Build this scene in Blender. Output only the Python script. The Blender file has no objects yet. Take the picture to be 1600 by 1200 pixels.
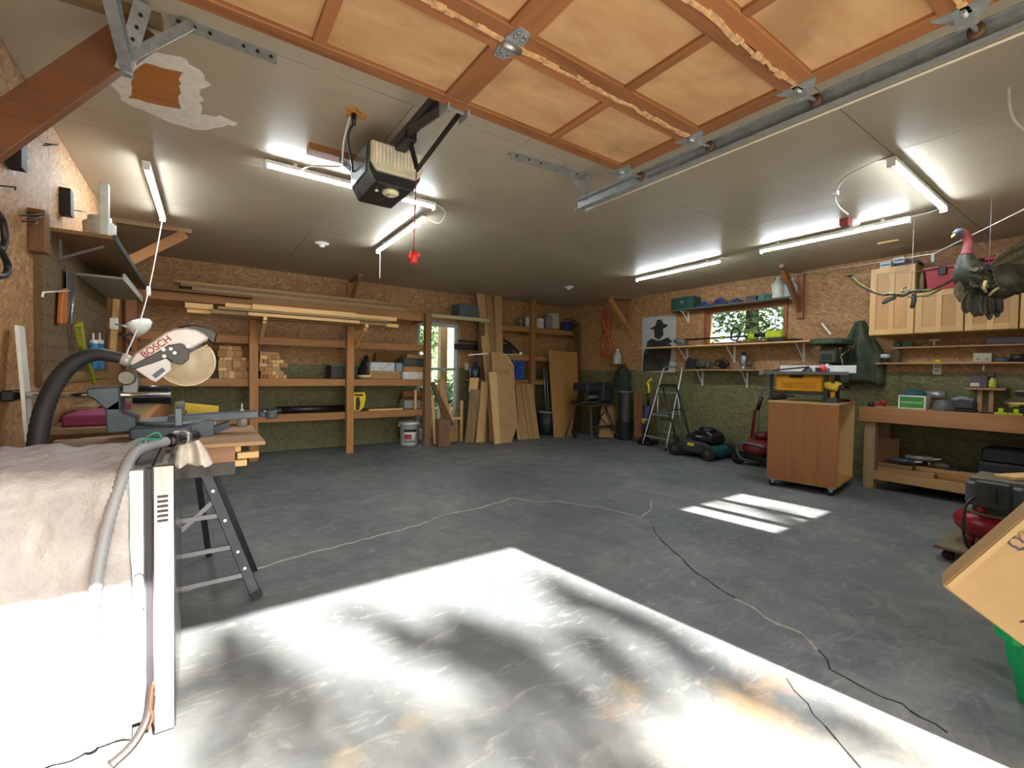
import bpy, bmesh, math, random
from mathutils import Vector as V, Matrix as M
random.seed(7)
sc = bpy.context.scene
COL = sc.collection
PI = math.pi
# ------------------------------------------------------------------ camera
F = 704.8; CH = 1.12
R0 = V((0.82116722, -0.57045778, 0.01619629))
D0 = V((-0.00107068, -0.02992024, -0.99955172))
F0 = V((0.57068665, 0.82078176, -0.0251803))
cd = bpy.data.cameras.new('camera'); cam = bpy.data.objects.new('camera', cd); COL.objects.link(cam)
cd.sensor_fit = 'HORIZONTAL'; cd.sensor_width = 36; cd.lens = F / 1600 * 36; cd.clip_start = .02; cd.clip_end = 200
m3 = M((R0, -D0, -F0)).transposed()
cam.matrix_world = M.Translation((0, 0, CH)) @ m3.to_4x4()
sc.camera = cam
# ------------------------------------------------------------------ world, sun, exposure
w = bpy.data.worlds.new('sky'); sc.world = w; w.use_nodes = True
nt = w.node_tree; nt.nodes.clear()
sky = nt.nodes.new('ShaderNodeTexSky'); sky.sky_type = 'NISHITA'; sky.sun_disc = False
sky.sun_elevation = math.radians(36.5); sky.sun_rotation = math.radians(172); sky.air_density = 1.0; sky.dust_density = 2.0
bg = nt.nodes.new('ShaderNodeBackground'); bg.inputs[1].default_value = 0.30
ow = nt.nodes.new('ShaderNodeOutputWorld')
nt.links.new(sky.outputs[0], bg.inputs[0]); nt.links.new(bg.outputs[0], ow.inputs[0])
SUN = V((.13, -1, .742)).normalized()
ld = bpy.data.lights.new('sun', 'SUN'); ld.energy = 24; ld.angle = math.radians(.7); ld.color = (1, .95, .88)
lo = bpy.data.objects.new('sun', ld); COL.objects.link(lo); lo.rotation_euler = SUN.to_track_quat('Z', 'Y').to_euler(); lo.location = SUN * 30
TUBE_STRENGTH = 50.0
sc.view_settings.view_transform = 'Standard'; sc.view_settings.look = 'None'
sc.view_settings.gamma = 1; sc.view_settings.use_curve_mapping = False
sc.view_settings.exposure = 0.95

# ------------------------------------------------------------------ pixel -> place helpers (1600x1200 frame)
C0 = V((0, 0, CH))
def ray(x, y): return R0 * ((x - 800) / F) + D0 * ((y - 600) / F) + F0
def hit(x, y, ax, val):
    d = ray(x, y); return C0 + d * ((val - C0[ax]) / d[ax])
def G(x, y, z=0.): return hit(x, y, 2, z)
def BY(x, y, Y): return hit(x, y, 1, Y)
def RX(x, y, X): return hit(x, y, 0, X)

# ------------------------------------------------------------------ materials
MATS = {}
def lin(c):
    if isinstance(c, str): c = [int(c[i:i + 2], 16) / 255 for i in (0, 2, 4)]
    return tuple((x / 12.92 if x <= .04045 else ((x + .055) / 1.055) ** 2.4) for x in c) + (1,)
class N:
    def __init__(s, name):
        s.m = bpy.data.materials.new(name); s.m.use_nodes = True; s.t = s.m.node_tree
        s.b = s.t.nodes['Principled BSDF']; s.out = s.t.nodes['Material Output']
    def n(s, typ, **kw):
        o = s.t.nodes.new('ShaderNode' + typ)
        for k, v in kw.items():
            if k.startswith('i_'): o.inputs[k[2:].replace('_', ' ')].default_value = v
            else: setattr(o, k, v)
        return o
    def l(s, a, b): s.t.links.new(a, b)
    def coords(s, scale=(1, 1, 1), rot=(0, 0, 0), kind='Object', loc=(0, 0, 0)):
        if kind == 'World': o = s.n('NewGeometry').outputs['Position']
        else: o = s.n('TexCoord').outputs[kind]
        mp = s.n('Mapping'); mp.inputs['Scale'].default_value = scale; mp.inputs['Rotation'].default_value = rot; mp.inputs['Location'].default_value = loc
        s.l(o, mp.inputs[0]); return mp.outputs[0]
    def noise(s, vec, scale, detail=4, rough=.6, dist=0):
        o = s.n('TexNoise'); o.inputs['Scale'].default_value = scale; o.inputs['Detail'].default_value = detail; o.inputs['Roughness'].default_value = rough; o.inputs['Distortion'].default_value = dist
        if vec is not None: s.l(vec, o.inputs['Vector'])
        return o.outputs['Fac']
    def ramp(s, fac, stops, interp='LINEAR'):
        o = s.n('ValToRGB'); e = o.color_ramp.elements; o.color_ramp.interpolation = interp
        while len(e) < len(stops): e.new(.5)
        for k, (p, c) in enumerate(stops): e[k].position = p; e[k].color = c if len(c) == 4 else tuple(c) + (1,)
        s.l(fac, o.inputs[0]); return o.outputs[0]
    def mix(s, fac, a, b, mode='MIX'):
        o = s.n('MixRGB', blend_type=mode)
        for k, v in ((0, fac), (1, a), (2, b)):
            if hasattr(v, 'is_output'): s.l(v, o.inputs[k])
            else: o.inputs[k].default_value = v
        return o.outputs[0]
    def math(s, op, a, b=0., clamp=False):
        o = s.n('Math', operation=op, use_clamp=clamp)
        for k, v in ((0, a), (1, b)):
            if hasattr(v, 'is_output'): s.l(v, o.inputs[k])
            else: o.inputs[k].default_value = v
        return o.outputs[0]
    def bump(s, h, st=.3, dist=.01):
        o = s.n('Bump'); o.inputs['Strength'].default_value = st; o.inputs['Distance'].default_value = dist
        s.l(h, o.inputs['Height']); s.l(o.outputs[0], s.b.inputs['Normal'])
    def col(s, c):
        if hasattr(c, 'is_output'): s.l(c, s.b.inputs['Base Color'])
        else: s.b.inputs['Base Color'].default_value = c
    def set(s, rough=.5, metal=0., **kw):
        if hasattr(rough, 'is_output'): s.l(rough, s.b.inputs['Roughness'])
        else: s.b.inputs['Roughness'].default_value = rough
        s.b.inputs['Metallic'].default_value = metal
        for k, v in kw.items(): s.b.inputs[k.replace('_', ' ')].default_value = v
        return s.m
def plain(c, rough=.5, metal=0., var=.12, scale=14, bump=0., **kw):
    key = ('p', c, rough, metal, var, scale, bump, tuple(sorted(kw.items())))
    if key in MATS: return MATS[key]
    q = N('paint_' + (c if isinstance(c, str) else 'x')); L = lin(c)
    if var > 0:
        v = q.coords(); f = q.noise(v, scale, 5)
        lo_ = tuple(x * (1 - var * 1.6) for x in L[:3]) + (1,); hi = tuple(min(1, x * (1 + var)) for x in L[:3]) + (1,)
        q.col(q.ramp(f, [(.3, lo_), (.7, hi)]))
        if bump: q.bump(f, bump, .006)
    else: q.col(L)
    MATS[key] = q.set(rough, metal, **kw); return MATS[key]
def wood(c, axis='x', rough=.6, contrast=.25, ring=18):
    key = ('w', c, axis, rough, contrast, ring)
    if key in MATS: return MATS[key]
    q = N('wood_' + c + '_' + axis); L = lin(c)
    k = {'x': (1.2, ring, ring), 'y': (ring, 1.2, ring), 'z': (ring, ring, 1.2)}[axis]
    oi = q.n('ObjectInfo')
    v = q.coords(k)
    add = q.n('VectorMath', operation='ADD'); q.l(v, add.inputs[0])
    sc_ = q.n('VectorMath', operation='SCALE'); q.l(oi.outputs['Random'], sc_.inputs[0]); sc_.inputs['Scale'].default_value = 37; q.l(sc_.outputs[0], add.inputs[1])
    f = q.noise(add.outputs[0], 1.0, 6, .65, .8)
    k2 = tuple(x * 4 if x > 2 else x * 1.5 for x in k); v2 = q.coords(k2); f2 = q.noise(v2, 1.0, 3, .7)
    g = q.math('ADD', q.math('MULTIPLY', f, .7), q.math('MULTIPLY', f2, .3))
    dk = tuple(x * (1 - contrast * (1.3, 1.5, 1.6)[i]) for i, x in enumerate(L[:3])) + (1,); lt = tuple(min(1, x * (1 + contrast * .5)) for x in L[:3]) + (1,)
    base = q.ramp(g, [(.3, dk), (.5, L), (.72, lt)])
    rv = q.math('ADD', q.math('MULTIPLY', oi.outputs['Random'], .3), .84)
    cc = q.n('CombineColor'); [q.l(rv, cc.inputs[i]) for i in range(3)]
    q.col(q.mix(1.0, base, cc.outputs[0], 'MULTIPLY')); q.bump(g, .15, .003)
    MATS[key] = q.set(rough); return MATS[key]
def osb(name, axis, green_z=None):
    q = N(name); ax = {'x': (1, 0, 0), 'y': (0, 1, 0)}[axis]
    # flakes: two layers of stretched, warped cells
    base = q.n('NewGeometry').outputs['Position']
    sep = q.n('SeparateXYZ'); q.l(base, sep.inputs[0])
    u = sep.outputs[0] if axis == 'x' else sep.outputs[1]; z = sep.outputs[2]
    cols = []
    hs = []
    for k, (ang, su, sv, seed) in enumerate(((.5, 22, 64, 0.), (-.75, 26, 70, 5.3), (.05, 18, 56, 11.7))):
        cb = q.n('CombineXYZ'); q.l(u, cb.inputs[0]); q.l(z, cb.inputs[1]); cb.inputs[2].default_value = seed
        nz = q.n('TexNoise'); nz.inputs['Scale'].default_value = 4; q.l(cb.outputs[0], nz.inputs['Vector'])
        mx = q.n('MixRGB', blend_type='ADD'); mx.inputs[0].default_value = .10; q.l(cb.outputs[0], mx.inputs[1]); q.l(nz.outputs['Color'], mx.inputs[2])
        mp = q.n('Mapping'); mp.vector_type = 'TEXTURE'; mp.inputs['Rotation'].default_value = (0, 0, ang); mp.inputs['Scale'].default_value = (1 / su, 1 / sv, 1); q.l(mx.outputs[0], mp.inputs[0])
        vo = q.n('TexVoronoi'); vo.inputs['Scale'].default_value = 1; vo.inputs['Randomness'].default_value = 1; q.l(mp.outputs[0], vo.inputs['Vector'])
        sp = q.n('SeparateColor'); q.l(vo.outputs['Color'], sp.inputs[0]); cols.append(sp.outputs[0]); hs.append(sp.outputs[1])
    f = q.mix(q.math('GREATER_THAN', hs[0], .55), cols[0], q.mix(q.math('GREATER_THAN', hs[1], .5), cols[1], cols[2]))
    big = q.noise(q.coords(kind='World'), 1.3, 3)
    f = q.math('ADD', q.math('MULTIPLY', f, .8), q.math('MULTIPLY', big, .25))
    fine = q.noise(q.coords(kind='World', scale=(1, 1, 1)), 60, 3)
    f = q.math('ADD', f, q.math('MULTIPLY', q.math('SUBTRACT', fine, .5), .25))
    c = q.ramp(f, [(.1, lin('8a6440')), (.34, lin('9a7048')), (.6, lin('a67c50')), (.85, lin('b48b5e')), (1., lin('c29c70'))])
    if green_z:
        edge = q.math('ADD', z, q.math('MULTIPLY', q.math('SUBTRACT', q.noise(q.coords(kind='World'), 9, 3), .5), .07))
        gm = q.math('LESS_THAN', edge, green_z)
        gc = q.ramp(f, [(.1, lin('585836')), (.5, lin('686741')), (.9, lin('787750'))])
        c = q.mix(gm, c, gc)
    q.col(c); q.bump(f, .25, .004)
    return q.set(.62)
# ------------------------------------------------------------------ mesh building
class MB:
    def __init__(s): s.v = []; s.f = []; s.smooth = set()
    def add(s, vs, fs, sm=False):
        k = len(s.v); s.v += [V(p) for p in vs]
        for f in fs:
            if sm: s.smooth.add(len(s.f))
            s.f.append([i + k for i in f])
        return s
    def box(s, a, b):
        (x0, y0, z0), (x1, y1, z1) = [min(p) for p in zip(a, b)], [max(p) for p in zip(a, b)]
        return s.add([(x0, y0, z0), (x1, y0, z0), (x1, y1, z0), (x0, y1, z0), (x0, y0, z1), (x1, y0, z1), (x1, y1, z1), (x0, y1, z1)],
                     [(0, 3, 2, 1), (4, 5, 6, 7), (0, 1, 5, 4), (1, 2, 6, 5), (2, 3, 7, 6), (3, 0, 4, 7)])
    def cbox(s, c, d, rot=None):
        c = V(c); h = V(d) / 2; k = MB().box(-h, h)
        return s.add([c + (rot @ p if rot else p) for p in k.v], k.f)
    def bar(s, p, q, w_, h, up=(0, 0, 1)):
        p = V(p); q = V(q); d = (q - p).normalized(); up = V(up)
        sd = d.cross(up)
        if sd.length < 1e-4: sd = d.cross(V((1, 0, 0)))
        sd.normalize(); u = sd.cross(d).normalized()
        vs = []
        for e in (p, q):
            for a, b in ((-1, -1), (1, -1), (1, 1), (-1, 1)): vs.append(e + sd * (a * w_ / 2) + u * (b * h / 2))
        return s.add(vs, [(0, 1, 2, 3), (7, 6, 5, 4), (0, 4, 5, 1), (1, 5, 6, 2), (2, 6, 7, 3), (3, 7, 4, 0)])
    def tube(s, pts, r, n=8, cap=True, flat=1., up=(0, 0, 1)):
        pts = [V(p) for p in pts]; m = len(pts)
        rs = r if isinstance(r, (list, tuple)) else [r] * m
        t0 = (pts[1] - pts[0]).normalized(); a = t0.cross(V(up))
        if a.length < 1e-3: a = t0.cross(V((1, 0, 0)))
        a.normalize(); vs = []
        for i, p in enumerate(pts):
            t = (pts[min(i + 1, m - 1)] - pts[max(i - 1, 0)]).normalized()
            a = (a - t * a.dot(t)).normalized(); b = t.cross(a)
            for j in range(n):
                th = 2 * PI * j / n; vs.append(p + (a * math.cos(th) + b * math.sin(th) * flat) * rs[i])
        fs = [(i * n + j, i * n + (j + 1) % n, (i + 1) * n + (j + 1) % n, (i + 1) * n + j) for i in range(m - 1) for j in range(n)]
        s.add(vs, fs, True)
        if cap:
            k = len(s.v) - len(vs)
            s.f.append([k + j for j in reversed(range(n))]); s.f.append([k + (m - 1) * n + j for j in range(n)])
        return s
    def cyl(s, p, q, r, r1=None, n=14, cap=True): return s.tube([p, q], [r, r if r1 is None else r1], n, cap)
    def lathe(s, c, prof, n=18, axis='z'):
        c = V(c); vs = []
        for r, h in prof:
            for j in range(n):
                th = 2 * PI * j / n; x, y = r * math.cos(th), r * math.sin(th)
                vs.append(c + V({'z': (x, y, h), 'y': (x, h, y), 'x': (h, x, y)}[axis]))
        m = len(prof)
        flip = axis == 'y'
        fs = [(i * n + j, i * n + (j + 1) % n, (i + 1) * n + (j + 1) % n, (i + 1) * n + j) for i in range(m - 1) for j in range(n)]
        s.add(vs, [f[::-1] for f in fs] if flip else fs, True); k = len(s.v) - len(vs)
        s.f.append([k + j for j in reversed(range(n))]); s.f.append([k + (m - 1) * n + j for j in range(n)])
        return s
    def ell(s, c, r, n=14, m=8, rot=None):
        c = V(c); r = V((r, r, r)) if isinstance(r, (int, float)) else V(r); vs = []
        for i in range(m + 1):
            ph = PI * i / m
            for j in range(n):
                th = 2 * PI * j / n
                p = V((r.x * math.sin(ph) * math.cos(th), r.y * math.sin(ph) * math.sin(th), -r.z * math.cos(ph)))
                vs.append(c + (rot @ p if rot else p))
        return s.add(vs, [(i * n + j, i * n + (j + 1) % n, (i + 1) * n + (j + 1) % n, (i + 1) * n + j) for i in range(m) for j in range(n)], True)
    def prism(s, poly, plane, lo_, hi):
        def P(a, b, h): return {'xy': (a, b, h), 'xz': (a, h, b), 'yz': (h, a, b)}[plane]
        n = len(poly); vs = [P(a, b, lo_) for a, b in poly] + [P(a, b, hi) for a, b in poly]
        return s.add(vs, [list(range(n))[::-1], list(range(n, 2 * n))] + [(i, (i + 1) % n, n + (i + 1) % n, n + i) for i in range(n)])
    def grid(s, fn, nu, nv, th=0.):
        vs = [V(fn(i / nu, j / nv)) for j in range(nv + 1) for i in range(nu + 1)]
        fs = [(j * (nu + 1) + i, j * (nu + 1) + i + 1, (j + 1) * (nu + 1) + i + 1, (j + 1) * (nu + 1) + i) for j in range(nv) for i in range(nu)]
        return s.add(vs, fs, True)
    def xf(s, mat): s.v = [mat @ p for p in s.v]; return s
    def mesh(s, name, off=V((0, 0, 0)), bevel=0., solid=0.):
        me = bpy.data.meshes.new(name); me.from_pydata([p - off for p in s.v], [], s.f)
        bm = bmesh.new(); bm.from_mesh(me)
        for i, f in enumerate(bm.faces): f.smooth = i in s.smooth
        bmesh.ops.recalc_face_normals(bm, faces=bm.faces)
        if solid:
            bmesh.ops.solidify(bm, geom=bm.faces[:], thickness=solid)
        if bevel:
            es = [e for e in bm.edges if len(e.link_faces) == 2 and e.calc_face_angle(0) > .6]
            bmesh.ops.bevel(bm, geom=es, offset=bevel, segments=1, affect='EDGES', profile=.5, clamp_overlap=True)
        bm.to_mesh(me); bm.free(); me.update(); return me
def tagset(o, label=None, cat=None, group=None, kind=None):
    for k, v in (('label', label), ('category', cat), ('group', group), ('kind', kind)):
        if v: o[k] = v
    return o
def link(name, me, mat, parent=None, loc=(0, 0, 0)):
    o = bpy.data.objects.new(name, me); COL.objects.link(o); o.location = loc
    if mat is not None and not me.materials: me.materials.append(mat)
    if parent: o.parent = parent
    return o
class T:
    """a thing: an Empty at its base that parents its parts; world=True means parts are given in world coordinates"""
    def __init__(s, name, label, cat, loc, rz=0., group=None, local=False, rot=None, kind=None):
        s.o = bpy.data.objects.new(name, None); COL.objects.link(s.o); s.o.empty_display_size = .05
        s.o.location = loc; s.o.rotation_euler = rot if rot else (0, 0, rz); s.off = V((0, 0, 0)) if local else V(loc)
        tagset(s.o, label, cat, group, kind)
    def p(s, name, mb, mat, bevel=0., parent=None, label=None, solid=0., kind=None):
        o = link(name, mb.mesh(name, s.off, bevel, solid), mat, parent or s.o)
        if label: o['label'] = label
        if kind: o['kind'] = kind
        return o
def one(name, label, cat, mb, mat, bevel=0., group=None, solid=0., kind=None):
    lo_ = V([min(p[i] for p in mb.v) for i in range(3)]); hi = V([max(p[i] for p in mb.v) for i in range(3)])
    off = V(((lo_.x + hi.x) / 2, (lo_.y + hi.y) / 2, lo_.z))
    o = link(name, mb.mesh(name, off, bevel, solid), mat, None, off); return tagset(o, label, cat, group, kind)
def struct(name, mb, mat, bevel=0.):
    o = link(name, mb.mesh(name), mat); o['kind'] = 'structure'; return o
def copy_tree(o, parent=None):
    c = o.copy(); COL.objects.link(c); c.parent = parent
    for ch in list(o.children): copy_tree(ch, c)
    return c
def rects(r, holes):
    """rectangle (u0,v0,u1,v1) minus holes -> list of rectangles"""
    us = sorted({r[0], r[2]} | {h[i] for h in holes for i in (0, 2) if r[0] < h[i] < r[2]})
    vs = sorted({r[1], r[3]} | {h[i] for h in holes for i in (1, 3) if r[1] < h[i] < r[3]})
    out = []
    for a, b in zip(us, us[1:]):
        for c, d in zip(vs, vs[1:]):
            mu, mv = (a + b) / 2, (c + d) / 2
            if not any(h[0] < mu < h[2] and h[1] < mv < h[3] for h in holes): out.append((a, c, b, d))
    return out
def text(body, size, mat, name, parent, mtx, ext=.0006, off=V((0, 0, 0)), bold=False):
    cu = bpy.data.curves.new(name, 'FONT'); cu.body = body; cu.size = size; cu.extrude = ext; cu.align_x = 'CENTER'; cu.align_y = 'CENTER'
    if bold: cu.offset = size * .018
    t = bpy.data.objects.new(name, cu); COL.objects.link(t)
    me = bpy.data.meshes.new_from_object(t.evaluated_get(bpy.context.evaluated_depsgraph_get()))
    COL.objects.unlink(t); bpy.data.objects.remove(t)
    me.transform(mtx); me.transform(M.Translation(-off)); me.materials.clear()
    return link(name, me, mat, parent)
def frame(o, x, y):
    """matrix from origin o and x / y directions (text plane)"""
    x = V(x).normalized(); y = V(y); y = (y - x * y.dot(x)).normalized(); z = x.cross(y)
    m = M((x, y, z)).transposed().to_4x4(); m.translation = V(o); return m
def arc(c, r, a0, a1, n, u=V((1, 0, 0)), v=V((0, 0, 1))):
    return [V(c) + u * (r * math.cos(a0 + (a1 - a0) * i / n)) + v * (r * math.sin(a0 + (a1 - a0) * i / n)) for i in range(n + 1)]
def smoothpts(pts, n=6):
    pts = [V(p) for p in pts]; P = [pts[0]] + pts + [pts[-1]]; out = []
    for i in range(1, len(P) - 2):
        for k in range(n):
            t = k / n; a, b, c, d = P[i - 1], P[i], P[i + 1], P[i + 2]
            out.append(.5 * ((2 * b) + (c - a) * t + (2 * a - 5 * b + 4 * c - d) * t * t + (3 * b - a - 3 * c + d) * t ** 3))
    out.append(pts[-1]); return out
def rnd(a, b): return random.uniform(a, b)

# shared materials
BLACK = plain('1c1c1e', .5, 0, .2); BLACKP = plain('151517', .35, 0, .15); RUBBER = plain('1a1a1a', .8, 0, .2)
STEEL = plain('b4b6b8', .35, .9, .12, 20); GALV = plain('a4a9ad', .45, .5, .15, 26); CHROME = plain('d8d8da', .15, 1., .05)
DARKSTEEL = plain('3a3836', .5, .7, .25, 18); ALU = plain('c9ccce', .3, .9, .08)
WHITE = plain('e6e6e2', .4, 0, .06); WHITEP = plain('dcdcd8', .5, 0, .08); IVORY = plain('d9d3bd', .45, 0, .06); GREY = plain('6b6d6f', .5, 0, .12)
CARD = plain('a97f52', .8, 0, .1, 6); CARD2 = plain('8a6239', .8, 0, .15, 6)
RED = plain('a81f26', .4, 0, .12); REDD = plain('7a1c22', .45, 0, .2); BLUE = plain('1e5fa8', .45, 0, .12); YEL = plain('e8c51c', .45, 0, .1); LIME = plain('b5c81f', .45, 0, .1)
GREEND = plain('1f4a3c', .45, 0, .18); TEAL = plain('18777b', .4, 0, .15); ORANGE = plain('f0a21a', .4, 0, .06)
W2x4 = {a: wood('a5713f', a) for a in 'xyz'}          # framing lumber, reddish
WPALE = {a: wood('d3aa70', a, contrast=.16) for a in 'xyz'}   # fresh pine
WGREY = {a: wood('8a7049', a, contrast=.3) for a in 'xyz'}    # weathered boards
WMAPLE = {a: wood('d2a86c', a, .45, .1, 10) for a in 'xyz'}
WTRIM = {a: wood('a98456', a, contrast=.15) for a in 'xyz'}
PLY = {a: wood('b98a4e', a, .6, .14, 8) for a in 'xyz'}
PLYRED = {a: wood('9c6433', a, .55, .22, 7) for a in 'xyz'}
DOORW = {a: wood('94603a', a, .5, .3) for a in 'xyz'}
WDARK = {a: wood('6b4a2c', a, contrast=.3) for a in 'xyz'}
GLASS = N('window_glass'); GLASS.b.inputs['Transmission Weight'].default_value = 1; GLASS.b.inputs['Roughness'].default_value = 0; GLASS.b.inputs['IOR'].default_value = 1.45; GLASS = GLASS.m
# thin pane glass: reflects at grazing angles, lets light pass
q = N('pane_glass'); fr = q.n('Fresnel'); fr.inputs[0].default_value = 1.45; tr = q.n('BsdfTransparent'); gl = q.n('BsdfGlossy'); gl.inputs['Roughness'].default_value = .02
mx = q.n('MixShader'); q.l(fr.outputs[0], mx.inputs[0]); q.l(tr.outputs[0], mx.inputs[1]); q.l(gl.outputs[0], mx.inputs[2]); q.l(mx.outputs[0], q.out.inputs[0]); PANE = q.m

XL, XR, YB, YF, ZC = -.66, 6.15, 6.85, -.45, 2.44
# ------------------------------------------------------------------ floor
q = N('worn_painted_concrete')
wv = q.coords(kind='World')
n1 = q.noise(wv, .9, 6, .62); n2 = q.noise(wv, 5, 8, .7, .6); n3 = q.noise(q.coords(kind='World', scale=(3, 9, 1), rot=(0, 0, .5)), 1.6, 8, .72, 1.6); n4 = q.noise(wv, 40, 4, .7)
base = q.ramp(n1, [(.3, lin('53585a')), (.5, lin('6b6e6e')), (.72, lin('84847f'))])
base = q.mix(q.math('MULTIPLY', q.math('SUBTRACT', n2, .35, True), 1.6, True), base, lin('50565a'))
wear = q.ramp(n3, [(.54, (0, 0, 0, 1)), (.72, (1, 1, 1, 1))])
base = q.mix(q.math('MULTIPLY', wear, .6), base, lin('a3a098'))
specks = q.ramp(q.noise(wv, 26, 3, .8), [(.72, (0, 0, 0, 1)), (.78, (1, 1, 1, 1))])
base = q.mix(q.math('MULTIPLY', specks, .3), base, lin('b8b5ab'))
sepf = q.n('SeparateXYZ'); q.l(q.n('NewGeometry').outputs['Position'], sepf.inputs[0])
# bare worn concrete by the big door, where cars turn (paint worn off)
dy = q.math('ADD', q.math('MULTIPLY', sepf.outputs[1], 1.0), q.math('MULTIPLY', q.math('SUBTRACT', n2, .5), 2.6))
bare = q.ramp(dy, [(.0, (1, 1, 1, 1)), (.9, (0, 0, 0, 1))]); base = q.mix(q.math('MULTIPLY', bare, .45), base, lin('9b9688'))
def blob(cx, cy, r, colr, amt):
    global base
    d = q.n('VectorMath', operation='DISTANCE'); q.l(q.n('NewGeometry').outputs['Position'], d.inputs[0]); d.inputs[1].default_value = (cx, cy, 0)
    e = q.math('ADD', q.math('DIVIDE', d.outputs['Value'], r), q.math('MULTIPLY', q.math('SUBTRACT', n2, .5), 3.4))
    mk = q.ramp(e, [(.2, (1, 1, 1, 1)), (1.0, (0, 0, 0, 1))]); base = q.mix(q.math('MULTIPLY', mk, amt * .36), base, lin(colr))
for (px, py, r, cc, am) in ((1215, 1060, .13, 'a5682c', .8), (1180, 1100, .16, 'b98a3a', .75), (985, 1078, .07, 'a98a50', .75), (960, 1105, .09, 'a97b35', .6), (1150, 1160, .2, 'c0a050', .6), (640, 1130, .07, '9a8050', .55), (590, 940, .05, '9a8050', .5),
                             (545, 1180, .06, 'a98a50', .6), (680, 850, .06, '85552f', .5), (1235, 845, .07, 'b5b5b0', .6), (1215, 820, .06, 'b5b5b0', .5), (985, 755, .12, '8d949a', .6), (905, 775, .16, '858c90', .5), (720, 735, .25, '868b8e', .5), (530, 760, .18, '80868a', .5), (1160, 925, .18, '7d6a4c', .4)):  # pale blue-grey mid-floor blobs paint in reflections of the back door glass
    g = G(px, py); blob(g.x, g.y, r, cc, am)
q.col(base); q.bump(q.math('ADD', n2, q.math('MULTIPLY', n4, .4)), .12, .004)
CONC = q.set(q.ramp(n2, [(.3, (.42, .42, .42, 1)), (.7, (.68, .68, .68, 1))]))
floor = struct('floor', MB().box((XL - .12, YF - .12, -.12), (XR + .12, YB + .12, 0)), CONC)
DIRT = plain('b5ab96', .9, 0, .25, 30); DARKC = plain('2c2c2a', .95, 0, .2, 30)
def crack(px, wd, mat):
    pts = [G(x, y) for x, y in px]; fine = []
    for a, b in zip(pts, pts[1:]):
        k = max(2, int((b - a).length / .045))
        for i in range(k):
            t = i / k; p = a.lerp(b, t); s_ = (b - a).normalized().cross(V((0, 0, 1))); fine.append(p + s_ * rnd(-.012, .012))
    fine.append(pts[-1]); mb = MB()
    for a, b in zip(fine, fine[1:]): mb.bar(a + V((0, 0, -.0006)), b + V((0, 0, -.0006)), wd * rnd(.5, 1.5), .004)
    o = link('crack', mb.mesh('crack'), mat, floor)
crack([(262, 934), (345, 905), (400, 890), (470, 868), (540, 850), (600, 835), (655, 820), (700, 803), (745, 795), (800, 778)], .011, DIRT)
crack([(800, 778), (840, 785), (870, 783), (915, 790), (960, 797), (1002, 810), (1020, 795), (1018, 783)], .010, DIRT)
crack([(1018, 822), (1040, 850), (1075, 885), (1105, 905), (1150, 935)], .007, DARKC)
crack([(1150, 935), (1180, 952), (1215, 975), (1250, 990), (1275, 1015)], .010, DIRT)
crack([(1275, 1015), (1300, 1045), (1350, 1075), (1410, 1100), (1440, 1120), (1480, 1145)], .007, DARKC)
crack([(1230, 1060), (1262, 1100), (1290, 1135), (1345, 1200)], .005, DARKC)
# ------------------------------------------------------------------ walls with OSB sheets
OSBX = osb('osb_back', 'x', 1.19); OSBY = osb('osb_right', 'y', 1.19); OSBL = osb('osb_left', 'y', None)
STUD = plain('5c4a35', .8)
DOOR = (2.88, 0, 3.66, 1.95); WIN = (2.76, 1.585, 3.85, 2.06)
def wall(name, axis, u0, u1, pos, outward, holes, mat, step=1.22, shift=0., z1=ZC):
    t = .012; a, b = (pos, pos + outward * t), (pos + outward * t, pos + outward * .14)
    def bx(mb, r, ab):
        if axis == 'x': mb.box((r[0], ab[0], r[1]), (r[2], ab[1], r[3]))
        else: mb.box((ab[0], r[0], r[1]), (ab[1], r[2], r[3]))
    mb = MB(); [bx(mb, r, b) for r in rects((u0, 0, u1, z1), holes)]; o = struct(name, mb, STUD)
    u = u0 - shift
    while u < u1:
        r = (max(u, u0) + .0015, .0, min(u + step, u1) - .0015, z1)
        if r[2] - r[0] > .05:
            mb = MB(); [bx(mb, k, a) for k in rects(r, holes)]
            if mb.v: link('osb_sheet', mb.mesh('osb_sheet'), mat, o)
        u += step
    return o
wall('wall_back', 'x', XL - .14, XR + .14, YB, 1, [DOOR], OSBX, shift=.5)
wall('wall_right', 'y', YF - .1, YB, XR, 1, [WIN], OSBY, shift=.3)
wall('wall_left', 'y', YF - .1, YB, XL, -1, [], OSBL, shift=.9)
FD1 = (-.62, 0, 2.05, 2.17); FD2 = (2.95, 0, 5.35, 2.14)
wall('wall_front', 'x', XL - .14, XR + .14, YF, -1, [FD1, FD2], OSBX, shift=.2)
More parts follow.
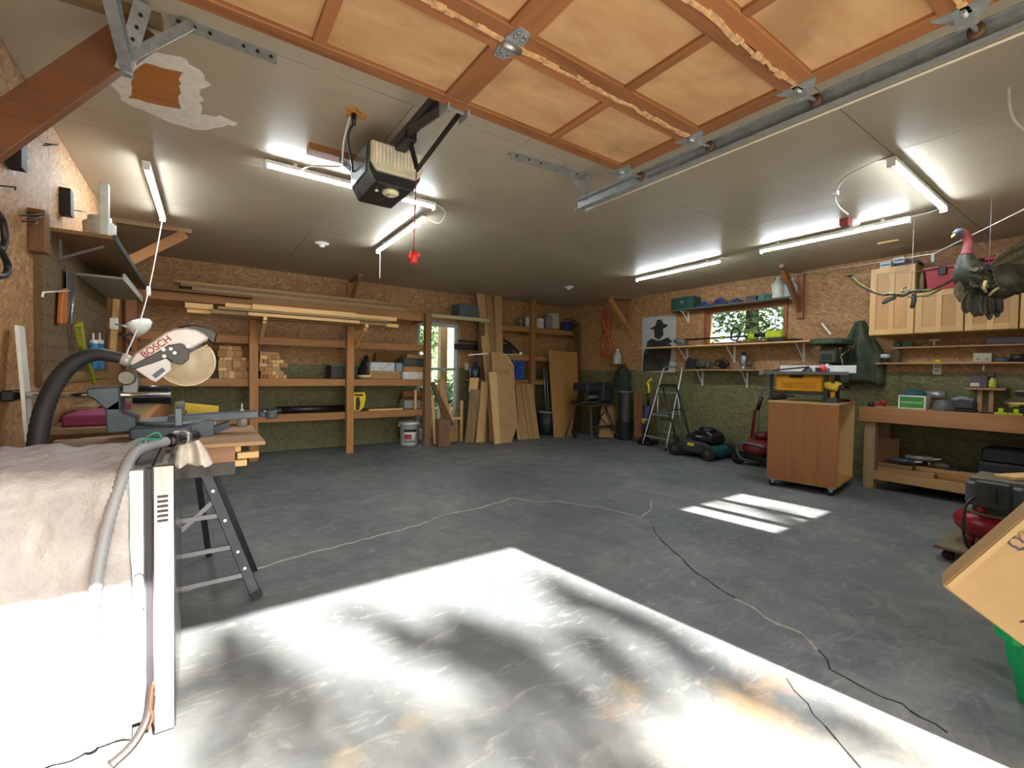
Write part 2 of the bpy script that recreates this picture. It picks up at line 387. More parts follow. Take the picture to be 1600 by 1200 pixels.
# ------------------------------------------------------------------ ceiling of painted sheets
q = N('ceiling_paint'); wv = q.coords(kind='World'); a_ = q.noise(wv, 1.1, 4); b_ = q.noise(q.coords(kind='World', scale=(1, 4, 1)), 3, 5)
cc = q.ramp(a_, [(.3, lin('a99d88')), (.7, lin('b9ad98'))]); cc = q.mix(q.math('MULTIPLY', q.ramp(b_, [(.6, (0, 0, 0, 1)), (.8, (1, 1, 1, 1))]), .25), cc, lin('8f8573')); q.col(cc); q.bump(q.noise(wv, 60, 4), .1, .003)
CEIL = q.set(.45)
ceil = struct('ceiling', MB().box((XL - .14, YF - .14, ZC + .012), (XR + .14, YB + .14, ZC + .12)), CEIL)
ys = [YF, -.28, .94, 2.16, 3.40, 4.62, 5.84, YB]
for j, (ya, yb) in enumerate(zip(ys, ys[1:])):
    x = XL - (.9 if j % 2 else .24)
    while x < XR:
        xa, xb = max(x, XL), min(x + 2.44, XR)
        if xb - xa > .05: link('ceiling_sheet', MB().box((xa + .002, ya + .002, ZC), (xb - .002, yb - .002, ZC + .012)).mesh('ceiling_sheet'), CEIL, ceil)
        x += 2.44
# ------------------------------------------------------------------ back door (glazed), its outlook
d1 = T('door_1', None, None, (3.27, YB + .06, 0), kind='structure'); DW = plain('cfcfc8', .5, 0, .08)
x0, x1, zt = DOOR[0], DOOR[2], DOOR[3]
mb = MB()
for r in rects((x0 + .03, .01, x1 - .03, zt - .03), [(x0 + .075, .16, x1 - .075, 1.14), (x0 + .075, 1.18, x1 - .075, zt - .085)]): mb.box((r[0], YB + .03, r[1]), (r[2], YB + .075, r[3]))
d1.p('door_leaf', mb, DW)
mb = MB().box((x0, YB - .002, 0), (x0 + .03, YB + .14, zt)).box((x1 - .03, YB - .002, 0), (x1, YB + .14, zt)).box((x0, YB - .002, zt - .03), (x1, YB + .14, zt)); d1.p('door_frame', mb, plain('9a9a92', .6))
d1.p('pane', MB().box((x0 + .075, YB + .05, .16), (x1 - .075, YB + .054, 1.14)), PANE); d1.p('pane', MB().box((x0 + .075, YB + .05, 1.18), (x1 - .075, YB + .054, zt - .085)), PANE)
d1.p('push_bar', MB().bar((x0 + .06, YB + .015, 1.16), (x1 - .06, YB + .015, 1.16), .02, .025), GALV)
mb = MB().cyl((x0 + .05, YB + .03, 1.0), (x0 + .05, YB - .02, 1.0), .012).ell((x0 + .05, YB - .035, 1.0), .026); d1.p('door_knob', mb, STEEL)
# ------------------------------------------------------------------ right wall window
w1 = T('window_1', None, None, (XR, 3.3, WIN[1]), kind='structure')
WW = {a: wood('8f4f26', a, .5, .25) for a in 'yz'}
(ya, za, yb, zb) = WIN
for nm, A, B in (('window_frame', (XR - .02, ya - .03, zb - .02), (XR + .13, yb + .03, zb + .03)), ('window_frame', (XR - .02, ya - .03, za - .03), (XR + .13, yb + .03, za + .015)),
                 ('window_frame', (XR - .02, ya - .03, za + .015), (XR + .13, ya + .018, zb - .02)), ('window_frame', (XR - .02, yb - .018, za + .015), (XR + .13, yb + .03, zb - .02))):
    w1.p(nm, MB().box(A, B), WW['y'], .003)
w1.p('pane', MB().box((XR + .07, ya + .018, za + .015), (XR + .074, yb - .018, zb - .02)), PANE)
# ------------------------------------------------------------------ second (closed) garage door in the front wall
d2 = T('door_2', None, None, (4.15, YF - .07, 0), kind='structure')
PW = plain('b9b3a4', .6); zs = [0, .53, 1.06, 1.5, 2.12]
for k, (za, zb) in enumerate(zip(zs, zs[1:])):
    hol = [] if k != 3 else [(3.66, za + .02, 3.86, zb - .05), (3.95, za + .02, 4.2, zb - .05), (4.29, za + .02, 4.62, zb - .05)]
    mb = MB(); [mb.box((r[0], YF - .09, r[1]), (r[2], YF - .05, r[3])) for r in rects((FD2[0], za + .004, FD2[2], zb - .004), hol)]
    sec = d2.p('door_section', mb, PW)
    for h in hol: d2.p('pane', MB().box((h[0], YF - .072, h[1]), (h[2], YF - .068, h[3])), PANE, parent=sec)
# ------------------------------------------------------------------ outside: ground, trees, hedge
q = N('grass_and_gravel'); n_ = q.noise(q.coords(kind='World'), 2.5, 6); q.col(q.ramp(n_, [(.3, lin('3e4a24')), (.6, lin('5f6b36')), (.8, lin('7c7a58'))])); GRASS = q.set(.9)
struct('ground', MB().box((-40, -45, -.4), (45, 45, -.12)), GRASS)
q = N('gravel_drive'); n_ = q.noise(q.coords(kind='World'), 30, 6); q.col(q.ramp(n_, [(.3, lin('6d675c')), (.7, lin('a39c8c'))])); struct('driveway', MB().box((-2, -14, -.12), (7, YF - .12, -.04)), q.set(.9))
def leaf_mat(name, c, c2):
    q = N(name); oi = q.noise(q.coords(kind='World'), 3.5, 3); q.col(q.ramp(oi, [(.3, lin(c)), (.7, lin(c2))])); q.set(.55)
    tl = q.n('BsdfTranslucent'); tl.inputs[0].default_value = lin(c2); ad = q.n('MixShader'); ad.inputs[0].default_value = .35
    q.l(q.b.outputs[0], ad.inputs[1]); q.l(tl.outputs[0], ad.inputs[2]); q.l(ad.outputs[0], q.out.inputs[0]); return q.m
LEAF = leaf_mat('leaves', '55683a', '8a9a60'); LEAF2 = leaf_mat('leaves_pale', '5f7a45', '97ab7a')
BARK = plain('5a4a38', .9, 0, .3, 10, .5)
def leaves(mb, c, r, n, size):
    c = V(c); r = V(r)
    for _ in range(n):
        while True:
            p = V((rnd(-1, 1), rnd(-1, 1), rnd(-1, 1)))
            if p.length < 1: break
        p = c + V((p.x * r.x, p.y * r.y, p.z * r.z)); d = V((rnd(-1, 1), rnd(-1, 1), rnd(-1, 1))).normalized(); e = d.orthogonal().normalized(); s_ = size * rnd(.6, 1.3)
        mb.add([p - d * s_, p + e * s_ * .45, p + d * s_, p - e * s_ * .45], [(0, 1, 2, 3)])
    return mb
def tree(label, base, height, clumps, mat, size, per, name='tree', group=None):
    t = T(name, label, 'tree', base, group=group); b = V(base)
    t.p('trunk', MB().tube(smoothpts([b, b + V((.1, .05, height * .4)), b + V((0, 0, height * .85))], 4), [.16 - .008 * i for i in range(9)], 8), BARK)
    mb = MB(); [leaves(mb, c, r, per, size) for c, r in clumps]; t.p('foliage', mb, mat, kind='stuff'); return t
def cl(cx, cy, cz, sx, sy, sz, n, r0, r1): return [((cx + rnd(-sx, sx), cy + rnd(-sy, sy), cz + rnd(-sz, sz)), (rnd(r0, r1),) * 3) for _ in range(n)]
tree('leafy green tree seen through the glazed back door', (4.6, 12., -.12), 4.2, cl(4.6, 12., 2.2, 2.0, .7, 2.2, 70, .35, .6), LEAF2, .09, 130)
tree('pale leafy bush low outside the back door', (3.9, 9.2, -.12), 1.1, cl(3.9, 9.2, .45, 1.1, .5, .45, 14, .3, .5), LEAF2, .08, 130, 'bush')
tree('dense green tree filling the wooden window on the right wall', (8.9, 4.6, -.12), 4.5, cl(8.9, 4.7, 2.7, .8, 2.4, 1.6, 66, .35, .6), LEAF, .075, 190)
one('porch_post', 'pale wooden porch post outside the glazed back door', 'post', MB().box((3.74, 7.75, -.12), (3.88, 7.87, 2.6)), WPALE['z'])
# trees in front of the open garage door; the sun comes through their gaps
cen = V((.95, 1.2, 0)) + SUN * 15
mbl = MB(); random.seed(21)
for (px, py, r, n) in ((720, 1000, .16, 60), (800, 1020, .16, 60), (660, 1010, .12, 35), (760, 1045, .14, 40), (900, 935, .12, 35), (960, 960, .12, 35), (1020, 985, .14, 40), (860, 905, .08, 16), (930, 1010, .13, 40), (350, 1010, .10, 35), (400, 1050, .12, 40), (470, 1080, .10, 20), (560, 960, .07, 8), (610, 985, .08, 12), (880, 1080, .12, 30), (1000, 1070, .12, 22),
                       (820, 1150, .15, 30), (400, 1160, .20, 45), (560, 1170, .20, 35), (700, 1160, .14, 18), (1100, 1050, .12, 22), (1180, 1080, .12, 18), (960, 1180, .20, 35), (290, 1080, .10, 20), (1250, 1120, .12, 16), (1380, 1160, .15, 18), (1205, 800, .12, 40), (1245, 818, .12, 34), (1270, 790, .12, 30), (1120, 785, .05, 8)):
    leaves(mbl, G(px, py) + SUN * rnd(13.5, 16), (r, r, r), n, .07)
for k in range(26): leaves(mbl, cen + V((rnd(-3.5, 5), rnd(-1.5, 1.5), 0)) + SUN * rnd(-1, 2) + V((0, 0, rnd(1.6, 3.4))), (.5, .5, .45), 90, .1)
t = T('tree', 'tall tree in front of the open garage door', 'tree', (cen.x - 2.2, cen.y - .5, -.12)); tb_ = V((cen.x - 2.2, cen.y - .5, -.12))
t.p('trunk', MB().tube(smoothpts([tb_, tb_ + V((.1, .1, 5)), tb_ + V((.6, .2, 10)), tb_ + V((1.6, .3, 12))], 4), [.2 - .011 * i for i in range(13)], 8), BARK); t.p('foliage', mbl, LEAF, kind='stuff')
# ------------------------------------------------------------------ tube lights
q = N('lit_tube'); q.b.inputs['Base Color'].default_value = (1, 1, 1, 1); q.b.inputs['Emission Color'].default_value = (.86, .95, 1., 1); q.b.inputs['Emission Strength'].default_value = TUBE_STRENGTH; LIT = q.m
def half(a, b, s_):
    n = 8; prof = [(.0175 * math.cos(PI + PI * i / n), -.0245 + .019 * math.sin(PI + PI * i / n)) for i in range(n + 1)]; m = n + 1
    vs = [e + s_ * u + V((0, 0, z)) for e in (a, b) for u, z in prof]
    return MB().add(vs, [(i, (i + 1) % m, m + (i + 1) % m, m + i) for i in range(m)] + [list(range(m)), list(range(m, 2 * m))])
def tube_light(a, b, label):
    a = V((a[0], a[1], ZC)); b = V((b[0], b[1], ZC)); d = (b - a).normalized(); s_ = d.cross(V((0, 0, 1)))
    t = T('tube_light', label, 'light', ((a + b) / 2), group='ceiling tube lights')
    a, b = a - V((0, 0, .022)), b - V((0, 0, .022)); dn = V((0, 0, -.012))
    for f in (.15, .85): t.p('mounting_clip', MB().cbox(a.lerp(b, f) + V((0, 0, .011)), (.022, .022, .022)), WHITE)
    t.p('housing', MB().bar(a + dn, b + dn, .042, .024), WHITE, .002)
    t.p('diffuser', half(a + d * .012, b - d * .012, s_), LIT)
    for e, k in ((a, 1), (b, -1)): t.p('end_cap', MB().bar(e - d * .002 * k + V((0, 0, -.03)), e + d * .012 * k + V((0, 0, -.03)), .04, .052), WHITE)
    return t
tube_light((-.27, 3.69), (-.25, 4.91), 'lit tube light with a hanging pull cord near the left wall')
tube_light((.34, 3.22), (1.50, 3.24), 'lit tube light running behind the garage door opener')
tube_light((1.55, 3.56), (1.57, 4.80), 'short-looking lit tube light deeper in behind the opener')
tube_light((3.33, .94), (4.55, .96), 'lit tube light in the upper right by the ceiling seam')
tube_light((4.68, 2.36), (4.66, 1.18), 'lit tube light below the junction box on the right')
tube_light((4.82, 4.05), (4.74, 2.80), 'farthest lit tube light on the right side')
CORD = plain('dedad0', .6)
def cable(name, label, pts, r=.004, mat=None, n=6, cat='cable', sub=6):
    return one(name, label, cat, MB().tube(smoothpts(pts, sub), r, n), mat or CORD)
zc = ZC - .006
# ------------------------------------------------------------------ pull cord of the left tube light
t = T('lamp_pull', 'white cord with inline switch hanging from left tube light', 'cord', (-.25, 4.9, 1.1))
A = V((-.25, 4.9, ZC - .055)); B = BY(232, 455, 4.4); Cc = BY(196, 556, 2.85)
t.p('cord', MB().tube(smoothpts([A, A.lerp(B, .5) + V((0, 0, -.02)), B, B.lerp(Cc, .5) + V((0, 0, -.04)), Cc], 5), .004, 6), CORD)
t.p('switch', MB().cbox(B, (.028, .028, .07)), WHITE, .006)
cable('light_cable', 'white cable looping from opener tube light to next tube', [(1.5, 3.24, zc - .02), (1.60, 3.26, zc - .06), (1.62, 3.42, zc - .10), (1.56, 3.55, zc - .03)], .005)
cable('light_cable', 'white cable joining the two right-hand tube lights end to end', [(4.74, 2.80, zc - .02), (4.72, 2.66, zc - .015), (4.70, 2.5, zc - .015), (4.68, 2.37, zc - .02)], .004)
cable('light_cable', 'thin white cable between upper right tube and lower right tube', [(4.66, 1.18, zc - .02), (4.63, 1.1, zc - .03), (4.6, 1.02, zc - .03), (4.55, .97, zc - .02)], .004)
t = T('junction_box', 'red ceiling junction box with white cable and plug', 'electrical box', G(1322, 342, ZC) + V((0, 0, -.05)))
jb = G(1322, 342, ZC); t.p('box', MB().cbox(jb + V((0, 0, -.03)), (.09, .07, .06)), plain('8a3a30', .5), .006); t.p('cover', MB().lathe(jb + V((.06, -.03, -.05)), [(.045, 0), (.045, .012), (.03, .05)], 14), WHITE)
pts = [(3.33, .94, zc - .02), tuple(G(1395, 246, zc)), tuple(G(1355, 258, zc - .01)), tuple(G(1318, 280, zc - .02)), tuple(G(1305, 305, zc - .04)), tuple(G(1310, 322, zc - .05)), tuple(G(1325, 335, zc - .04))]
cable('light_cable', 'white cable curling from upper right tube to red junction box', pts, .006)
one('cable_clip', 'small white clip on the curling ceiling cable', 'clip', MB().cbox(G(1305, 302, zc - .04), (.03, .04, .03)), WHITE, .004)
cable('pull_string', 'thin white pull string hanging from tube light behind the opener', [(1.56, 4.7, ZC - .06), (1.56, 4.7, ZC - .2), (1.56, 4.7, ZC - .36)], .0035, sub=3, cat='string')
# smoke detectors
for (px, py, lb) in ((503, 380, 'round white smoke detector on ceiling left of the opener light'), (889, 448, 'round white smoke detector on ceiling near the back corner')):
    c = G(px, py, ZC); one('smoke_detector', lb, 'detector', MB().lathe(c + V((0, 0, -.045)), [(.022, 0), (.03, .015), (.032, .028), (.068, .032), (.07, .045)], 20), WHITE, group='smoke detectors')
# ------------------------------------------------------------------ patched hole in the ceiling
t = T('ceiling_patch', 'square of bare wood with smeared white plaster on ceiling', 'patch', tuple(G(240, 140, ZC)))
def flat(pxs, z, th, jit=0.):
    pts = [G(x, y, z) for x, y in pxs]; out = []
    for a, b in zip(pts, pts[1:] + pts[:1]):
        k = max(1, int((b - a).length / .03)) if jit else 1
        for i in range(k):
            p = a.lerp(b, i / k); out.append((p.x + rnd(-jit, jit), p.y + rnd(-jit, jit)))
    return MB().prism(out, 'xy', z - th, z)
t.p('plaster', flat([(168, 120), (195, 108), (240, 82), (280, 88), (310, 110), (328, 132), (315, 140), (312, 178), (345, 182), (372, 193), (350, 197), (310, 203), (270, 192), (225, 172), (190, 155)], ZC, .003, .012), plain('e2dcd2', .9, 0, .08, 20))
t.p('bare_wood', flat([(208, 112), (225, 98), (283, 112), (280, 140), (282, 170), (240, 162), (203, 152), (205, 138)], ZC - .003, .002, .008), wood('a4682f', 'x', .7, .2))
# ------------------------------------------------------------------ ceiling battens, outlet, opener board
one('ceiling_board', 'short reddish board screwed to ceiling behind the opener', 'board', MB().box((.53, 2.86, ZC - .04), (1.16, 2.95, ZC)), DOORW['x'], .002)
t = T('ceiling_outlet', 'ragged hole in ceiling with black plug in outlet', 'outlet', tuple(G(556, 178, ZC)))
oc = G(556, 178, ZC); t.p('torn_edge', flat([(540, 168), (552, 165), (565, 174), (573, 178), (571, 188), (556, 183), (541, 181)], ZC, .004, .006), plain('c98f4a', .9, 0, .3, 40)); t.p('plug', MB().cyl(oc + V((-.01, 0, -.002)), oc + V((-.01, 0, -.06)), .014, .010), BLACK)
one('ceiling_strip', 'thin pale strip of wood on ceiling above the maple cabinets', 'strip', MB().bar(G(1372, 381, ZC - .006), G(1404, 375, ZC - .006), .03, .012), WPALE['y'])
# ------------------------------------------------------------------ corner braces between walls and ceiling
def brace(label, wallp, ceilp, post=None, w_=.038, d=.085, mat='a5713f'):
    wallp, ceilp = V(wallp), V(ceilp); ax = 'y' if abs(ceilp.y - wallp.y) > abs(ceilp.x - wallp.x) else 'x'
    t = T('roof_brace', label, 'brace', tuple(wallp)); u = (0, 0, 1)
    t.p('diagonal', MB().bar(wallp, ceilp, w_, d), wood(mat, ax), .002)
    hv = V((wallp.x, wallp.y, ZC - .02)); dr = (ceilp - wallp); dr.z = 0
    t.p('top_plate', MB().bar(hv, hv + dr + dr.normalized() * .05, w_ + .01, .04), wood('8a7355', ax))
    dn = dr.normalized(); t.p('wall_batten', MB().bar(wallp + dn * .012 + V((0, 0, -.1)), V((wallp.x, wallp.y, ZC - .045)) + dn * .012, .08, .03, dn), wood(mat, 'z'))
    return t
brace('light wooden triangular brace in the back left corner', (XL + .03, 5.37, 1.98), (-.1, 5.35, ZC - .05))
brace('wooden brace in middle of back wall above the stored boards', (BY(546, 460, YB).x, YB - .02, 2.08), (BY(546, 440, YB).x, YB - .50, ZC - .04))
brace('wooden brace on right wall near the back corner', (XR - .02, 5.28, 1.9), (5.62, 5.28, ZC - .05))
brace('reddish wooden brace on right wall beside the window', (XR - .02, 2.58, 1.95), (5.66, 2.58, ZC - .04), mat='8c5a35')
brace('large reddish brace from left wall to ceiling at upper left', (XL + .02, 2.25, 1.78), (-.16, 2.20, ZC - .06), d=.12, mat='744a2e')
one('header_board', 'dark reddish board on ceiling beside the left door track', 'board', MB().box((XL + .02, 1.72, ZC - .06), (-.25, 1.84, ZC)), DOORW['x'])
# ------------------------------------------------------------------ overhead garage door (open)
gx = [-.19, .33, .845, 1.345, 1.873]; gy = [1.69, 1.25, .805, .36, -.085]; zb = 2.20
q = N('door_plywood'); v_ = q.coords((1, 3, 1)); a_ = q.noise(v_, 3, 5); b_ = q.noise(q.coords(), 2.2, 4, .6); cc = q.ramp(a_, [(.3, lin('b1865a')), (.7, lin('c9a378'))]); cc = q.mix(q.math('MULTIPLY', q.ramp(b_, [(.50, (0, 0, 0, 1)), (.66, (1, 1, 1, 1))]), .45), cc, lin('7d5a3a')); q.col(cc); DPLY = q.set(.5)
gd = T('garage_door', 'open wooden overhead garage door with panelled underside', 'garage door', (.84, .8, zb))
RAG = plain('cda477', .9, 0, .3, 40)
for k in range(4):
    y1, y0 = gy[k] - .004, gy[k + 1] + .004
    sec = gd.p('door_section', MB().box((gx[0], y0, zb + .022), (gx[-1], y1, zb + .036)), DPLY)
    gd.p('rail', MB().box((gx[0], y1 - .055, zb), (gx[-1], y1, zb + .022)), DOORW['x'], .002, sec); gd.p('rail', MB().box((gx[0], y0, zb), (gx[-1], y0 + .05, zb + .022)), DOORW['x'], .002, sec)
    for i, x in enumerate(gx):
        hw = (.03, .02, .05, .02, .04)[i]; xa, xb = (x, x + .06) if i == 0 else ((x - .075, x) if i == 4 else (x - hw, x + hw))
        gd.p('stile', MB().box((xa, y0 + .05, zb), (xb, y1 - .055, zb + .022)), DOORW['y'], .002, sec)
    for i in range(4):
        xa = gx[i] + (.06, .02, .05, .02)[i]; xb = gx[i + 1] - (.02, .05, .02, .075)[i]
        gd.p('panel', MB().box((xa, y0 + .052, zb + .014), (xb, y1 - .057, zb + .022)), DPLY, .0, sec)
    if k:
        mb = MB(); x = gx[0]
        while x < gx[-1] - .03:
            st = rnd(.03, .09); mb.bar((x, y1 + .004 + rnd(-.006, .006), zb - .002), (min(x + st, gx[-1]), y1 + .004 + rnd(-.006, .006), zb - .002), rnd(.008, .024), .008); x += st
        gd.p('ragged_seal', mb, RAG)
def hinge(x, y):
    mb = MB().prism([(x - .022, y - .075), (x + .022, y - .075), (x + .034, y - .03), (x + .034, y + .03), (x + .022, y + .075), (x - .022, y + .075), (x - .034, y + .03), (x - .034, y - .03)], 'xy', zb - .005, zb)
    h = gd.p('hinge', mb, GALV); gd.p('pin', MB().cyl((x - .036, y, zb - .014), (x + .036, y, zb - .014), .011, n=10), STEEL, parent=h)
    mb = MB()
    for sx in (-.014, .014):
        for sy in (-.058, -.04, .04, .058): mb.lathe((x + sx, y + sy, zb - .011), [(.005, 0), (.006, .006)], 8)
    gd.p('bolts', mb, STEEL, parent=h, kind='stuff')
def roller(x, y):
    h = gd.p('roller_bracket', MB().prism([(x - .06, y - .07), (x + .005, y - .035), (x + .005, y + .035), (x - .06, y + .07)], 'xy', zb - .006, zb).cyl((x - .05, y, zb - .012), (x + .12, y, zb + .005), .007).box((x - .02, y - .025, zb - .035), (x + .004, y + .025, zb - .004)), GALV)
    gd.p('roller', MB().lathe((x + .105, y, zb + .005), [(.01, 0), (.022, .002), (.022, .02), (.01, .022)], 12, 'x'), plain('5c4030', .6), parent=h)
for y in gy[1:4]: hinge(.845, y); hinge(.0, y)
for y in gy[1:4]: roller(1.873, y)
roller(1.873, gy[0] - .03)
# tracks
def track(x, sgn, label):
    t = T('door_track', label, 'track', (x, 1., zb)); mb = MB()
    y0, y1 = -.1, 2.2; z0 = zb - .02
    for a, b in (((x, y0, z0), (x + .003 * sgn, y1, z0 + .06)), ((x, y0, z0), (x - .03 * sgn, y1, z0 + .003)), ((x, y0, z0 + .057), (x - .03 * sgn, y1, z0 + .06))): mb.box(a, b)
    t.p('channel', mb, GALV)
    mb = MB().tube(smoothpts([(x, -.1, zb + .01), (x, -.25, zb - .03), (x, -.36, zb - .14), (x, -.40, zb - .3), (x, -.40, .05)], 5), .025, 4, flat=.6); t.p('vertical_track', mb, GALV)
    return t
tr = track(2.03, 1, 'galvanized right-hand garage door track under the ceiling'); tr.p('hanger_strap', MB().bar((2.045, 2.15, zb + .02), (2.07, 2.15, ZC - .03), .035, .004, (0, 1, 0)).bar((2.05, 2.12, zb + .02), (1.88, 2.16, ZC - .03), .03, .004, (0, 1, 0)), GALV)
tl = track(-.225, -1, 'galvanized left-hand garage door track under the ceiling')
tl.p('hanger_strap', MB().bar((-.22, 2.16, zb - .02), (-.16, 2.1, ZC - .03), .05, .004, (0, 1, 0)).bar((-.21, 2.14, zb + .02), (-.02, 2.12, ZC - .03), .035, .004, (0, 1, 0)), GALV)
mb = MB()
for i in range(5): mb.lathe((-.215 + .012 * i, 2.151 - .012 * i, zb + .005 + .04 * i), [(.006, -.004), (.006, .002)], 8, 'y')
tl.p('strap_holes', mb, BLACK, kind='stuff')
cable('door_cable', 'pale safety cable running beside the right door track', [(2.10, -.1, zb + .0), (2.10, 1., zb + .0), (2.10, 2.2, zb + .0)], .006, IVORY, sub=2)
def angle(a, b, label):
    a, b = V(a), V(b); t = T('angle_iron', label, 'angle iron', tuple((a + b) / 2)); up = V((0, 0, 1))
    t.p('flange', MB().bar(a + up * -.002, b + up * -.002, .045, .004), GALV); s_ = (b - a).normalized().cross(up); t.p('web', MB().bar(a + up * -.024 + s_ * .02, b + up * -.024 + s_ * .02, .004, .044), GALV)
    mb = MB(); [mb.lathe(a.lerp(b, f) + s_ * .0245 + V((0, 0, -.022)), [(.007, -.001), (.007, .001)], 8, 'y') for f in (.06, .2, .34, .66, .8, .94)]; t.p('bolt_holes', mb, BLACK, kind='stuff')
angle(G(268, 26, ZC), G(431, 88, ZC), 'galvanized angle iron on ceiling at upper left')
angle(G(796, 238, ZC), G(922, 276, ZC), 'galvanized angle iron on ceiling by the right track end')
# ------------------------------------------------------------------ garage door opener
op = T('garage_door_opener', 'black and cream garage door opener hanging from ceiling', 'door opener', (.845, 2.5, 2.08))
bx, by0, by1 = .865, 2.36, 2.70; HS = plain('26282b', .35, 0, .1)
op.p('motor_housing', MB().prism([(bx - .14, 2.30), (bx - .14, 2.17), (bx - .10, 2.10), (bx + .10, 2.10), (bx + .14, 2.17), (bx + .14, 2.30)], 'xz', by0, by1), HS, .008)
op.p('side_cover', MB().box((bx - .146, by0 + .05, 2.165), (bx - .14, by1 - .01, 2.30)), plain('9fb0bd', .2, .7, .1), .001, label='shiny metal side')
CRM = plain('cfc6ae', .45)
gr = op.p('grille_frame', MB().prism([(bx - .14, 2.30), (bx - .14, 2.20), (bx - .11, 2.155), (bx + .11, 2.155), (bx + .14, 2.20), (bx + .14, 2.30)], 'xz', by0 - .03, by0), CRM, .006)
for i in range(13): x = bx - .115 + i * .0192; op.p('slat', MB().box((x - .006, by0 - .036, 2.19), (x + .006, by0 - .029, 2.288)), plain('e6dfca', .45), parent=gr)
lens = op.p('light_lens', MB().lathe((bx + .0, by0 + .08, 2.078), [(.03, 0), (.045, .01), (.045, .024)], 14), plain('eae2c4', .3))
op.p('button', MB().lathe((bx - .07, by0 + .1, 2.092), [(.009, 0), (.009, .01)], 10), WHITE)
rail = op.p('rail', MB().bar((bx, by0 + .1, 2.325), (bx, -.3, 2.325), .035, .04), DARKSTEEL); op.p('chain', MB().bar((bx + .03, by0 + .1, 2.315), (bx + .03, -.3, 2.315), .006, .012), DARKSTEEL)
A1 = V((bx + .01, 1.71, 2.225)); B1 = V((bx, 2.2, 2.30))
arm = op.p('door_arm', MB().bar(A1 + V((-.02, 0, 0)), B1 + V((-.02, 0, 0)), .008, .045).bar(A1 + V((.035, .02, -.01)), V((bx + .045, 2.18, 2.14)), .007, .028), plain('4a4440', .4, .7)); op.p('door_bracket', MB().box((bx - .045, 1.66, 2.17), (bx - .037, 1.74, 2.235)).box((bx + .047, 1.66, 2.17), (bx + .055, 1.74, 2.235)).box((bx - .045, 1.69, 2.19), (bx + .055, 1.696, 2.24)), GALV)
op.p('trolley', MB().box((bx - .03, 2.15, 2.26), (bx + .03, 2.30, 2.31)).bar((bx + .045, 2.18, 2.14), (bx + .02, 2.21, 2.28), .025, .02), BLACK, .004)
for sx in (-.155, .155): op.p('hanger', MB().bar((bx + sx, 2.66, 2.26), (bx + sx * 1.05, 2.88, ZC - .04), .003, .03), DARKSTEEL)
rc = op.p('release_cord', MB().tube([(bx + .045, 2.19, 2.14), (bx + .035, 2.19, 1.73)], .0028, 5), plain('a02a25', .7)); op.p('release_handle', MB().cyl((bx + .035, 2.19, 1.73), (bx + .035, 2.19, 1.67), .016, .022).bar((bx + .005, 2.19, 1.70), (bx + .065, 2.19, 1.715), .018, .018), plain('d8332c', .5), .0, rc)
op.p('antenna_wire', MB().tube(smoothpts([(bx - .15, 2.55, 2.16), (bx - .155, 2.5, 2.08), (bx - .10, 2.45, 2.02), (bx - .02, 2.4, 2.07)], 5), .0025, 5), BLACK)
cable('opener_cable', 'black cord dropping from ceiling outlet to the opener', [tuple(oc + V((-.01, 0, -.05))), tuple(oc + V((-.03, .03, -.12))), (bx - .16, 2.60, 2.24), (bx - .152, 2.70, 2.27)], .006, BLACK)
cable('light_cable', 'white cord dropping from ceiling outlet beside the black cord', [tuple(oc + V((-.03, 0, -.02))), tuple(oc + V((-.05, .04, -.14))), (bx - .2, 2.66, 2.29), (bx - .17, 2.85, 2.34), (bx - .3, 3.0, 2.36), (.55, 3.22, ZC - .03)], .005)
cable('hanging_cord', 'pale cord hanging down at the upper right by the door track', [tuple(RX(1579, 88, 3.0)), tuple(RX(1577, 150, 3.0)), tuple(RX(1584, 185, 3.0)), tuple(RX(1605, 205, 3.0))], .006)
# ================================================================== LEFT SIDE
# ---------------- dishwasher in the left foreground, seen from its insulated side
dw = T('dishwasher', 'stainless dishwasher with white insulated side at left foreground', 'dishwasher', (-.36, 2.0, 0))
q = N('felt_insulation'); n_ = q.noise(q.coords(), 7, 6, .65, .6); n2_ = q.noise(q.coords(), 45, 4); n3_ = q.noise(q.coords(), 2.2, 3)
cc = q.ramp(n_, [(.3, lin('9d9896')), (.55, lin('b3aeac')), (.75, lin('c8c4c2'))]); cc = q.mix(q.math('MULTIPLY', q.ramp(n3_, [(.62, (0, 0, 0, 1)), (.72, (1, 1, 1, 1))]), .4), cc, lin('a88f68')); q.col(cc); q.bump(q.math('ADD', n_, q.math('MULTIPLY', n2_, .3)), .9, .02); FELT = q.set(.95)
def felt(u, v):
    # wraps the near side, rounds over the top edge and runs back along the top
    x = -.64 + u * .475; bulge = .014 * math.sin(u * 9 + v * 5) + .010 * math.sin(u * 23 + v * 17) + .006 * math.sin(u * 41 - v * 37)
    L = v * 1.40
    if L < .755: return (x, 1.70 - .008 + bulge * .6, .03 + L)
    if L < .835: a = (L - .755) / .08 * PI / 2; return (x, 1.75 - .055 * math.cos(a) + bulge * .3, .785 + .04 * math.sin(a) + bulge * .2)
    return (x, 1.75 + (L - .835), .825 + bulge * .5)
dw.p('insulation_blanket', MB().grid(felt, 26, 40), FELT, solid=.012)
dw.p('tub', MB().box((-.63, 1.72, .03), (-.17, 2.31, .805)), plain('8a8d8f', .4, .6))
dw.p('front_frame', MB().box((-.172, 1.70, .06), (-.128, 2.31, .822)), plain('aab5b8', .3, .75), .006)
for z in (.50, .40): dw.p('screw', MB().lathe((-.145, 1.70, z), [(.010, -.004), (.012, 0), (.012, .004)], 12, 'y'), CHROME)
dw.p('gasket', MB().box((-.128, 1.70, .05), (-.112, 2.31, .818)), plain('2b2830', .6))
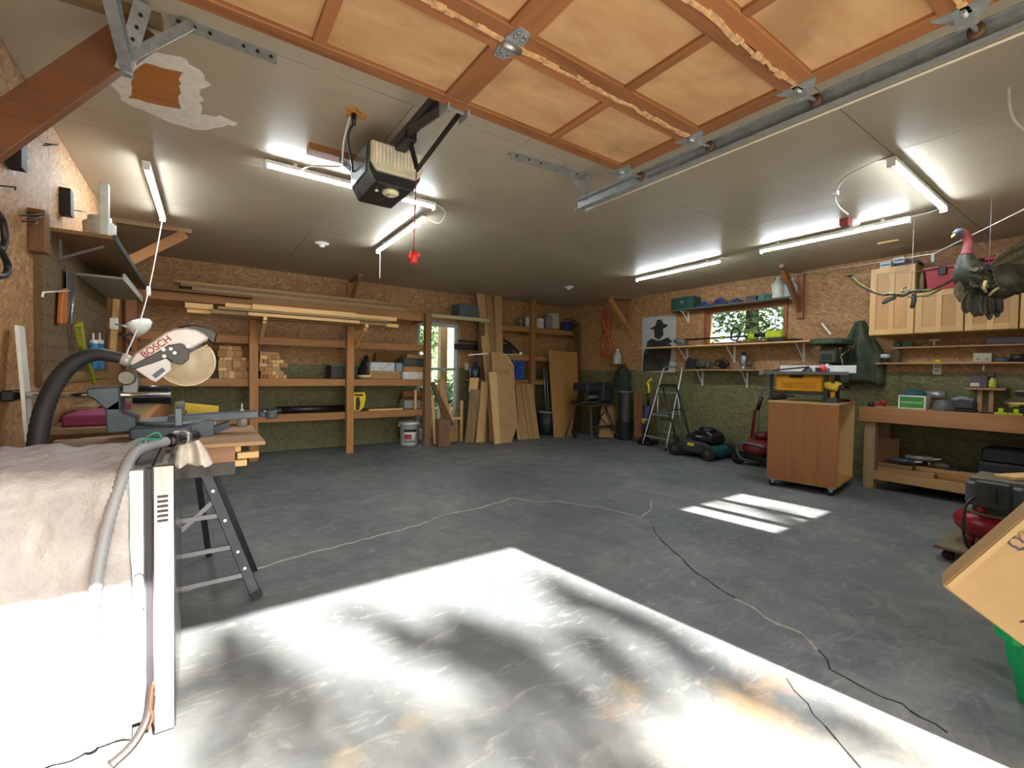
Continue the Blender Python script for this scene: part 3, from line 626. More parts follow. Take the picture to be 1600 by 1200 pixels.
q = N('brushed_stainless'); n_ = q.noise(q.coords((60, 60, 1.5)), 1, 3); q.col(q.ramp(n_, [(.3, lin('8f8d8a')), (.7, lin('b5b2ae'))])); STN = q.set(q.ramp(n_, [(.3, (.16,) * 3 + (1,)), (.7, (.28,) * 3 + (1,))]), 1.)
door = dw.p('door', MB().box((-.112, 1.685, .02), (-.058, 2.325, .828)), STN, .004)
mb = MB()
for i in range(6):
    z = .735 - i * .0145; dw.p('vent_slot', MB().cbox((-.088, 1.6845, z), (.026, .003, .007)), plain('3a2f3c', .6), parent=door)
dw.p('top_rail', MB().box((-.17, 1.72, .822), (-.155, 2.30, .834)).box((-.09, 1.70, .828), (-.075, 2.30, .837)), plain('5a5550', .5, .6))
dw.p('top_cover', MB().box((-.155, 1.72, .818), (-.115, 2.30, .826)), plain('4c4a46', .6, .3))
dw.p('kick_bracket', MB().tube(smoothpts([(-.115, 1.70, .17), (-.125, 1.67, .09), (-.155, 1.64, .045), (-.20, 1.62, .02)], 5), [.012] * 15 + [.016], 6, flat=.5), plain('302a28', .6))
dw.p('wire_loom', MB().tube(smoothpts([(-.112, 1.695, .18), (-.118, 1.675, .12), (-.113, 1.67, .09), (-.122, 1.66, .06)], 5), .004, 6), plain('8a3a26', .5))
# drain hose clipped up the side
pts = smoothpts([(-.245, 1.660, .06), (-.245, 1.662, .30), (-.235, 1.665, .50), (-.215, 1.670, .65), (-.185, 1.69, .78), (-.165, 1.75, .85), (-.14, 1.82, .865), (-.09, 1.92, .868)], 14)
rr = [.0145 + (.0022 if i % 2 else -.0012) for i in range(len(pts))]
hs = T('drain_hose', 'grey corrugated drain hose running up the dishwasher side', 'hose', (-.30, 1.655, .0)); hs.p('hose', MB().tube(pts, rr, 10), plain('8e8f93', .45, 0, .08))
hs.p('coupling', MB().cyl((-.09, 1.92, .868), (-.01, 2.04, .868), .020, .020).cyl((-.08, 1.935, .868), (-.067, 1.955, .868), .024, .024), BLACKP); hs.p('clamp', MB().cyl((-.05, 1.98, .868), (-.037, 2.0, .868), .0235, .0235), STEEL)
cable('tie_wire', 'thin green wire twisted round the hose on dishwasher', [(-.16, 1.8, .838), (-.15, 1.84, .868), (-.135, 1.86, .895), (-.11, 1.87, .905), (-.10, 1.86, .885), (-.125, 1.83, .89), (-.15, 1.80, .89), (-.16, 1.78, .865)], .003, plain('1e8a6a', .5), cat='wire')
def rag(u, v):
    x = -.055 + .035 * v + (u - .5) * (.035 + .085 * v); zz = .885 - .006 * u - .115 * v * v - .012 * abs(math.sin(u * 9)) * v
    return (x + .005 * v, 2.08 + .025 * math.sin(u * 11 + v * 3) * v - .06 * v + .012 * math.sin(u * 5), zz)
one('rag', 'crumpled off-white rag draped over dishwasher top corner', 'cloth', MB().grid(rag, 18, 14), plain('cfc6ba', .95, 0, .12, 20, .4), solid=.006)
pts = smoothpts([tuple(G(18, 1205, .02)), tuple(G(48, 1130, .02)), tuple(G(74, 1078, .02))], 12)
one('hose_length', 'short grey ribbed hose lying on floor at bottom left', 'hose', MB().tube(pts, [.013 + (.002 if i % 2 else -.001) for i in range(len(pts))], 10), plain('85868c', .5, 0, .08))
one('trim_scrap', 'curved pale strip lying on floor at bottom left corner', 'strip', MB().tube(smoothpts([tuple(G(-10, 1135, .012)), tuple(G(25, 1108, .012)), tuple(G(60, 1062, .012))], 6), .012, 6, flat=.5), plain('b3a08f', .7))
# ---------------- saw stand: plywood top on black folding legs
st = T('saw_stand', 'black folding work stand with plywood top under mitre saw', 'work stand', (-.1, 2.8, 0))
zt = .775
top = [G(415, 689, zt + .012), G(393, 664, zt + .012), G(130, 684, zt + .012), V((-.62, 2.40, 0)), V((.10, 2.36, 0))]
tb = [(p.x, p.y) for p in top]
st.p('plywood_top', MB().prism(tb, 'xy', zt - .006, zt + .012), wood('a07a54', 'x', .6, .2), .002)
st.p('top_beam', MB().box((-.55, 2.47, zt - .095), (.14, 2.53, zt - .006)), wood('8a6448', 'x')); st.p('lower_beam', MB().box((-.55, 2.46, zt - .15), (.14, 2.52, zt - .095)), DARKSTEEL)
st.p('top_beam', MB().box((-.55, 2.90, zt - .095), (.05, 2.96, zt - .006)), wood('8a6448', 'x'))
st.p('clamp_block', MB().box((.14, 2.48, zt - .05), (.165, 2.52, zt - .006)).box((.15, 2.48, zt - .085), (.24, 2.52, zt - .055)).box((.14, 2.48, zt - .12), (.19, 2.52, zt - .09)), WPALE['x'], .002)
LG = plain('2e3036', .45, .4, .15)
foot = G(402, 935); tp = V((.02, 2.50, zt - .12)); 
l1 = st.p('leg', MB().bar(tp, foot + V((0, 0, .0)), .045, .022, (0, 1, 0)), LG, .003); st.p('rubber_foot', MB().bar(foot + (tp - foot) * .06, foot + V((0, 0, .01)), .05, .03, (0, 1, 0)), RUBBER, .0, l1)
for f in (.16, .38, .62, .75): st.p('rivet', MB().lathe(tp.lerp(foot, f) + V((0, -.012, 0)), [(.007, -.003), (.007, .003)], 8, 'y'), STEEL, parent=l1)
tp2 = V((.05, 2.56, zt - .12)); f2 = foot + V((.02, .35, 0)); st.p('leg', MB().bar(tp2, f2, .03, .02, (0, 1, 0)), LG)
tp3 = V((-.10, 2.50, zt - .12)); f3 = V((-.16, 2.46, 0.)); st.p('leg', MB().bar(tp3, f3, .03, .02, (0, 1, 0)), LG); tp4 = V((-.45, 2.94, zt - .09)); st.p('leg', MB().bar(tp4, (-.55, 3.1, 0), .03, .02, (0, 1, 0)), LG); st.p('leg', MB().bar((-.02, 2.94, zt - .09), (.05, 3.2, 0), .03, .02, (0, 1, 0)), LG)
for f in (.34, .58, .80): st.p('cross_bar', MB().bar(tp.lerp(foot, f), tp3.lerp(f3, f), .015, .02), plain('6a6c70', .5, .3))
st.p('diagonal_brace', MB().bar(tp.lerp(foot, .22), tp3.lerp(f3, .5), .008, .02), plain('6a6c70', .5, .3))
# ---------------- mitre saw
SY = 2.72
def S(x, y): p = BY(x, y, SY); return (p.x, p.z)
ms = T('mitre_saw', 'silver and slate sliding mitre saw with clear blade guard', 'saw', (0, SY, zt + .012))
SILV = plain('c9c5c4', .35, .15, .06); SLATE = plain('4a5661', .45, .3, .12)
ms.p('upper_guard', MB().prism([S(*p) for p in ((203, 566), (212, 553), (258, 521), (272, 515), (290, 513), (306, 516), (318, 522), (327, 530), (300, 545), (280, 552), (262, 556), (226, 575), (207, 575))], 'xz', SY - .05, SY + .05), SILV, .008)
c = BY(292, 565, SY); r = (BY(336, 565, SY) - c).length
ms.p('blade', MB().lathe((c.x, SY, c.z), [(.01, -.0012), (r * .88, -.0012), (r * .88, .0012), (.01, .0012)], 32, 'y'), STEEL)
q = N('amber_clear_guard'); q.b.inputs['Base Color'].default_value = lin('cbb894'); q.b.inputs['Roughness'].default_value = .15; q.b.inputs['Alpha'].default_value = .42; AMBER = q.m
poly = [(c.x + r * math.cos(a), c.z + r * math.sin(a)) for a in [math.radians(x) for x in range(-158, 46, 8)]] + [(c.x - .01, c.z + .03)]
ms.p('blade_guard', MB().prism(poly, 'xz', SY - .032, SY - .028).prism(poly, 'xz', SY + .028, SY + .032), AMBER)
ms.p('guard_rim', MB().tube([V((c.x + r * math.cos(a), SY - .03, c.z + r * math.sin(a))) for a in [math.radians(x) for x in range(-158, 46, 6)]], .004, 6).tube([V((c.x, SY - .033, c.z + .03)), V((c.x + r * .72, SY - .033, c.z + r * .72))], .004, 5), plain('d6cbb0', .3))
ms.p('motor_plate', MB().prism([S(*p) for p in ((213, 577), (256, 556), (268, 566), (269, 578), (245, 597), (238, 594))], 'xz', SY - .062, SY - .048), plain('d0ced2', .4, .1, .04), .003)
pl = S(249, 583); ms.p('label_plate', MB().prism([S(*p) for p in ((239, 586), (255, 574), (260, 579), (245, 591))], 'xz', SY - .064, SY - .0615), plain('5a6a78', .5))
ms.p('lever_arm', MB().prism([S(*p) for p in ((203, 574), (208, 578), (240, 568), (262, 560), (275, 568), (285, 570), (296, 561), (296, 545), (284, 537), (264, 540), (252, 548))], 'xz', SY - .068, SY - .05), plain('33353c', .4), .003)
for p in ((268, 546), (274, 552), (294, 542), (257, 547), (258, 557)): s_ = S(*p); ms.p('bolt', MB().lathe((s_[0], SY - .068, s_[1]), [(.007, -.004), (.008, 0), (.008, .004)], 10, 'y'), CHROME)
ms.p('handle', MB().prism([S(*p) for p in ((276, 511), (300, 507), (322, 511), (340, 520), (335, 540), (324, 530), (305, 518))], 'xz', SY + .0, SY + .05), BLACKP, .006)
ms.p('dust_port', MB().cyl(V((S(206, 566)[0], SY, S(206, 566)[1])), V((S(188, 559)[0], SY - .01, S(188, 559)[1])), .028, .026), SILV)
ms.p('pivot', MB().prism([S(*p) for p in ((192, 618), (194, 590), (202, 580), (214, 582), (219, 595), (216, 618))], 'xz', SY - .04, SY + .04), plain('77797b', .45, .4), .004)
kb = S(200, 590); ms.p('bevel_knob', MB().lathe((kb[0], SY - .05, kb[1]), [(.028, -.012), (.034, -.006), (.034, .008), (.02, .014)], 14, 'y'), plain('6d6a64', .4, .6))
for dz, dy in ((0, -.03), (0, .05)): ms.p('slide_rail', MB().cyl(V((S(16, 619)[0], SY + dy, S(16, 617)[1])), V((S(268, 617)[0], SY + dy, S(268, 616)[1])), .015), CHROME)
a_ = S(8, 618); b_ = S(30, 618); ms.p('rail_end', MB().box((a_[0], SY - .06, a_[1] - .022), (b_[0], SY + .07, a_[1] + .022)), BLACKP, .006)
a_ = S(208, 617); b_ = S(268, 617); ms.p('motor', MB().cyl(V((a_[0], SY + .01, a_[1])), V((b_[0], SY + .01, b_[1])), .045), BLACKP)
ms.p('rail_carrier', MB().prism([S(*p) for p in ((140, 606), (190, 603), (192, 640), (170, 640), (150, 622), (140, 618))], 'xz', SY - .07, SY + .08), SLATE, .006)
ms.p('base_column', MB().prism([S(*p) for p in ((168, 636), (192, 620), (192, 642), (216, 650), (216, 672), (170, 675))], 'xz', SY - .07, SY + .08), SLATE, .006)
zt2 = zt + .012
bl = MB().box((S(205, 655)[0], SY - .10, zt2), (S(300, 655)[0], SY + .30, zt2 + .06)); ms.p('base_table', bl, SLATE, .01)
ms.p('turntable', MB().lathe((S(275, 655)[0], SY + .06, zt2 + .06), [(.15, 0), (.155, .004), (.155, .018)], 24), plain('7a8088', .4, .5))
pa, pb = S(270, 652), S(404, 648); ms.p('mitre_arm', MB().prism([S(*p) for p in ((262, 650), (330, 645), (402, 642), (404, 652), (340, 658), (262, 662))], 'xz', SY - .02, SY + .05), SLATE, .004)
ms.p('detent_knob', MB().cyl(V((S(404, 647)[0], SY + .015, S(404, 647)[1])), V((S(417, 650)[0], SY + .015, S(417, 650)[1])), .012).cyl(V((S(417, 650)[0], SY + .015, S(417, 650)[1])), V((S(433, 648)[0], SY + .015, S(433, 648)[1])), .022, .020), plain('3c4048', .5))
ms.p('arm_support', MB().prism([S(*p) for p in ((268, 660), (318, 655), (334, 655), (335, 690), (316, 690), (312, 678), (300, 672), (272, 672))], 'xz', SY - .06, SY - .02), SLATE, .004); ms.p('side_foot', MB().prism([S(*p) for p in ((334, 666), (358, 658), (360, 668), (336, 677))], 'xz', SY - .02, SY + .04), plain('2a3a44', .5))
f_ = S(279, 640); ms.p('fence', MB().box((f_[0] - .008, SY - .22, zt2 + .07), (f_[0] + .02, SY - .03, zt2 + .15)).box((f_[0] - .008, SY + .03, zt2 + .07), (f_[0] + .02, SY + .32, zt2 + .15)), plain('5c6b74', .4, .5), .003)
dr = V((258, 521, 0)) - V((212, 553, 0)); 
a_, b_ = V((S(229, 553)[0], SY - .0515, S(229, 553)[1])), V((S(262, 531)[0], SY - .0515, S(262, 531)[1])); text('BOSCH', .042, plain('a51c2c', .5), 'lettering', ms.o, frame((a_ + b_) / 2 + V((.0, 0, -.002)), b_ - a_, (0, 0, 1)), off=ms.off, bold=True)
# vacuum hose
pts = smoothpts([tuple(BY(x, y, Y)) for x, y, Y in ((189, 560, 2.71), (170, 556, 2.70), (148, 554, 2.68), (122, 563, 2.65), (98, 583, 2.62), (80, 612, 2.58), (66, 650, 2.55), (58, 700, 2.52), (56, 760, 2.5))], 8)
one('vacuum_hose', 'thick black vacuum hose arching from the mitre saw', 'hose', MB().tube(pts, [.024 + (.0014 if i % 2 else -.001) + .0003 * min(i, 25) for i in range(len(pts))], 12), plain('26262a', .6, 0, .15))
# small things on the stand and beyond
c_ = BY(306, 630, 3.05); c_.z = zt + .012 + .072
t = T('yellow_box', 'yellow and white product box standing behind the saw fence', 'box', (c_.x, 3.05, zt + .012)); rt = M.Rotation(.14, 3, 'Y'); t.p('carton', MB().cbox(c_, (.20, .05, .115), rt), plain('d9b52f', .6, 0, .08), .002); t.p('white_panel', MB().cbox(c_ + rt @ V((.07, -.026, -.02)), (.055, .002, .07), rt), WHITE); t.p('logo_patch', MB().cbox(c_ + rt @ V((-.055, -.026, .0)), (.025, .002, .04), rt), plain('4a5a2a', .5))
t = T('spray_bottle', 'small clear bottle standing beside the mitre arm', 'bottle', tuple(V((BY(378, 640, 3.0).x, 3.0, zt2)))); c_ = V((BY(378, 640, 3.0).x, 3.0, zt2)); t.p('bottle', MB().lathe(c_, [(.025, 0), (.027, .01), (.027, .05), (.012, .07), (.010, .08)], 14), plain('9a9a94', .2, 0, .1)); t.p('nozzle', MB().lathe(c_ + V((0, 0, .08)), [(.012, 0), (.012, .012), (.004, .02), (.003, .05)], 10), plain('c9c9c4', .4))
# ---------------- left wall
PEG = plain('6f5a40', .75, 0, .2, 25)
t = T('pegboard', 'brown pegboard panel on left wall', 'pegboard', (XL + .01, 4.2, 1.08)); t.p('panel', MB().box((XL + .001, 3.19, 1.08), (XL + .009, 5.25, 1.86)), PEG)
t.p('edge_strip', MB().box((XL + .001, 3.15, 1.02), (XL + .02, 3.19, 1.86)), WDARK['z']); t.p('lower_batten', MB().box((XL + .001, 3.19, 1.02), (XL + .025, 5.25, 1.08)), WGREY['y'])
mb = MB()
for i in range(26):
    for j in range(9): mb.cbox((XL + .0093, 3.26 + i * .078, 1.14 + j * .08), (.001, .009, .009))
t.p('peg_holes', mb, plain('2a2018', .9), kind='stuff')
def lobed(yc, zc_, h, label):
    pr_ = [(yc - .045, zc_ - h / 2), (yc + .02, zc_ - h / 2)]; k = 4
    for i in range(k):
        a, b = zc_ - h / 2 + h / k * i, zc_ - h / 2 + h / k * (i + 1); pr_ += [(yc + .035, a + .004), (yc + .045, (a + b) / 2), (yc + .035, b - .004), (yc + .022, b)]
    pr_ += [(yc - .045, zc_ + h / 2)]; one('rod_holder', label, 'holder', MB().prism(pr_, 'yz', XL + .001, XL + .05), plain('17131a', .6), .002, group='black lobed wall holders')
p = RX(95, 316, XL); lobed(p.y, p.z, .155, 'black four-lobed holder on left wall below the ceiling'); p = RX(12, 225, XL); lobed(p.y, p.z, .2, 'black lobed holder at the left picture edge under the brace')
for (a, b, k) in (((8, 334), (50, 333), 0), ((20, 340), (52, 338), 1), ((48, 223), (78, 226), 2), ((122, 330), (112, 329), 3), ((0, 293), (8, 292), 4), ((24, 350), (44, 347), 5)):
    A, B = RX(*a, XL + .02), RX(*b, XL + .02); one('long_nail', 'dark nail sticking out of the left wall', 'nail', MB().tube([V((XL, B.y, B.z)), V((XL + .055, B.y - .02, B.z)), V((XL + .06, A.y, A.z))], .003, 5), DARKSTEEL, group='nails in the left wall')
pts = [RX(x, y, XL + .04) for x, y in ((-6, 330), (4, 345), (8, 375), (2, 390), (-5, 385), (3, 395), (12, 415), (8, 430), (-6, 432))]
one('coiled_cable', 'black cable coil hanging at the left picture edge', 'cable', MB().tube(smoothpts(pts, 5), .012, 8), BLACK)
one('bracket_block', 'brown wooden bracket block on left wall', 'bracket', MB().box((XL, 3.06, 1.66), (XL + .06, 3.148, 1.86)), WDARK['z'], .003)
# high shelf on the left wall
zs_ = 1.84
t = T('mounted_shelf', 'brown shelf board high on left wall above the pegboard', 'shelf', (XL + .12, 4.4, zs_)); t.p('board', MB().box((XL, 3.42, zs_), (XL + .26, 5.30, zs_ + .02)), wood('7a5a38', 'y')); t.p('front_edge', MB().box((XL + .26, 3.42, zs_ - .008), (XL + .275, 5.30, zs_ + .026)), plain('3a4648', .5)); 
for y in (3.6, 5.0): t.p('bracket', MB().box((XL, y, zs_ - .12), (XL + .02, y + .02, zs_)).bar((XL + .01, y + .01, zs_ - .11), (XL + .2, y + .01, zs_ - .01), .012, .012), GREY)
t = T('tool_rack', 'pale rack of small tools under the left wall shelf', 'tool rack', (XL + .12, 4.6, zs_ - .12)); t.p('tray', MB().box((XL, 4.05, zs_ - .13), (XL + .24, 5.25, zs_ - .115)), plain('8d8a80', .6)); t.p('lip', MB().box((XL + .24, 4.05, zs_ - .14), (XL + .25, 5.25, zs_ - .09)), plain('b9b6a8', .6))
for i in range(7): y = 4.3 + i * .12; t.p('tool', MB().cyl((XL + .21, y, zs_ - .115), (XL + .21 + rnd(-.02, .02), y + rnd(-.03, .03), zs_ - .05 + rnd(-.01, .01)), .011), plain(('8b8f92', '6a4a2a', 'c2c2bd', '3c3f44')[i % 4], .5))
c_ = V((XL + .175, RX(156, 380, XL + .175).y, zs_ + .0205)); one('white_jar', 'round white tub standing on the left wall shelf', 'tub', MB().lathe(c_, [(.065, 0), (.075, .01), (.077, .11), (.055, .125), (.055, .15), (.0, .15)], 18), plain('c9c4ba', .5))
c_ = V((XL + .2, RX(178, 395, XL + .2).y, zs_ + .0205)); one('small_cup', 'small pale cup at far end of left wall shelf', 'cup', MB().lathe(c_, [(.03, 0), (.035, .07), (.03, .07), (.026, .01)], 14), plain('bfc0bb', .5))
c_ = V((XL + .22, RX(165, 375, XL + .22).y, zs_ + .0205)); one('level_case', 'tall narrow pale box standing upright on left wall shelf', 'box', MB().box(c_ + V((-.02, -.05, 0)), c_ + V((.02, .0, .30))), plain('d0d6d0', .5), .003)
# tools on the pegboard
p = RX(100, 470, XL + .03); t = T('hand_saw', 'hand saw with orange wooden handle hanging on pegboard', 'saw', (XL + .03, p.y, 1.30))
def W(x, y): k = RX(x, y, XL + .03); return (k.y, k.z)
t.p('blade', MB().prism([W(104, 420), (W(118, 432)), W(113, 470), W(105, 500)], 'yz', XL + .028, XL + .032), plain('6d7076', .4, .7)); t.p('handle', MB().prism([W(95, 452), W(103, 450), W(102, 504), W(92, 506)], 'yz', XL + .02, XL + .04), wood('b5622a', 'z'), .004)
t = T('wire_hook', 'white wire hook bracket on pegboard', 'hook', (XL + .03, 3.5, 1.5)); t.p('wire', MB().tube([RX(66, 464, XL + .08), RX(67, 457, XL + .08), RX(108, 454, XL + .03)], .005, 6), WHITE)
one('pry_bar', 'thin steel bar hanging on pegboard beside hand saw', 'bar', MB().tube([RX(114, 450, XL + .03), RX(111, 507, XL + .03)], .008, 8), STEEL)
t = T('yellow_brush', 'lime green scrub brush hanging on pegboard', 'brush', (XL + .04, 4.1, 1.05)); t.p('handle', MB().tube(smoothpts([RX(124, 503, XL + .05), RX(127, 530, XL + .05), RX(132, 555, XL + .05), RX(142, 580, XL + .05), RX(147, 600, XL + .05)], 4), [.018] * 9 + [.012] * 8, 8, flat=.6), plain('9aa32a', .6)); t.p('bristles', MB().bar(RX(122, 508, XL + .06), RX(128, 540, XL + .06), .03, .03), plain('a8b03a', .9, 0, .3, 60, .6))
for i, (px, lb) in enumerate(((146, 'blue and white caulk tube left of its twin'), (156, 'blue and white caulk tube right of its twin'))):
    t = T('caulk_tube', lb, 'caulk tube', tuple(RX(px, 575, XL + .06)), group='caulk tubes'); a_ = RX(px, 577, XL + .06); b_ = RX(px, 537, XL + .06); n_ = RX(px - .5, 520, XL + .06); t.p('barrel', MB().cyl(a_, b_, .024), plain('3a83bd', .4)); t.p('cap', MB().cyl(b_, b_.lerp(n_, .35), .024, .02), WHITE); t.p('nozzle', MB().cyl(b_.lerp(n_, .35), n_, .008, .004), WHITE)
t = T('carpenter_level', 'pale wooden level leaning on left wall near the corner', 'level', tuple(RX(178, 545, XL + .05)))
a_, b_ = RX(177, 546, XL + .06), RX(183, 452, XL + .03)
for dy in (-.06, .06): t.p('rail', MB().bar(a_ + V((0, dy, 0)), b_ + V((0, dy, 0)), .025, .03, (1, 0, 0)), WPALE['z'])
for f in (0, .5, 1): t.p('cross_piece', MB().bar(a_.lerp(b_, f) + V((0, -.06, 0)), a_.lerp(b_, f) + V((0, .06, 0)), .025, .03), WPALE['y'])
# clip-on lamp
lp = T('clamp_lamp', 'white clamp lamp with cone shade near the mitre saw', 'lamp', tuple(BY(178, 520, 4.6))); a_, b_ = BY(178, 506, 4.6), BY(207, 516, 4.4)
lp.p('arm', MB().tube([a_, a_.lerp(b_, .5) + V((0, 0, .01)), b_], .008, 6), WHITE); lp.p('clamp', MB().cbox(a_, (.05, .05, .09)), WHITE, .006); d_ = (BY(228, 505, 4.4) - b_).normalized(); lp.p('shade', MB().tube([b_ + d_ * -.01, b_ + d_ * .05, b_ + d_ * .10, b_ + d_ * .135], [.062, .06, .045, .015], 16), WHITE)
# white trim board leaning
a_ = RX(30, 695, XL + .10); b_ = RX(22, 508, XL + .03); t = one('trim_board', 'white painted trim board with pointed top leaning on left wall', 'board', MB().add([p + V((0, dy, dz)) + V((dx, 0, 0)) for p, dz in ((V((XL + .16, a_.y, 0)), 0), (b_, 0)) for dx in (0, .012) for dy in (-.0, .085)], [(0, 1, 5, 4), (2, 6, 7, 3), (0, 4, 6, 2), (1, 3, 7, 5), (4, 5, 7, 6), (0, 2, 3, 1)]), plain('d5d6cf', .5, 0, .06))
# left wall bench along the wall
lb_ = T('side_bench', 'rough wooden bench along left wall behind the saw', 'bench', (XL + .2, 4.6, 0)); zb_ = .80
lb_.p('top_board', MB().box((XL + .02, 3.15, zb_ - .03), (XL + .36, 6.1, zb_)), WGREY['y'], .002); lb_.p('apron', MB().box((XL + .36, 3.15, zb_ - .17), (XL + .40, 6.1, zb_)), W2x4['y'], .002)
for y in (3.2, 4.7, 6.0): lb_.p('leg', MB().box((XL + .28, y, 0), (XL + .36, y + .08, zb_ - .03)), W2x4['z'])
lb_.p('bottom_shelf', MB().box((XL + .02, 3.15, .22), (XL + .36, 6.1, .25)), WGREY['y'])
one('pink_case', 'magenta plastic case on the left bench behind vacuum hose', 'case', MB().box((XL + .08, 3.22, zb_), (XL + .26, 3.75, zb_ + .06)), plain('8a1f55', .5), .008)
one('pink_case', 'smaller magenta case on left bench farther along', 'case', MB().box((XL + .1, 4.1, zb_), (XL + .24, 4.45, zb_ + .05)), plain('7d2350', .5), .008)
for i, (x, y0, y1, z, h) in enumerate(((.05, 3.6, 5.0, .06, .02), (.1, 3.9, 5.6, .0, .03), (.22, 4.3, 5.7, .0, .025))): one('bench_offcut', ('thin grey plank lying on magenta case', 'weathered plank lying against left wall on the bench', 'weathered plank lying along front of left bench')[i], 'plank', MB().box((XL + x, y0 + .4 * (i == 2), zb_ + z + (.001 if i else 0)), (XL + x + .09, y1, zb_ + z + h)), WGREY['y'])
one('trigger_clamp', 'black trigger clamp hanging near the back left corner', 'clamp', MB().tube([BY(186, 520, 5.9), BY(200, 530, 5.9), BY(204, 548, 5.9)], .012, 6).bar(BY(184, 524, 5.9), BY(212, 522, 5.9), .02, .03), BLACK)
# ================================================================== BACK WALL: LUMBER RACK
rk = T('lumber_rack', 'long wooden storage rack with posts and shelves on back wall', 'rack', (1.1, 6.5, 0))
RY = 6.25
px_ = [-.58, .545, 1.675, 2.80]; ztop = [1.95, 1.86, 1.84, 1.98]
for i, (x, z) in enumerate(zip(px_, ztop)): rk.p('post', MB().box((x - .047, RY - .045, 0), (x + .047, RY + .045, z)), wood('8a6440', 'z') if i == 3 else (wood('8f5a38', 'z') if i == 0 else W2x4['z']), .003)
for (z, x0) in ((1.91, -.62), (1.465, -.62), (.95, -.62), (.50, -.62)): rk.p('front_rail', MB().box((x0, RY + .046, z - .047), (2.80, RY + .084, z + .047)), W2x4['x'], .002)
for z in (.95, .50):
    for k in range(4): y = RY + .09 + k * .125; rk.p('shelf_board', MB().box((-.64, y, z + .025), (2.84, y + .12, z + .047)), WGREY['x'])
for z in (1.91, .95, .5): rk.p('back_rail', MB().box((-.64, YB - .04, z - .045), (2.84, YB - .002, z + (.047 if z > 1 else .02))), W2x4['x'])
for x in px_:
    for z in (1.91, 1.465): rk.p('side_arm', MB().box((x - .02, RY + .085, z - .045), (x + .02, YB - .04, z + .045)), W2x4['y'])
za = 1.70
for x in px_[1:3]:
    rk.p('support_arm', MB().box((x + .048, 5.72, za - .04), (x + .086, RY + .04, za)), WPALE['y'], .002); rk.p('arm_brace', MB().bar((x + .067, 5.78, za - .05), (x + .067, RY - .02, za - .27), .036, .045), WPALE['z'], .002)
rk.p('front_rail', MB().box((2.85, RY - .0, 1.93), (3.88, RY + .04, 1.985)), wood('9d9a6c', 'x'), .002, label='pale greenish header rail above the back door')
def plank(px0, px1, Y, dep, z, th, mat, label, group=None, name='lumber_board', tilt=0.):
    x0 = BY(px0, 480, Y).x; x1 = BY(px1, 490, Y).x
    mb = MB().add([(x0, Y, z), (x1, Y + tilt, z), (x1, Y + dep + tilt, z), (x0, Y + dep, z), (x0, Y, z + th), (x1, Y + tilt, z + th), (x1, Y + dep + tilt, z + th), (x0, Y + dep, z + th)], [(0, 3, 2, 1), (4, 5, 6, 7), (0, 1, 5, 4), (1, 2, 6, 5), (2, 3, 7, 6), (3, 0, 4, 7)])
    return one(name, label, 'board', mb, mat, .0015, group)
GP = 'pale pine boards on the rack arms'; e = .0006
z = za + e
plank(388, 562, 5.72, .05, z, .036, WPALE['x'], 'front lowest pine board resting on the rack arms', GP)
plank(330, 605, 5.78, .10, z, .045, WGREY['x'], 'greyed board behind the front pine board on rack arms', GP)
plank(292, 623, 5.885, .14, z, .045, WPALE['x'], 'longest pale pine board on the rack arms', GP)
plank(345, 596, 6.03, .12, z, .045, WTRIM['x'], 'rearmost brown board on the rack arms', GP)
z += .046
plank(340, 606, 5.74, .10, z, .03, WGREY['x'], 'thin grey board in second layer on rack arms', GP)
plank(289, 333, 5.85, .05, z, .055, WPALE['x'], 'short pale pine offcut sticking out left on rack arms', GP)
plank(352, 595, 5.85, .09, z, .03, WPALE['x'], 'pale pine board in middle of second layer', GP)
plank(368, 612, 5.95, .12, z, .036, WTRIM['x'], 'tan board at back of second layer', GP)
z += .0305
plank(394, 556, 5.76, .045, z, .055, WPALE['x'], 'thick pale pine board on edge topmost in front', GP)
plank(352, 620, 5.82, .045, z, .05, WPALE['x'], 'long pale pine board topmost behind the thick one', GP)
plank(372, 545, 5.96, .07, z + .007, .05, WTRIM['x'], 'narrow tan strip at top back of the arm stack', GP)
GD = 'weathered boards on top of the rack'; z = 1.9575 + e
plank(205, 395, 6.20, .09, z, .03, WDARK['x'], 'dark board lying low at left end of top stack', GD)
plank(345, 652, 6.31, .13, z, .04, WGREY['x'], 'long grey board lowest in the top stack', GD); plank(300, 640, 6.45, .13, z, .04, WGREY['x'], 'long grey board behind in the top stack', GD); plank(276, 560, 6.59, .10, z, .04, WDARK['x'], 'dark board against the wall in top stack', GD)
z += .041; plank(300, 632, 6.31, .12, z, .035, WTRIM['x'], 'tan board in second layer of top stack', GD); plank(286, 612, 6.44, .11, z, .035, WGREY['x'], 'grey board in second layer of top stack', GD)
z += .0355; plank(282, 615, 6.32, .13, z, .035, WGREY['x'], 'grey board in third layer of top stack', GD); plank(280, 560, 6.46, .12, z, .035, WDARK['x'], 'dark board in third layer of top stack', GD)
z += .0355; plank(272, 606, 6.33, .12, z, .03, WTRIM['x'], 'tan board topmost in front of top stack', GD); plank(290, 590, 6.47, .1, z, .03, WGREY['x'], 'grey board topmost at back of top stack', GD)
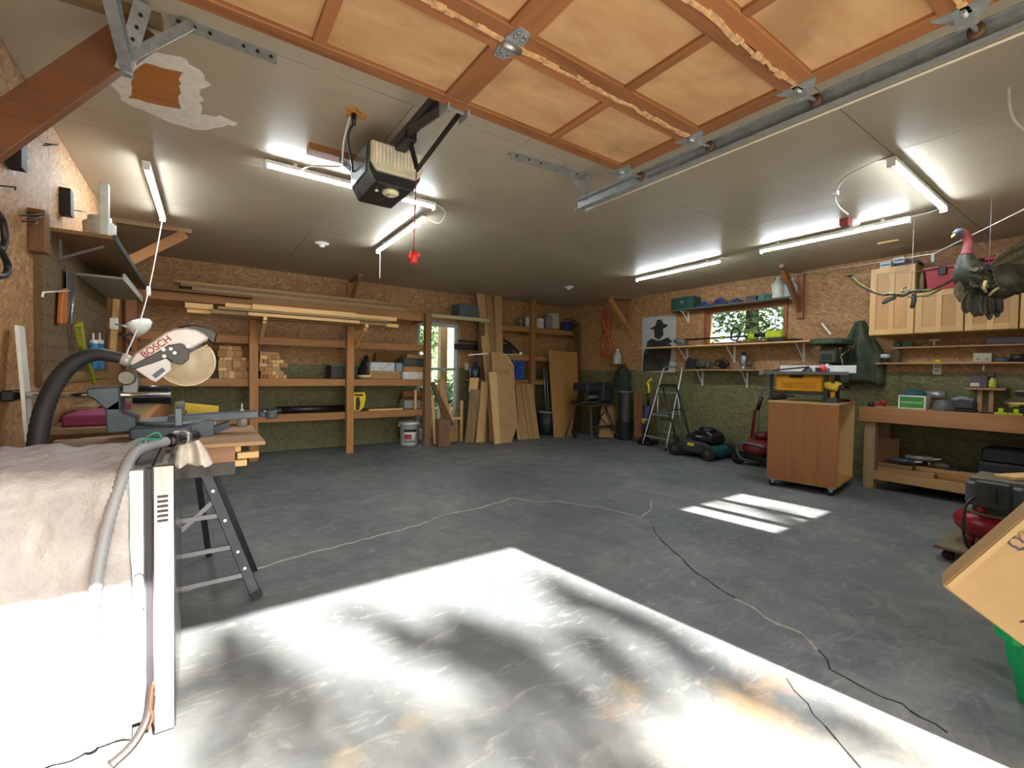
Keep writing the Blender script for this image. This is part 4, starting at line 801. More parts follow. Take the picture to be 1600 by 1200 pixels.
# offcuts on the .95 shelf
def offcuts(xs, Y, z0, rows, label, group):
    x0, x1 = xs; z = z0
    for hh, fill in rows:
        x = x0 + rnd(0, .02); lim = x0 + (x1 - x0) * fill
        while x < lim - .03:
            w_ = random.choice((.04, .045, .06, .085, .09)); d = rnd(.15, .3)
            y = Y + rnd(-.02, .04); one('wood_offcut', label, 'offcut', MB().box((x, y, z), (x + w_ - .003, y + d, z + hh - .002)), random.choice((WPALE, WTRIM, WTRIM, W2x4))['y'], .001, group); x += w_
        z += hh
zsh = .9972
offcuts((BY(340, 590, 6.36).x, BY(388, 590, 6.36).x), 6.37, zsh, ((.09, 1), (.04, .95), (.085, .9), (.04, .95), (.085, .7), (.05, .6)), 'short wood offcut stacked in rack bay behind the saw', 'offcuts behind the saw')
offcuts((BY(405, 590, 6.36).x, BY(452, 590, 6.36).x), 6.36, zsh, ((.045, 1), (.05, .85), (.05, .75), (.05, .8), (.045, .7), (.05, .65), (.045, .6)), 'short pale offcut piled beside the middle rack post', 'offcuts beside the middle post')
def bxy(px0, py0, px1, py1, Y, dep):
    """box whose front face fills a pixel rectangle on the plane Y"""
    a, b = BY(px0, py1, Y), BY(px1, py0, Y); return V((a.x, Y, a.z)), V((b.x, Y + dep, b.z))
def crate(name, label, cat, r, Y, dep, mat, z=None, bevel=.004, lid=None, lidh=.02, group=None):
    a, b = bxy(*r, Y, dep)
    if z is not None: b.z += z - a.z; a.z = z
    if lid is None: return one(name, label, cat, MB().box(a, b), mat, bevel, group)
    t = T(name, label, cat, ((a.x + b.x) / 2, (a.y + b.y) / 2, a.z), group=group); t.p('body', MB().box(a, b - V((0, 0, lidh))), mat, bevel); t.p('lid', MB().box((a.x - .008, a.y - .008, b.z - lidh), (b.x + .008, b.y + .008, b.z)), lid, bevel); return t
crate('storage_tote', 'black tote with green lid on rack shelf behind post', 'tote', (517, 571, 559, 592), 6.4, .3, plain('23272a', .5), zsh, .006, plain('2f6e55', .5))
t = T('black_bag', 'slumped black bag between tote and patterned box', 'bag', tuple(V((BY(567, 590, 6.66).x, 6.66, zsh)))); c_ = V((BY(568, 590, 6.70).x, 6.70, zsh))
t.p('bag', MB().tube([c_, c_ + V((0, 0, .06)), c_ + V((.02, 0, .16)), c_ + V((.03, 0, .25)), c_ + V((.04, 0, .33))], [.11, .12, .11, .07, .02], 12, flat=.7), plain('1d1a1c', .8, 0, .3, 9, .6)); t.p('handle_loop', MB().tube(arc(c_ + V((.04, 0, .31)), .03, 0, PI, 8), .006, 5), BLACK)
t = T('wooden_tray', 'cream bowl-shaped wooden tray on rack shelf', 'tray', tuple(V((BY(571, 590, 6.36).x, 6.38, zsh)))); c_ = V((BY(571, 590, 6.42).x, 6.46, zsh)); t.p('dish', MB().lathe(c_, [(.05, 0), (.09, .02), (.115, .055), (.107, .055), (.08, .025), (0, .018)], 20), plain('d8c79c', .5))
crate('wooden_box', 'flat brown wooden box under the patterned box', 'box', (577, 580, 626, 592), 6.42, .3, WTRIM['x'], zsh)
q = N('speckled_print'); v_ = q.n('TexVoronoi'); v_.inputs['Scale'].default_value = 60; q.l(q.coords(), v_.inputs['Vector']); q.col(q.ramp(v_.outputs['Distance'], [(.25, lin('2c3034')), (.4, lin('cfd4d4'))])); SPECK = q.set(.6)
ztop_ = zsh + (BY(600, 580, 6.42).z - BY(600, 592, 6.42).z)
crate('patterned_box', 'black and white speckled box on flat wooden box', 'box', (579, 560, 617, 573), 6.44, .22, SPECK, ztop_ + .0)
crate('cardboard_carton', 'plain cardboard box behind the speckled box', 'box', (587, 553, 617, 592), 6.73, .1, CARD2, zsh)
crate('shoe_box', 'white cardboard box with small hole near end post', 'box', (630, 582, 662, 592 + 1), 6.36, .28, plain('cfcdc8', .6), zsh, .003)
zz = zsh + (BY(645, 582, 6.36).z - BY(645, 593, 6.36).z)
crate('brown_box', 'flat tan box between white box and grey case', 'box', (631, 571, 662, 579), 6.38, .24, CARD, zz + .0005, .003); zz2 = zz + .0005 + (BY(645, 571, 6.38).z - BY(645, 579, 6.38).z)
crate('grey_case', 'dark grey case on top of tan box by end post', 'case', (631, 558, 662, 571), 6.38, .24, plain('3b3d40', .5), zz2 + .0005, .012); zz3 = zz2 + .0005 + (BY(645, 558, 6.38).z - BY(645, 571, 6.38).z)
crate('cardboard_tray', 'shallow cardboard tray topmost by the end post', 'box', (636, 551, 662, 557), 6.42, .2, CARD, zz3 + .0005, .003)
crate('blue_box', 'small pale blue box beside the speckled box', 'box', (619, 565, 629, 578), 6.44, .2, plain('8aa0ac', .6), ztop_, .003)
# lower shelf (.50)
zl = .5472
one('black_pipe', 'long black plastic pipe lying on lower rack shelf', 'pipe', MB().cyl((BY(432, 645, 6.4).x, 6.42, zl + .045), (BY(541, 645, 6.4).x, 6.46, zl + .045), .045, n=16), BLACKP)
t = T('yellow_caddy', 'yellow and black jigsaw case on lower rack shelf', 'tool case', tuple(V((BY(561, 645, 6.33).x, 6.4, zl))))
def Q(x, y, Y=6.36): p = BY(x, y, Y); return (p.x, p.z)
dz = zl - Q(561, 647)[1]
def Qz(x, y): p = Q(x, y); return (p[0], p[1] + dz)
t.p('shell', MB().prism([Qz(*p) for p in ((550, 647), (552, 618), (570, 617), (572, 625), (569, 640), (562, 647))], 'xz', 6.36, 6.46), YEL, .006); t.p('black_insert', MB().prism([Qz(*p) for p in ((556, 645), (556, 626), (561, 624), (563, 634), (561, 645))], 'xz', 6.352, 6.36), BLACK, .002); t.p('handle_slot', MB().prism([Qz(*p) for p in ((554, 623), (554, 620), (567, 620), (567, 623))], 'xz', 6.352, 6.36), BLACK)
one('flat_bar', 'thin pale wooden strip on lower rack shelf', 'strip', MB().box((BY(577, 645, 6.34).x, 6.35, zl), (BY(630, 645, 6.34).x, 6.40, zl + .025)), WPALE['x'], .001)
crate('grey_tub', 'grey plastic tub beside thin upright stick', 'tub', (632, 627, 657, 642), 6.42, .2, plain('8c8d88', .5), zl, .012)
one('upright_stick', 'pale stick standing upright on lower rack shelf', 'stick', MB().box((BY(649, 640, 6.36).x - .015, 6.36, zl), (BY(649, 640, 6.36).x + .02, 6.38, zl + .29)), WPALE['z'], .001)
for i in range(3): crate('cedar_plank', ('lowest', 'middle', 'topmost')[i] + ' brown plank stacked under the upper rack shelf', 'plank', (626 + 2 * i, 634 - 12 * i, 660, 643 - 12 * i), 6.66, .1, WDARK['x'] if i % 2 else W2x4['x'], zl + i * .0875, .002, group='brown panels by the end post')
# grinder tool on the shelf beside the saw's knob
gt = T('angle_grinder', 'grey and black hand tool at left end of lower shelf', 'tool', tuple(V((BY(418, 650, 6.3).x, 6.36, zl)))); c_ = V((BY(418, 650, 6.36).x, 6.4, zl + .035)); gt.p('body', MB().cyl(c_, c_ + V((.16, 0, .01)), .035, .03), plain('4a4c50', .5)); gt.p('head', MB().cyl(c_ + V((-.06, 0, 0)), c_, .028), STEEL)
for i in range(3): one('metal_rod', 'thin metal rod lying at left end of lower shelf', 'rod', MB().tube([V((BY(402, 640, 6.5).x, 6.45 + .06 * i, zl + .008)), V((BY(432, 640, 6.5).x, 6.5 + .06 * i, zl + .008 + .0))], .007, 6), STEEL, group='metal rods on the lower shelf')
# pail
pc = V((BY(638, 690, 6.55).x, 6.52, 0)); t = T('plastic_pail', 'white plastic pail with black and red label under the rack', 'pail', tuple(pc))
t.p('bucket', MB().lathe(pc, [(.125, 0), (.130, .005), (.145, .31), (.155, .31), (.157, .35), (.148, .352), (.140, .33), (.122, .02), (0, .02)], 28), plain('d9dad8', .4, 0, .04))
for s_ in (-1, 1): t.p('handle_lug', MB().cyl(pc + V((s_ * .150, 0, .30)), pc + V((s_ * .175, 0, .30)), .016), WHITE)
t.p('wire_handle', MB().tube(smoothpts([pc + V((-.165, 0, .30)), pc + V((-.12, -.05, .36)), pc + V((0, -.02, .375)), pc + V((.12, .0, .40)), pc + V((.165, 0, .30))], 4), .003, 5), STEEL)
def patch(z0, z1, a0, a1, rr=.1455):
    mb = MB(); n = 8
    def f(u, v): a = -PI / 2 - .25 + a0 + (a1 - a0) * u; z = z0 + (z1 - z0) * v; r = .1305 + .0145 * z / .305 + .0012; return pc + V((r * math.cos(a), r * math.sin(a), z))
    return mb.grid(f, n, 2)
lbp = t.p('label', patch(.06, .245, -.72, .72), plain('dcd3d6', .5, 0, .03), solid=.0004); t.p('black_band', patch(.205, .245, -.7, .7, 0).xf(M.Translation(pc) @ M.Diagonal((1.008, 1.008, 1, 1)) @ M.Translation(-pc)), BLACK, parent=lbp); t.p('black_band', patch(.055, .064, -.66, .66).xf(M.Translation(pc) @ M.Diagonal((1.008, 1.008, 1, 1)) @ M.Translation(-pc)), plain('3a3f48', .5), parent=lbp)
t.p('red_print', patch(.10, .17, -.66, .12).xf(M.Translation(pc) @ M.Diagonal((1.008, 1.008, 1, 1)) @ M.Translation(-pc)), plain('b0404c', .5, 0, .3, 40), parent=lbp)
# ================================================================== RIGHT HALF OF BACK WALL
r2 = T('corner_rack', 'wooden shelf rack between back door and right corner', 'rack', (5., 6.65, 0)); Y2 = 6.5
r2.p('post', MB().box((4.905, Y2 - .045, 0), (4.995, Y2 + .045, ZC - .002)), W2x4['z'], .002); r2.p('post', MB().box((3.84, Y2 - .06, 0), (3.91, Y2 + .03, 1.93)), WDARK['z'], .002)
for (z, x0, x1) in ((1.90, 3.98, 6.13), (1.385, 3.93, 6.13), (.95, 4.1, 6.13)):
    r2.p('front_rail', MB().box((x0, Y2 + .046, z - .045), (x1, Y2 + .084, z + .045)), W2x4['x'], .002)
    for k in range(2): r2.p('shelf_board', MB().box((x0, Y2 + .085 + k * .125, z + .025), (x1, Y2 + .205 + k * .125, z + .045)), WGREY['x'])
r2.p('end_post', MB().box((6.05, Y2, 0), (6.13, Y2 + .08, 1.95)), WDARK['z'])
zu = 1.9455
crate('blue_crate', 'dusty grey-blue crate on shelf above the back door', 'crate', (717, 480, 748, 498), 6.40, .25, plain('4c5457', .6), 1.9855, .004)
def can(px, label, r, h, mat, Y=6.66):
    c = V((BY(px, 510, Y).x, Y, zu)); t = T('paint_can', label, 'can', tuple(c), group='paint cans on the corner rack'); t.p('can', MB().lathe(c, [(r, 0), (r, h * .97), (r * .96, h), (r * .9, h - .01), (0, h - .01)], 20), mat); t.p('bail', MB().tube(arc(c + V((0, -r, h * .75)), r * .8, PI, 2 * PI, 8), .003, 5), STEEL); return t
can(814, 'dark-lidded carton-like can left of the rack post', .05, .17, plain('6a5a58', .5)); can(827, 'white paint can left of rack post on top shelf', .085, .19, plain('cfcaca', .4)); can(843, 'white paint can right of rack post on top shelf', .085, .19, plain('d6d4d4', .4))
c_ = V((BY(861, 510, 6.66).x, 6.66, zu)); t = T('foam_cushion', 'white and mauve foam block leaning on top shelf', 'cushion', tuple(c_)); rt = M.Rotation(-.12, 3, 'Y'); t.p('block', MB().cbox(c_ + V((.07, .05, .17)), (.24, .16, .30), rt), plain('b6b0a0', .8), .02); t.p('mauve_side', MB().cbox(c_ + V((-.08, .0, .135)), (.13, .12, .26)), plain('8d6f7e', .8), .01)
c_ = V((BY(886, 510, 6.66).x, 6.66, zu)); one('blue_bucket', 'small blue bucket near right end of top shelf', 'bucket', MB().lathe(c_, [(.075, 0), (.09, .15), (.097, .155), (.097, .17), (.085, .17), (.07, .02), (0, .02)], 18), BLUE)
# dried bunch in the corner
c_ = V((5.98, 6.62, zu)); t = T('dried_bunch', 'dark dried plant bunch hanging in the back right corner', 'dried plant', tuple(c_)); mb = MB(); leaves(mb, c_ + V((-.04, -.05, .12)), (.18, .12, .14), 160, .035); t.p('dry_leaves', mb, plain('2c2316', .9), kind='stuff')
for i in range(9): t.p('stem', MB().tube(smoothpts([c_ + V((rnd(-.1, .1), -.16, rnd(.0, .1))), c_ + V((rnd(-.05, .08), -.19, -.35)), c_ + V((rnd(-.05, .1), -.18, -.85 + rnd(-.1, .1)))], 4), .006, 5), plain('5f4a26', .9))
# chain saw and jugs on the 1.385 shelf
zm = 1.4305
t = T('chain_saw', 'black long-bar tool lying on the shelf beside the door', 'chain saw', (4.45, 6.69, zm)); a_ = BY(709, 538, 6.56); t.p('bar', MB().bar((a_.x + .02, 6.58, zm + .10), (4.35, 6.62, zm + .11), .02, .09), BLACKP, .01); t.p('engine', MB().box((4.30, 6.60, zm), (4.62, 6.78, zm + .19)), plain('202224', .6), .03); t.p('handle', MB().tube(smoothpts([(4.32, 6.66, zm + .16), (4.42, 6.66, zm + .26), (4.60, 6.68, zm + .20), (4.78, 6.70, zm + .06)], 5), .018, 8), BLACK); t.p('guard', MB().bar((a_.x + .09, 6.60, zm + .2), (4.35, 6.64, zm + .17), .04, .035), BLACK)
one('white_tube', 'thin white tube along front of the middle corner shelf', 'tube', MB().cyl((4.30, 6.565, 1.441), (4.72, 6.565, 1.441), .010, n=10).ell((4.75, 6.57, 1.461), .03), WHITE)
one('white_strip', 'thin white strip beside the light switch shelf', 'strip', MB().bar((3.62, 6.46, 1.395), (3.92, 6.36, 1.43), .02, .02), WHITE)
t = T('light_switch', 'white light switch plate beside the back door', 'switch', (3.80, YB, 1.16)); t.p('plate', MB().box((3.765, YB - .008, 1.15), (3.84, YB, 1.27)), IVORY, .003); t.p('toggle', MB().box((3.796, YB - .02, 1.2), (3.808, YB - .008, 1.225)), WHITE)
t = T('water_jug', 'dark translucent water jug on lower shelf beside door', 'jug', (3.83, 6.5, 1.0)); c_ = V((BY(742, 580, 6.5).x, 6.5, .998)); t.p('jug', MB().lathe(c_, [(.08, 0), (.09, .02), (.09, .17), (.05, .22), (.025, .24), (.025, .27)], 16), plain('27323e', .25)); t.p('cap', MB().lathe(c_ + V((0, 0, .27)), [(.028, 0), (.028, .03)], 12), BLACK); t.p('handle', MB().tube(arc(c_ + V((.07, 0, .16)), .05, -PI / 2, PI / 2, 8), .010, 6), BLACK)
t = T('wall_bracket_shelf', 'small metal ledge below the water jug', 'shelf', (3.9, 6.5, .97)); t.p('ledge', MB().box((3.72, 6.35, .975), (3.925, 6.83, .997)), GREY); t.p('strut', MB().bar((3.85, 6.45, .97), (3.85, 6.82, .75), .015, .02), GREY)
q = N('blue_speckle'); v_ = q.n('TexVoronoi'); v_.inputs['Scale'].default_value = 30; q.l(q.coords(), v_.inputs['Vector']); q.col(q.ramp(v_.outputs['Distance'], [(.2, lin('86a0c8')), (.35, lin('1d4aa0')), (.8, lin('163a86'))])); BSP = q.set(.5)
crate('blue_carton', 'bright blue speckled carton on the lower corner shelf', 'carton', (801, 560, 819, 594), 6.56, .2, BSP, .9955, .004)
# ---------------- leaning things
def PLN(pts):
    a, b, c = [V(p) for p in pts]; n = (b - a).cross(c - a).normalized(); return a, n
def PL(x, y, pl):
    d = ray(x, y); a, n = pl; return C0 + d * ((a - C0).dot(n) / d.dot(n))
def slab(pxs, pl, th, off=0.):
    a, n = pl
    if n.y > 0: n = -n
    f = [PL(x, y, pl) + n * off for x, y in pxs]; k = len(f); zmin = min(p.z for p in f)
    b = [p - n * th for p in f]
    for p in f + b: p.z = max(p.z, 0.0005)
    return MB().add(f + b, [list(range(k)), [k + i for i in reversed(range(k))]] + [(i, k + i, k + (i + 1) % k, (i + 1) % k) for i in range(k)])
def leanplane(xc, ybot, ytop, ztop, skew=0.): return PLN([(xc, ybot, 0), (xc + 1, ybot + skew, 0), (xc, ytop, ztop)])
pl = leanplane(3.9, 6.10, 6.58, 2.42)
for i, (p, lb) in enumerate(((((745, 458), (757, 459), (780, 692), (769, 693)), 'tall leaning trim board nearest the back door'), (((759, 460), (770, 461), (787, 692), (780, 692)), 'tall leaning trim board in the middle'), (((772, 462), (784, 463), (789, 692), (781, 692)), 'tall leaning trim board on the right'))):
    one('tall_trim_board', lb, 'board', slab(p, pl, .022, (0, -.024, .0)[i]), (wood('b08a5c', 'z'), wood('9c784a', 'z'), wood('b48e60', 'z'))[i], 0, 'tall trim boards leaning to the ceiling')
pl = leanplane(4., 5.93, 6.20, 1.42)
t = T('cabinet_panel', 'large clipped-corner cabinet end panel leaning in front of trim boards', 'panel', tuple(G(790, 692)))
t.p('sheet', slab(((768, 550), (784, 550), (796, 560), (803, 573), (808, 664), (800, 691), (778, 694), (764, 583), (770, 580)), pl, .018), WTRIM['z']); t.p('stile', slab(((763, 582), (775, 582), (781, 694.5), (772, 695)), pl, .02, .02), WPALE['z'])
t.p('rail', slab(((773, 577), (795, 577), (796, 584), (775, 584)), pl, .02, .02), WTRIM['x']); t.p('rail', slab(((779, 658), (800, 657), (801, 664), (780, 665)), pl, .02, .02), WTRIM['x']); t.p('edge', slab(((784, 550), (796, 560), (803, 573), (802, 574), (795, 561), (783, 551)), pl, .022, .004), WPALE['x'])
pl = leanplane(4.6, 6.06, 6.42, 1.0)
one('pale_stave', 'thin pale stave leaning between cabinet panel and slatted panel', 'stave', slab(((803, 627), (806, 627), (812, 686), (809, 687)), pl, .015), WPALE['z'])
one('plain_board', 'plain tan board leaning left of the slatted panel', 'board', slab(((807, 600), (816, 600), (828, 686), (813, 687)), pl, .02, -.025), WTRIM['z'])
t = T('slatted_panel', 'beadboard panel with vertical slats leaning on rack', 'panel', tuple(G(834, 686))); t.p('backing', slab(((814, 600), (832, 600), (843, 685), (827, 686)), pl, .012), WTRIM['z'])
for i in range(4):
    f0, f1 = i / 4 + .02, (i + 1) / 4 - .03; t.p('slat', slab(((814 + 18 * f0, 601), (814 + 18 * f1, 601), (827 + 16 * f1, 685.5), (827 + 16 * f0, 685.5)), pl, .008, .0085), WTRIM['z'])
pl = leanplane(5.3, 6.05, 6.40, 1.42); one('plywood_sheet', 'knotty plywood sheet leaning left of the planer stand', 'plywood', slab(((857, 547), (902, 551), (903, 610), (893, 682), (866, 684)), pl, .015), wood('a97a44', 'z', .6, .15, 6))
# trash can
c_ = V((BY(848, 680, 6.5).x + .03, 6.40, 0)); t = T('trash_can', 'grey plastic trash can behind the slatted panel', 'trash can', tuple(c_)); t.p('can', MB().lathe(c_, [(.16, 0), (.19, .40), (.0, .40)], 20), plain('2f3338', .5)); t.p('rim', MB().lathe(c_ + V((0, 0, .40)), [(.2, 0), (.205, .02), (.19, .03), (0, .025)], 20), plain('8c9094', .4))
for i, px in enumerate((852, 856)): one('steel_pipe', 'thin steel pipe standing in corner behind the trash can', 'pipe', MB().cyl((BY(px, 600, 6.46).x, 6.41 , .44), (BY(px, 600, 6.46).x - .02, 6.49, 1.18), .010, n=8), GALV, group='steel pipes behind the trash can')
# lumber leaning by the door
pl = leanplane(3.2, 6.20, 6.27, 1.05)
def lean(p, lb, mat, th=.03, off=0., name='leaning_board'): return one(name, lb, 'board', slab(p, pl, th, off), mat['z'], 0, 'lumber leaning by the back door')
lean(((672, 596), (679, 597), (710, 664), (700, 668)), 'dark board leaning diagonally against end post', WDARK)
lean(((687, 592), (697, 593), (706, 655), (700, 668), (693, 655)), 'tan board leaning left in front of the door glass', WTRIM, .03, -.04)
lean(((672, 620), (676, 618), (682, 692), (677, 694)), 'thin pale strip leaning beside the end post', WPALE, .015, .03)
lean(((738, 590), (751, 590), (748, 612), (736, 612)), 'short pale board end sticking up beside knotty board', WPALE, .03, -.05)
lean(((736, 608), (750, 609), (741, 692), (727, 692)), 'grey-brown wide board leaning right of the stool', WGREY, .03, .0)
lean(((752, 596), (762, 597), (755, 693), (743, 694)), 'knotty pine board leaning beside the cabinet panel', WPALE, .035, .03)
for i in range(4): lean(((756 + 4 * i, 610 + 6 * i), (760 + 4 * i, 610 + 6 * i), (760 + 4.5 * i, 692), (756 + 4.5 * i, 692)), ('first', 'second', 'third', 'fourth')[i] + ' thin dark strip leaning behind the knotty board', WDARK if i % 2 else WTRIM, .02, 0.)
a, b = bxy(686, 656, 704, 690, 6.05, .22); a.z = 0; one('brown_carton', 'worn brown carton on floor by the back door', 'carton', MB().box(a, b), plain('7d5b44', .85, 0, .15, 8), .004)
# small stool frame
sx0, sx1 = BY(708, 650, 6.25).x, BY(727, 650, 6.25).x; t = T('wooden_stool', 'bare pine stool frame standing before the door glass', 'stool', ((sx0 + sx1) / 2, 6.3, 0))
for (x, y, z) in ((sx0, 6.38, .62), (sx1, 6.38, .66), (sx0 + .04, 6.60, .6), (sx1 + .02, 6.60, .45)): t.p('leg', MB().box((x - .02, y - .02, 0), (x + .02, y + .02, z)), WPALE['z'], .001)
t.p('rail', MB().box((sx0, 6.365, .36), (sx1, 6.385, .40)), WPALE['x']); t.p('rail', MB().box((sx0, 6.58, .36), (sx1, 6.60, .40)), WPALE['x']); t.p('brace', MB().bar((sx0 + .08, 6.47, .38), (sx0 + .14, 6.47, .64), .02, .03), WPALE['z'])
for i in range(6): one('floor_plank', 'short brown plank stacked under the pine stool', 'plank', MB().box((sx0 + .025, 6.42, .0008 + i * .045), (sx1 - .025 - .01 * (i % 2), 6.55, .044 + i * .045)), WTRIM['x'], .001, 'planks stacked under the stool')
# ================================================================== RIGHT WALL
def rxbox(px0, py0, px1, py1, X, dep):
    """box whose front face fills a pixel rectangle on the plane X (right wall side)"""
    a, b = RX(px0, py1, X), RX(px1, py0, X); return V((X, b.y, a.z)), V((X + dep, a.y, b.z))
def rcrate(name, label, cat, r, X, dep, mat, z=None, bevel=.004, lid=None, lidh=.02, group=None):
    a, b = rxbox(*r, X, dep)
    if z is not None: b.z += z - a.z; a.z = z
    if lid is None: return one(name, label, cat, MB().box(a, b), mat, bevel, group)
    t = T(name, label, cat, ((a.x + b.x) / 2, (a.y + b.y) / 2, a.z), group=group); t.p('body', MB().box(a, b - V((0, 0, lidh))), mat, bevel); t.p('lid', MB().box((a.x - .008, a.y - .008, b.z - lidh), (b.x + .008, b.y + .008, b.z)), lid, bevel); return t
def R(x, y, X): p = RX(x, y, X); return (p.y, p.z)
# poster (plain stand-in with dark figure-like shapes)
t = T('poster', 'grey poster with dark shapes pinned on right wall', 'poster', (XR, 4.7, 1.15)); a, b = R(1004, 497, XR), R(1056, 582, XR)
t.p('sheet', MB().prism([R(1004, 497, XR), R(1057, 491, XR), R(1055, 582, XR), R(1003, 581, XR)], 'yz', XR - .003, XR - .0005), plain('b4b2ae', .6, 0, .05))
DK = plain('2a2a2c', .7, 0, .3, 9)
t.p('printed_shape', MB().prism([R(*p, XR) for p in ((1004, 581), (1006, 552), (1012, 536), (1024, 532), (1040, 533), (1050, 540), (1048, 560), (1044, 579))], 'yz', XR - .0045, XR - .003), plain('3b3934', .7, 0, .4, 8)); t.p('printed_shape', MB().prism([R(*p, XR) for p in ((1015, 514), (1024, 509), (1027, 500), (1033, 499), (1037, 506), (1044, 507), (1042, 511), (1036, 514), (1037, 524), (1030, 531), (1023, 527), (1022, 515))], 'yz', XR - .0045, XR - .003), DK)
t.p('printed_shape', MB().prism([R(*p, XR) for p in ((1010, 535), (1018, 529), (1030, 533), (1044, 527), (1051, 534), (1040, 540), (1020, 541))], 'yz', XR - .006, XR - .0045), DK)
# ---- shelf above the window
SHB = plain('5d5a4c', .7)
z1 = RX(1140, 476, 5.93).z; y0, y1 = RX(1243, 460, 5.93).y, RX(1045, 487, 5.93).y
def bracket(t, y, z, X0, dep, drop):
    t.p('bracket', MB().box((XR - .012, y - .012, z - drop), (XR, y + .012, z)).box((XR - dep, y - .012, z - .012), (XR, y + .012, z)).bar((XR - .012, y, z - drop * .9), (XR - dep * .8, y, z - .014), .006, .016), WHITE)
t = T('high_shelf', 'narrow shelf above the wooden window on right wall', 'shelf', (6.04, 3.5, z1)); t.p('board', MB().box((5.93, y0, z1), (XR, y1, z1 + .02)), SHB, .002); bracket(t, RX(1076, 490, XR).y, z1, 5.93, .2, .16); bracket(t, y0 + .06, z1, 5.93, .2, .16)
zt_ = z1 + .0205
g = T('green_toolbox', 'dark green metal toolbox at left end of high shelf', 'toolbox', (6.04, 4.3, zt_)); a, b = rxbox(1048, 465, 1083, 488, 5.94, .2); b.z += zt_ - a.z; a.z = zt_; g.p('case', MB().box(a, b), GREEND, .006); g.p('latch', MB().box((5.934, (a.y + b.y) / 2 - .02, b.z - .09), (5.94, (a.y + b.y) / 2 + .02, b.z - .05)), STEEL); g.p('lid_seam', MB().box((5.936, a.y, b.z - .055), (5.94, b.y, b.z - .05)), BLACK)
BLU = plain('2e3f78', .7, 0, .3, 12, .5)
for i, (pxa, pxb, h, m_, lb) in enumerate(((1088, 1112, .07, BLU, 'crumpled blue bag beside the green toolbox on high shelf'), (1112, 1138, .09, BLU, 'crumpled blue bag in the middle of high shelf'), (1138, 1164, .06, plain('3c4a6a', .7, 0, .3, 12, .5), 'flat grey-blue pouch on high shelf'))):
    ya, yb = RX(pxb, 475, 6.04).y, RX(pxa, 475, 6.04).y; mb = MB()
    def f(u, v, ya=ya, yb=yb, h=h): a_ = 2 * PI * u; r_ = math.sqrt(max(0, 1 - v ** 4)) if v < .99 else .0; w_ = .28 * math.sin(5 * a_ + 9 * v) + .2 * math.sin(11 * a_ - 7 * v); return (6.04 + .06 * math.cos(a_) * r_ * (1 + w_), (ya + yb) / 2 + (yb - ya) / 2 * .85 * math.sin(a_) * r_ * (1 + .3 * w_), zt_ + .001 + h * v * (1 + .5 * w_ * (1 - v) + .35 * math.sin(2 * a_ + 1)))
    one('blue_bag', lb, 'bag', mb.grid(f, 40, 10), m_)
rcrate('black_caddy', 'small black caddy on high shelf above the window', 'caddy', (1166, 457, 1182, 467), 5.96, .15, BLACK, zt_, .004)
for i in range(2): rcrate('teal_box', ('teal box on high shelf left of white jug', 'darker teal box leaning next to the white jug')[i], 'box', (1184 + 12 * i, 457 - 2 * i, 1195 + 11 * i, 466 - 2 * i), 5.96, .13, plain('2c5a55' if i else '33706a', .6), zt_, .004)
def jug(px, label, r, h, mat, X, z, cap=WHITE):
    c = V((X, RX(px, 500, X).y, z)); t = T('plastic_jug', label, 'jug', tuple(c)); t.p('jug', MB().lathe(c, [(r * .95, 0), (r, .01), (r, h * .62), (r * .55, h * .82), (r * .3, h * .88), (r * .3, h * .94)], 16), mat); t.p('cap', MB().lathe(c + V((0, 0, h * .93)), [(r * .36, 0), (r * .36, h * .07)], 12), cap); t.p('handle', MB().tube(arc(c + V((0, r * .55, h * .62)), h * .14, -PI / 2, PI / 2, 7, V((0, 1, 0))), r * .14, 6), mat); return t
jug(1214, 'tall white jug at right end of high shelf', .07, .27, plain('d6d3c8', .4), 6.03, zt_); jug(1234, 'pale blue-white jug beside the brace on high shelf', .075, .23, plain('b9c4cc', .3), 6.03, zt_)
# ---- long shelf under the window
z2 = RX(1130, 537.5, 5.87).z; y0, y1 = RX(1266, 529, 5.87).y, RX(999, 543.5, 5.87).y
t = T('long_shelf', 'long pale shelf board running under the wooden window', 'shelf', (6., 3.6, z2)); t.p('board', MB().box((5.87, y0, z2 - .018), (XR, y1, z2)), WPALE['y'], .002)
for px in (1074, 1148, 1256):
    y = RX(px, 560, XR).y; t.p('bracket', MB().box((XR - .012, y - .014, z2 - .24), (XR, y + .014, z2 - .018)).bar((XR - .012, y, z2 - .22), (5.92, y, z2 - .022), .01, .018), WHITE)
t = T('string_trimmer', 'lime and black string trimmer lying on long shelf', 'trimmer', (6., 3.5, z2)); X = 5.98; ht = z2 + .10
def ty(px): return RX(px, 520, X).y
t.p('shaft', MB().cyl((X, ty(1062), ht - .005), (X, ty(1202), ht), .013), BLACKP); t.p('head', MB().tube([(X, ty(1054), ht - .01), (X, ty(1062), ht - .02), (X, ty(1072), ht - .05)], [.03, .05, .035], 10), GREY); t.p('guard', MB().prism([(ty(1058), ht), (ty(1078), z2 + .001), (ty(1066), z2 + .001)], 'yz', X - .07, X + .07), plain('55534e', .6))
t.p('loop_handle', MB().tube(smoothpts([(X, ty(1143), ht), (X, ty(1143), ht + .07), (X, ty(1147), ht + .115), (X, ty(1153), ht + .10), (X, ty(1156), ht + .03), (X, ty(1151), ht - .05), (X, ty(1143), ht - .03), (X, ty(1143), ht)], 4), .012, 7), BLACKP)
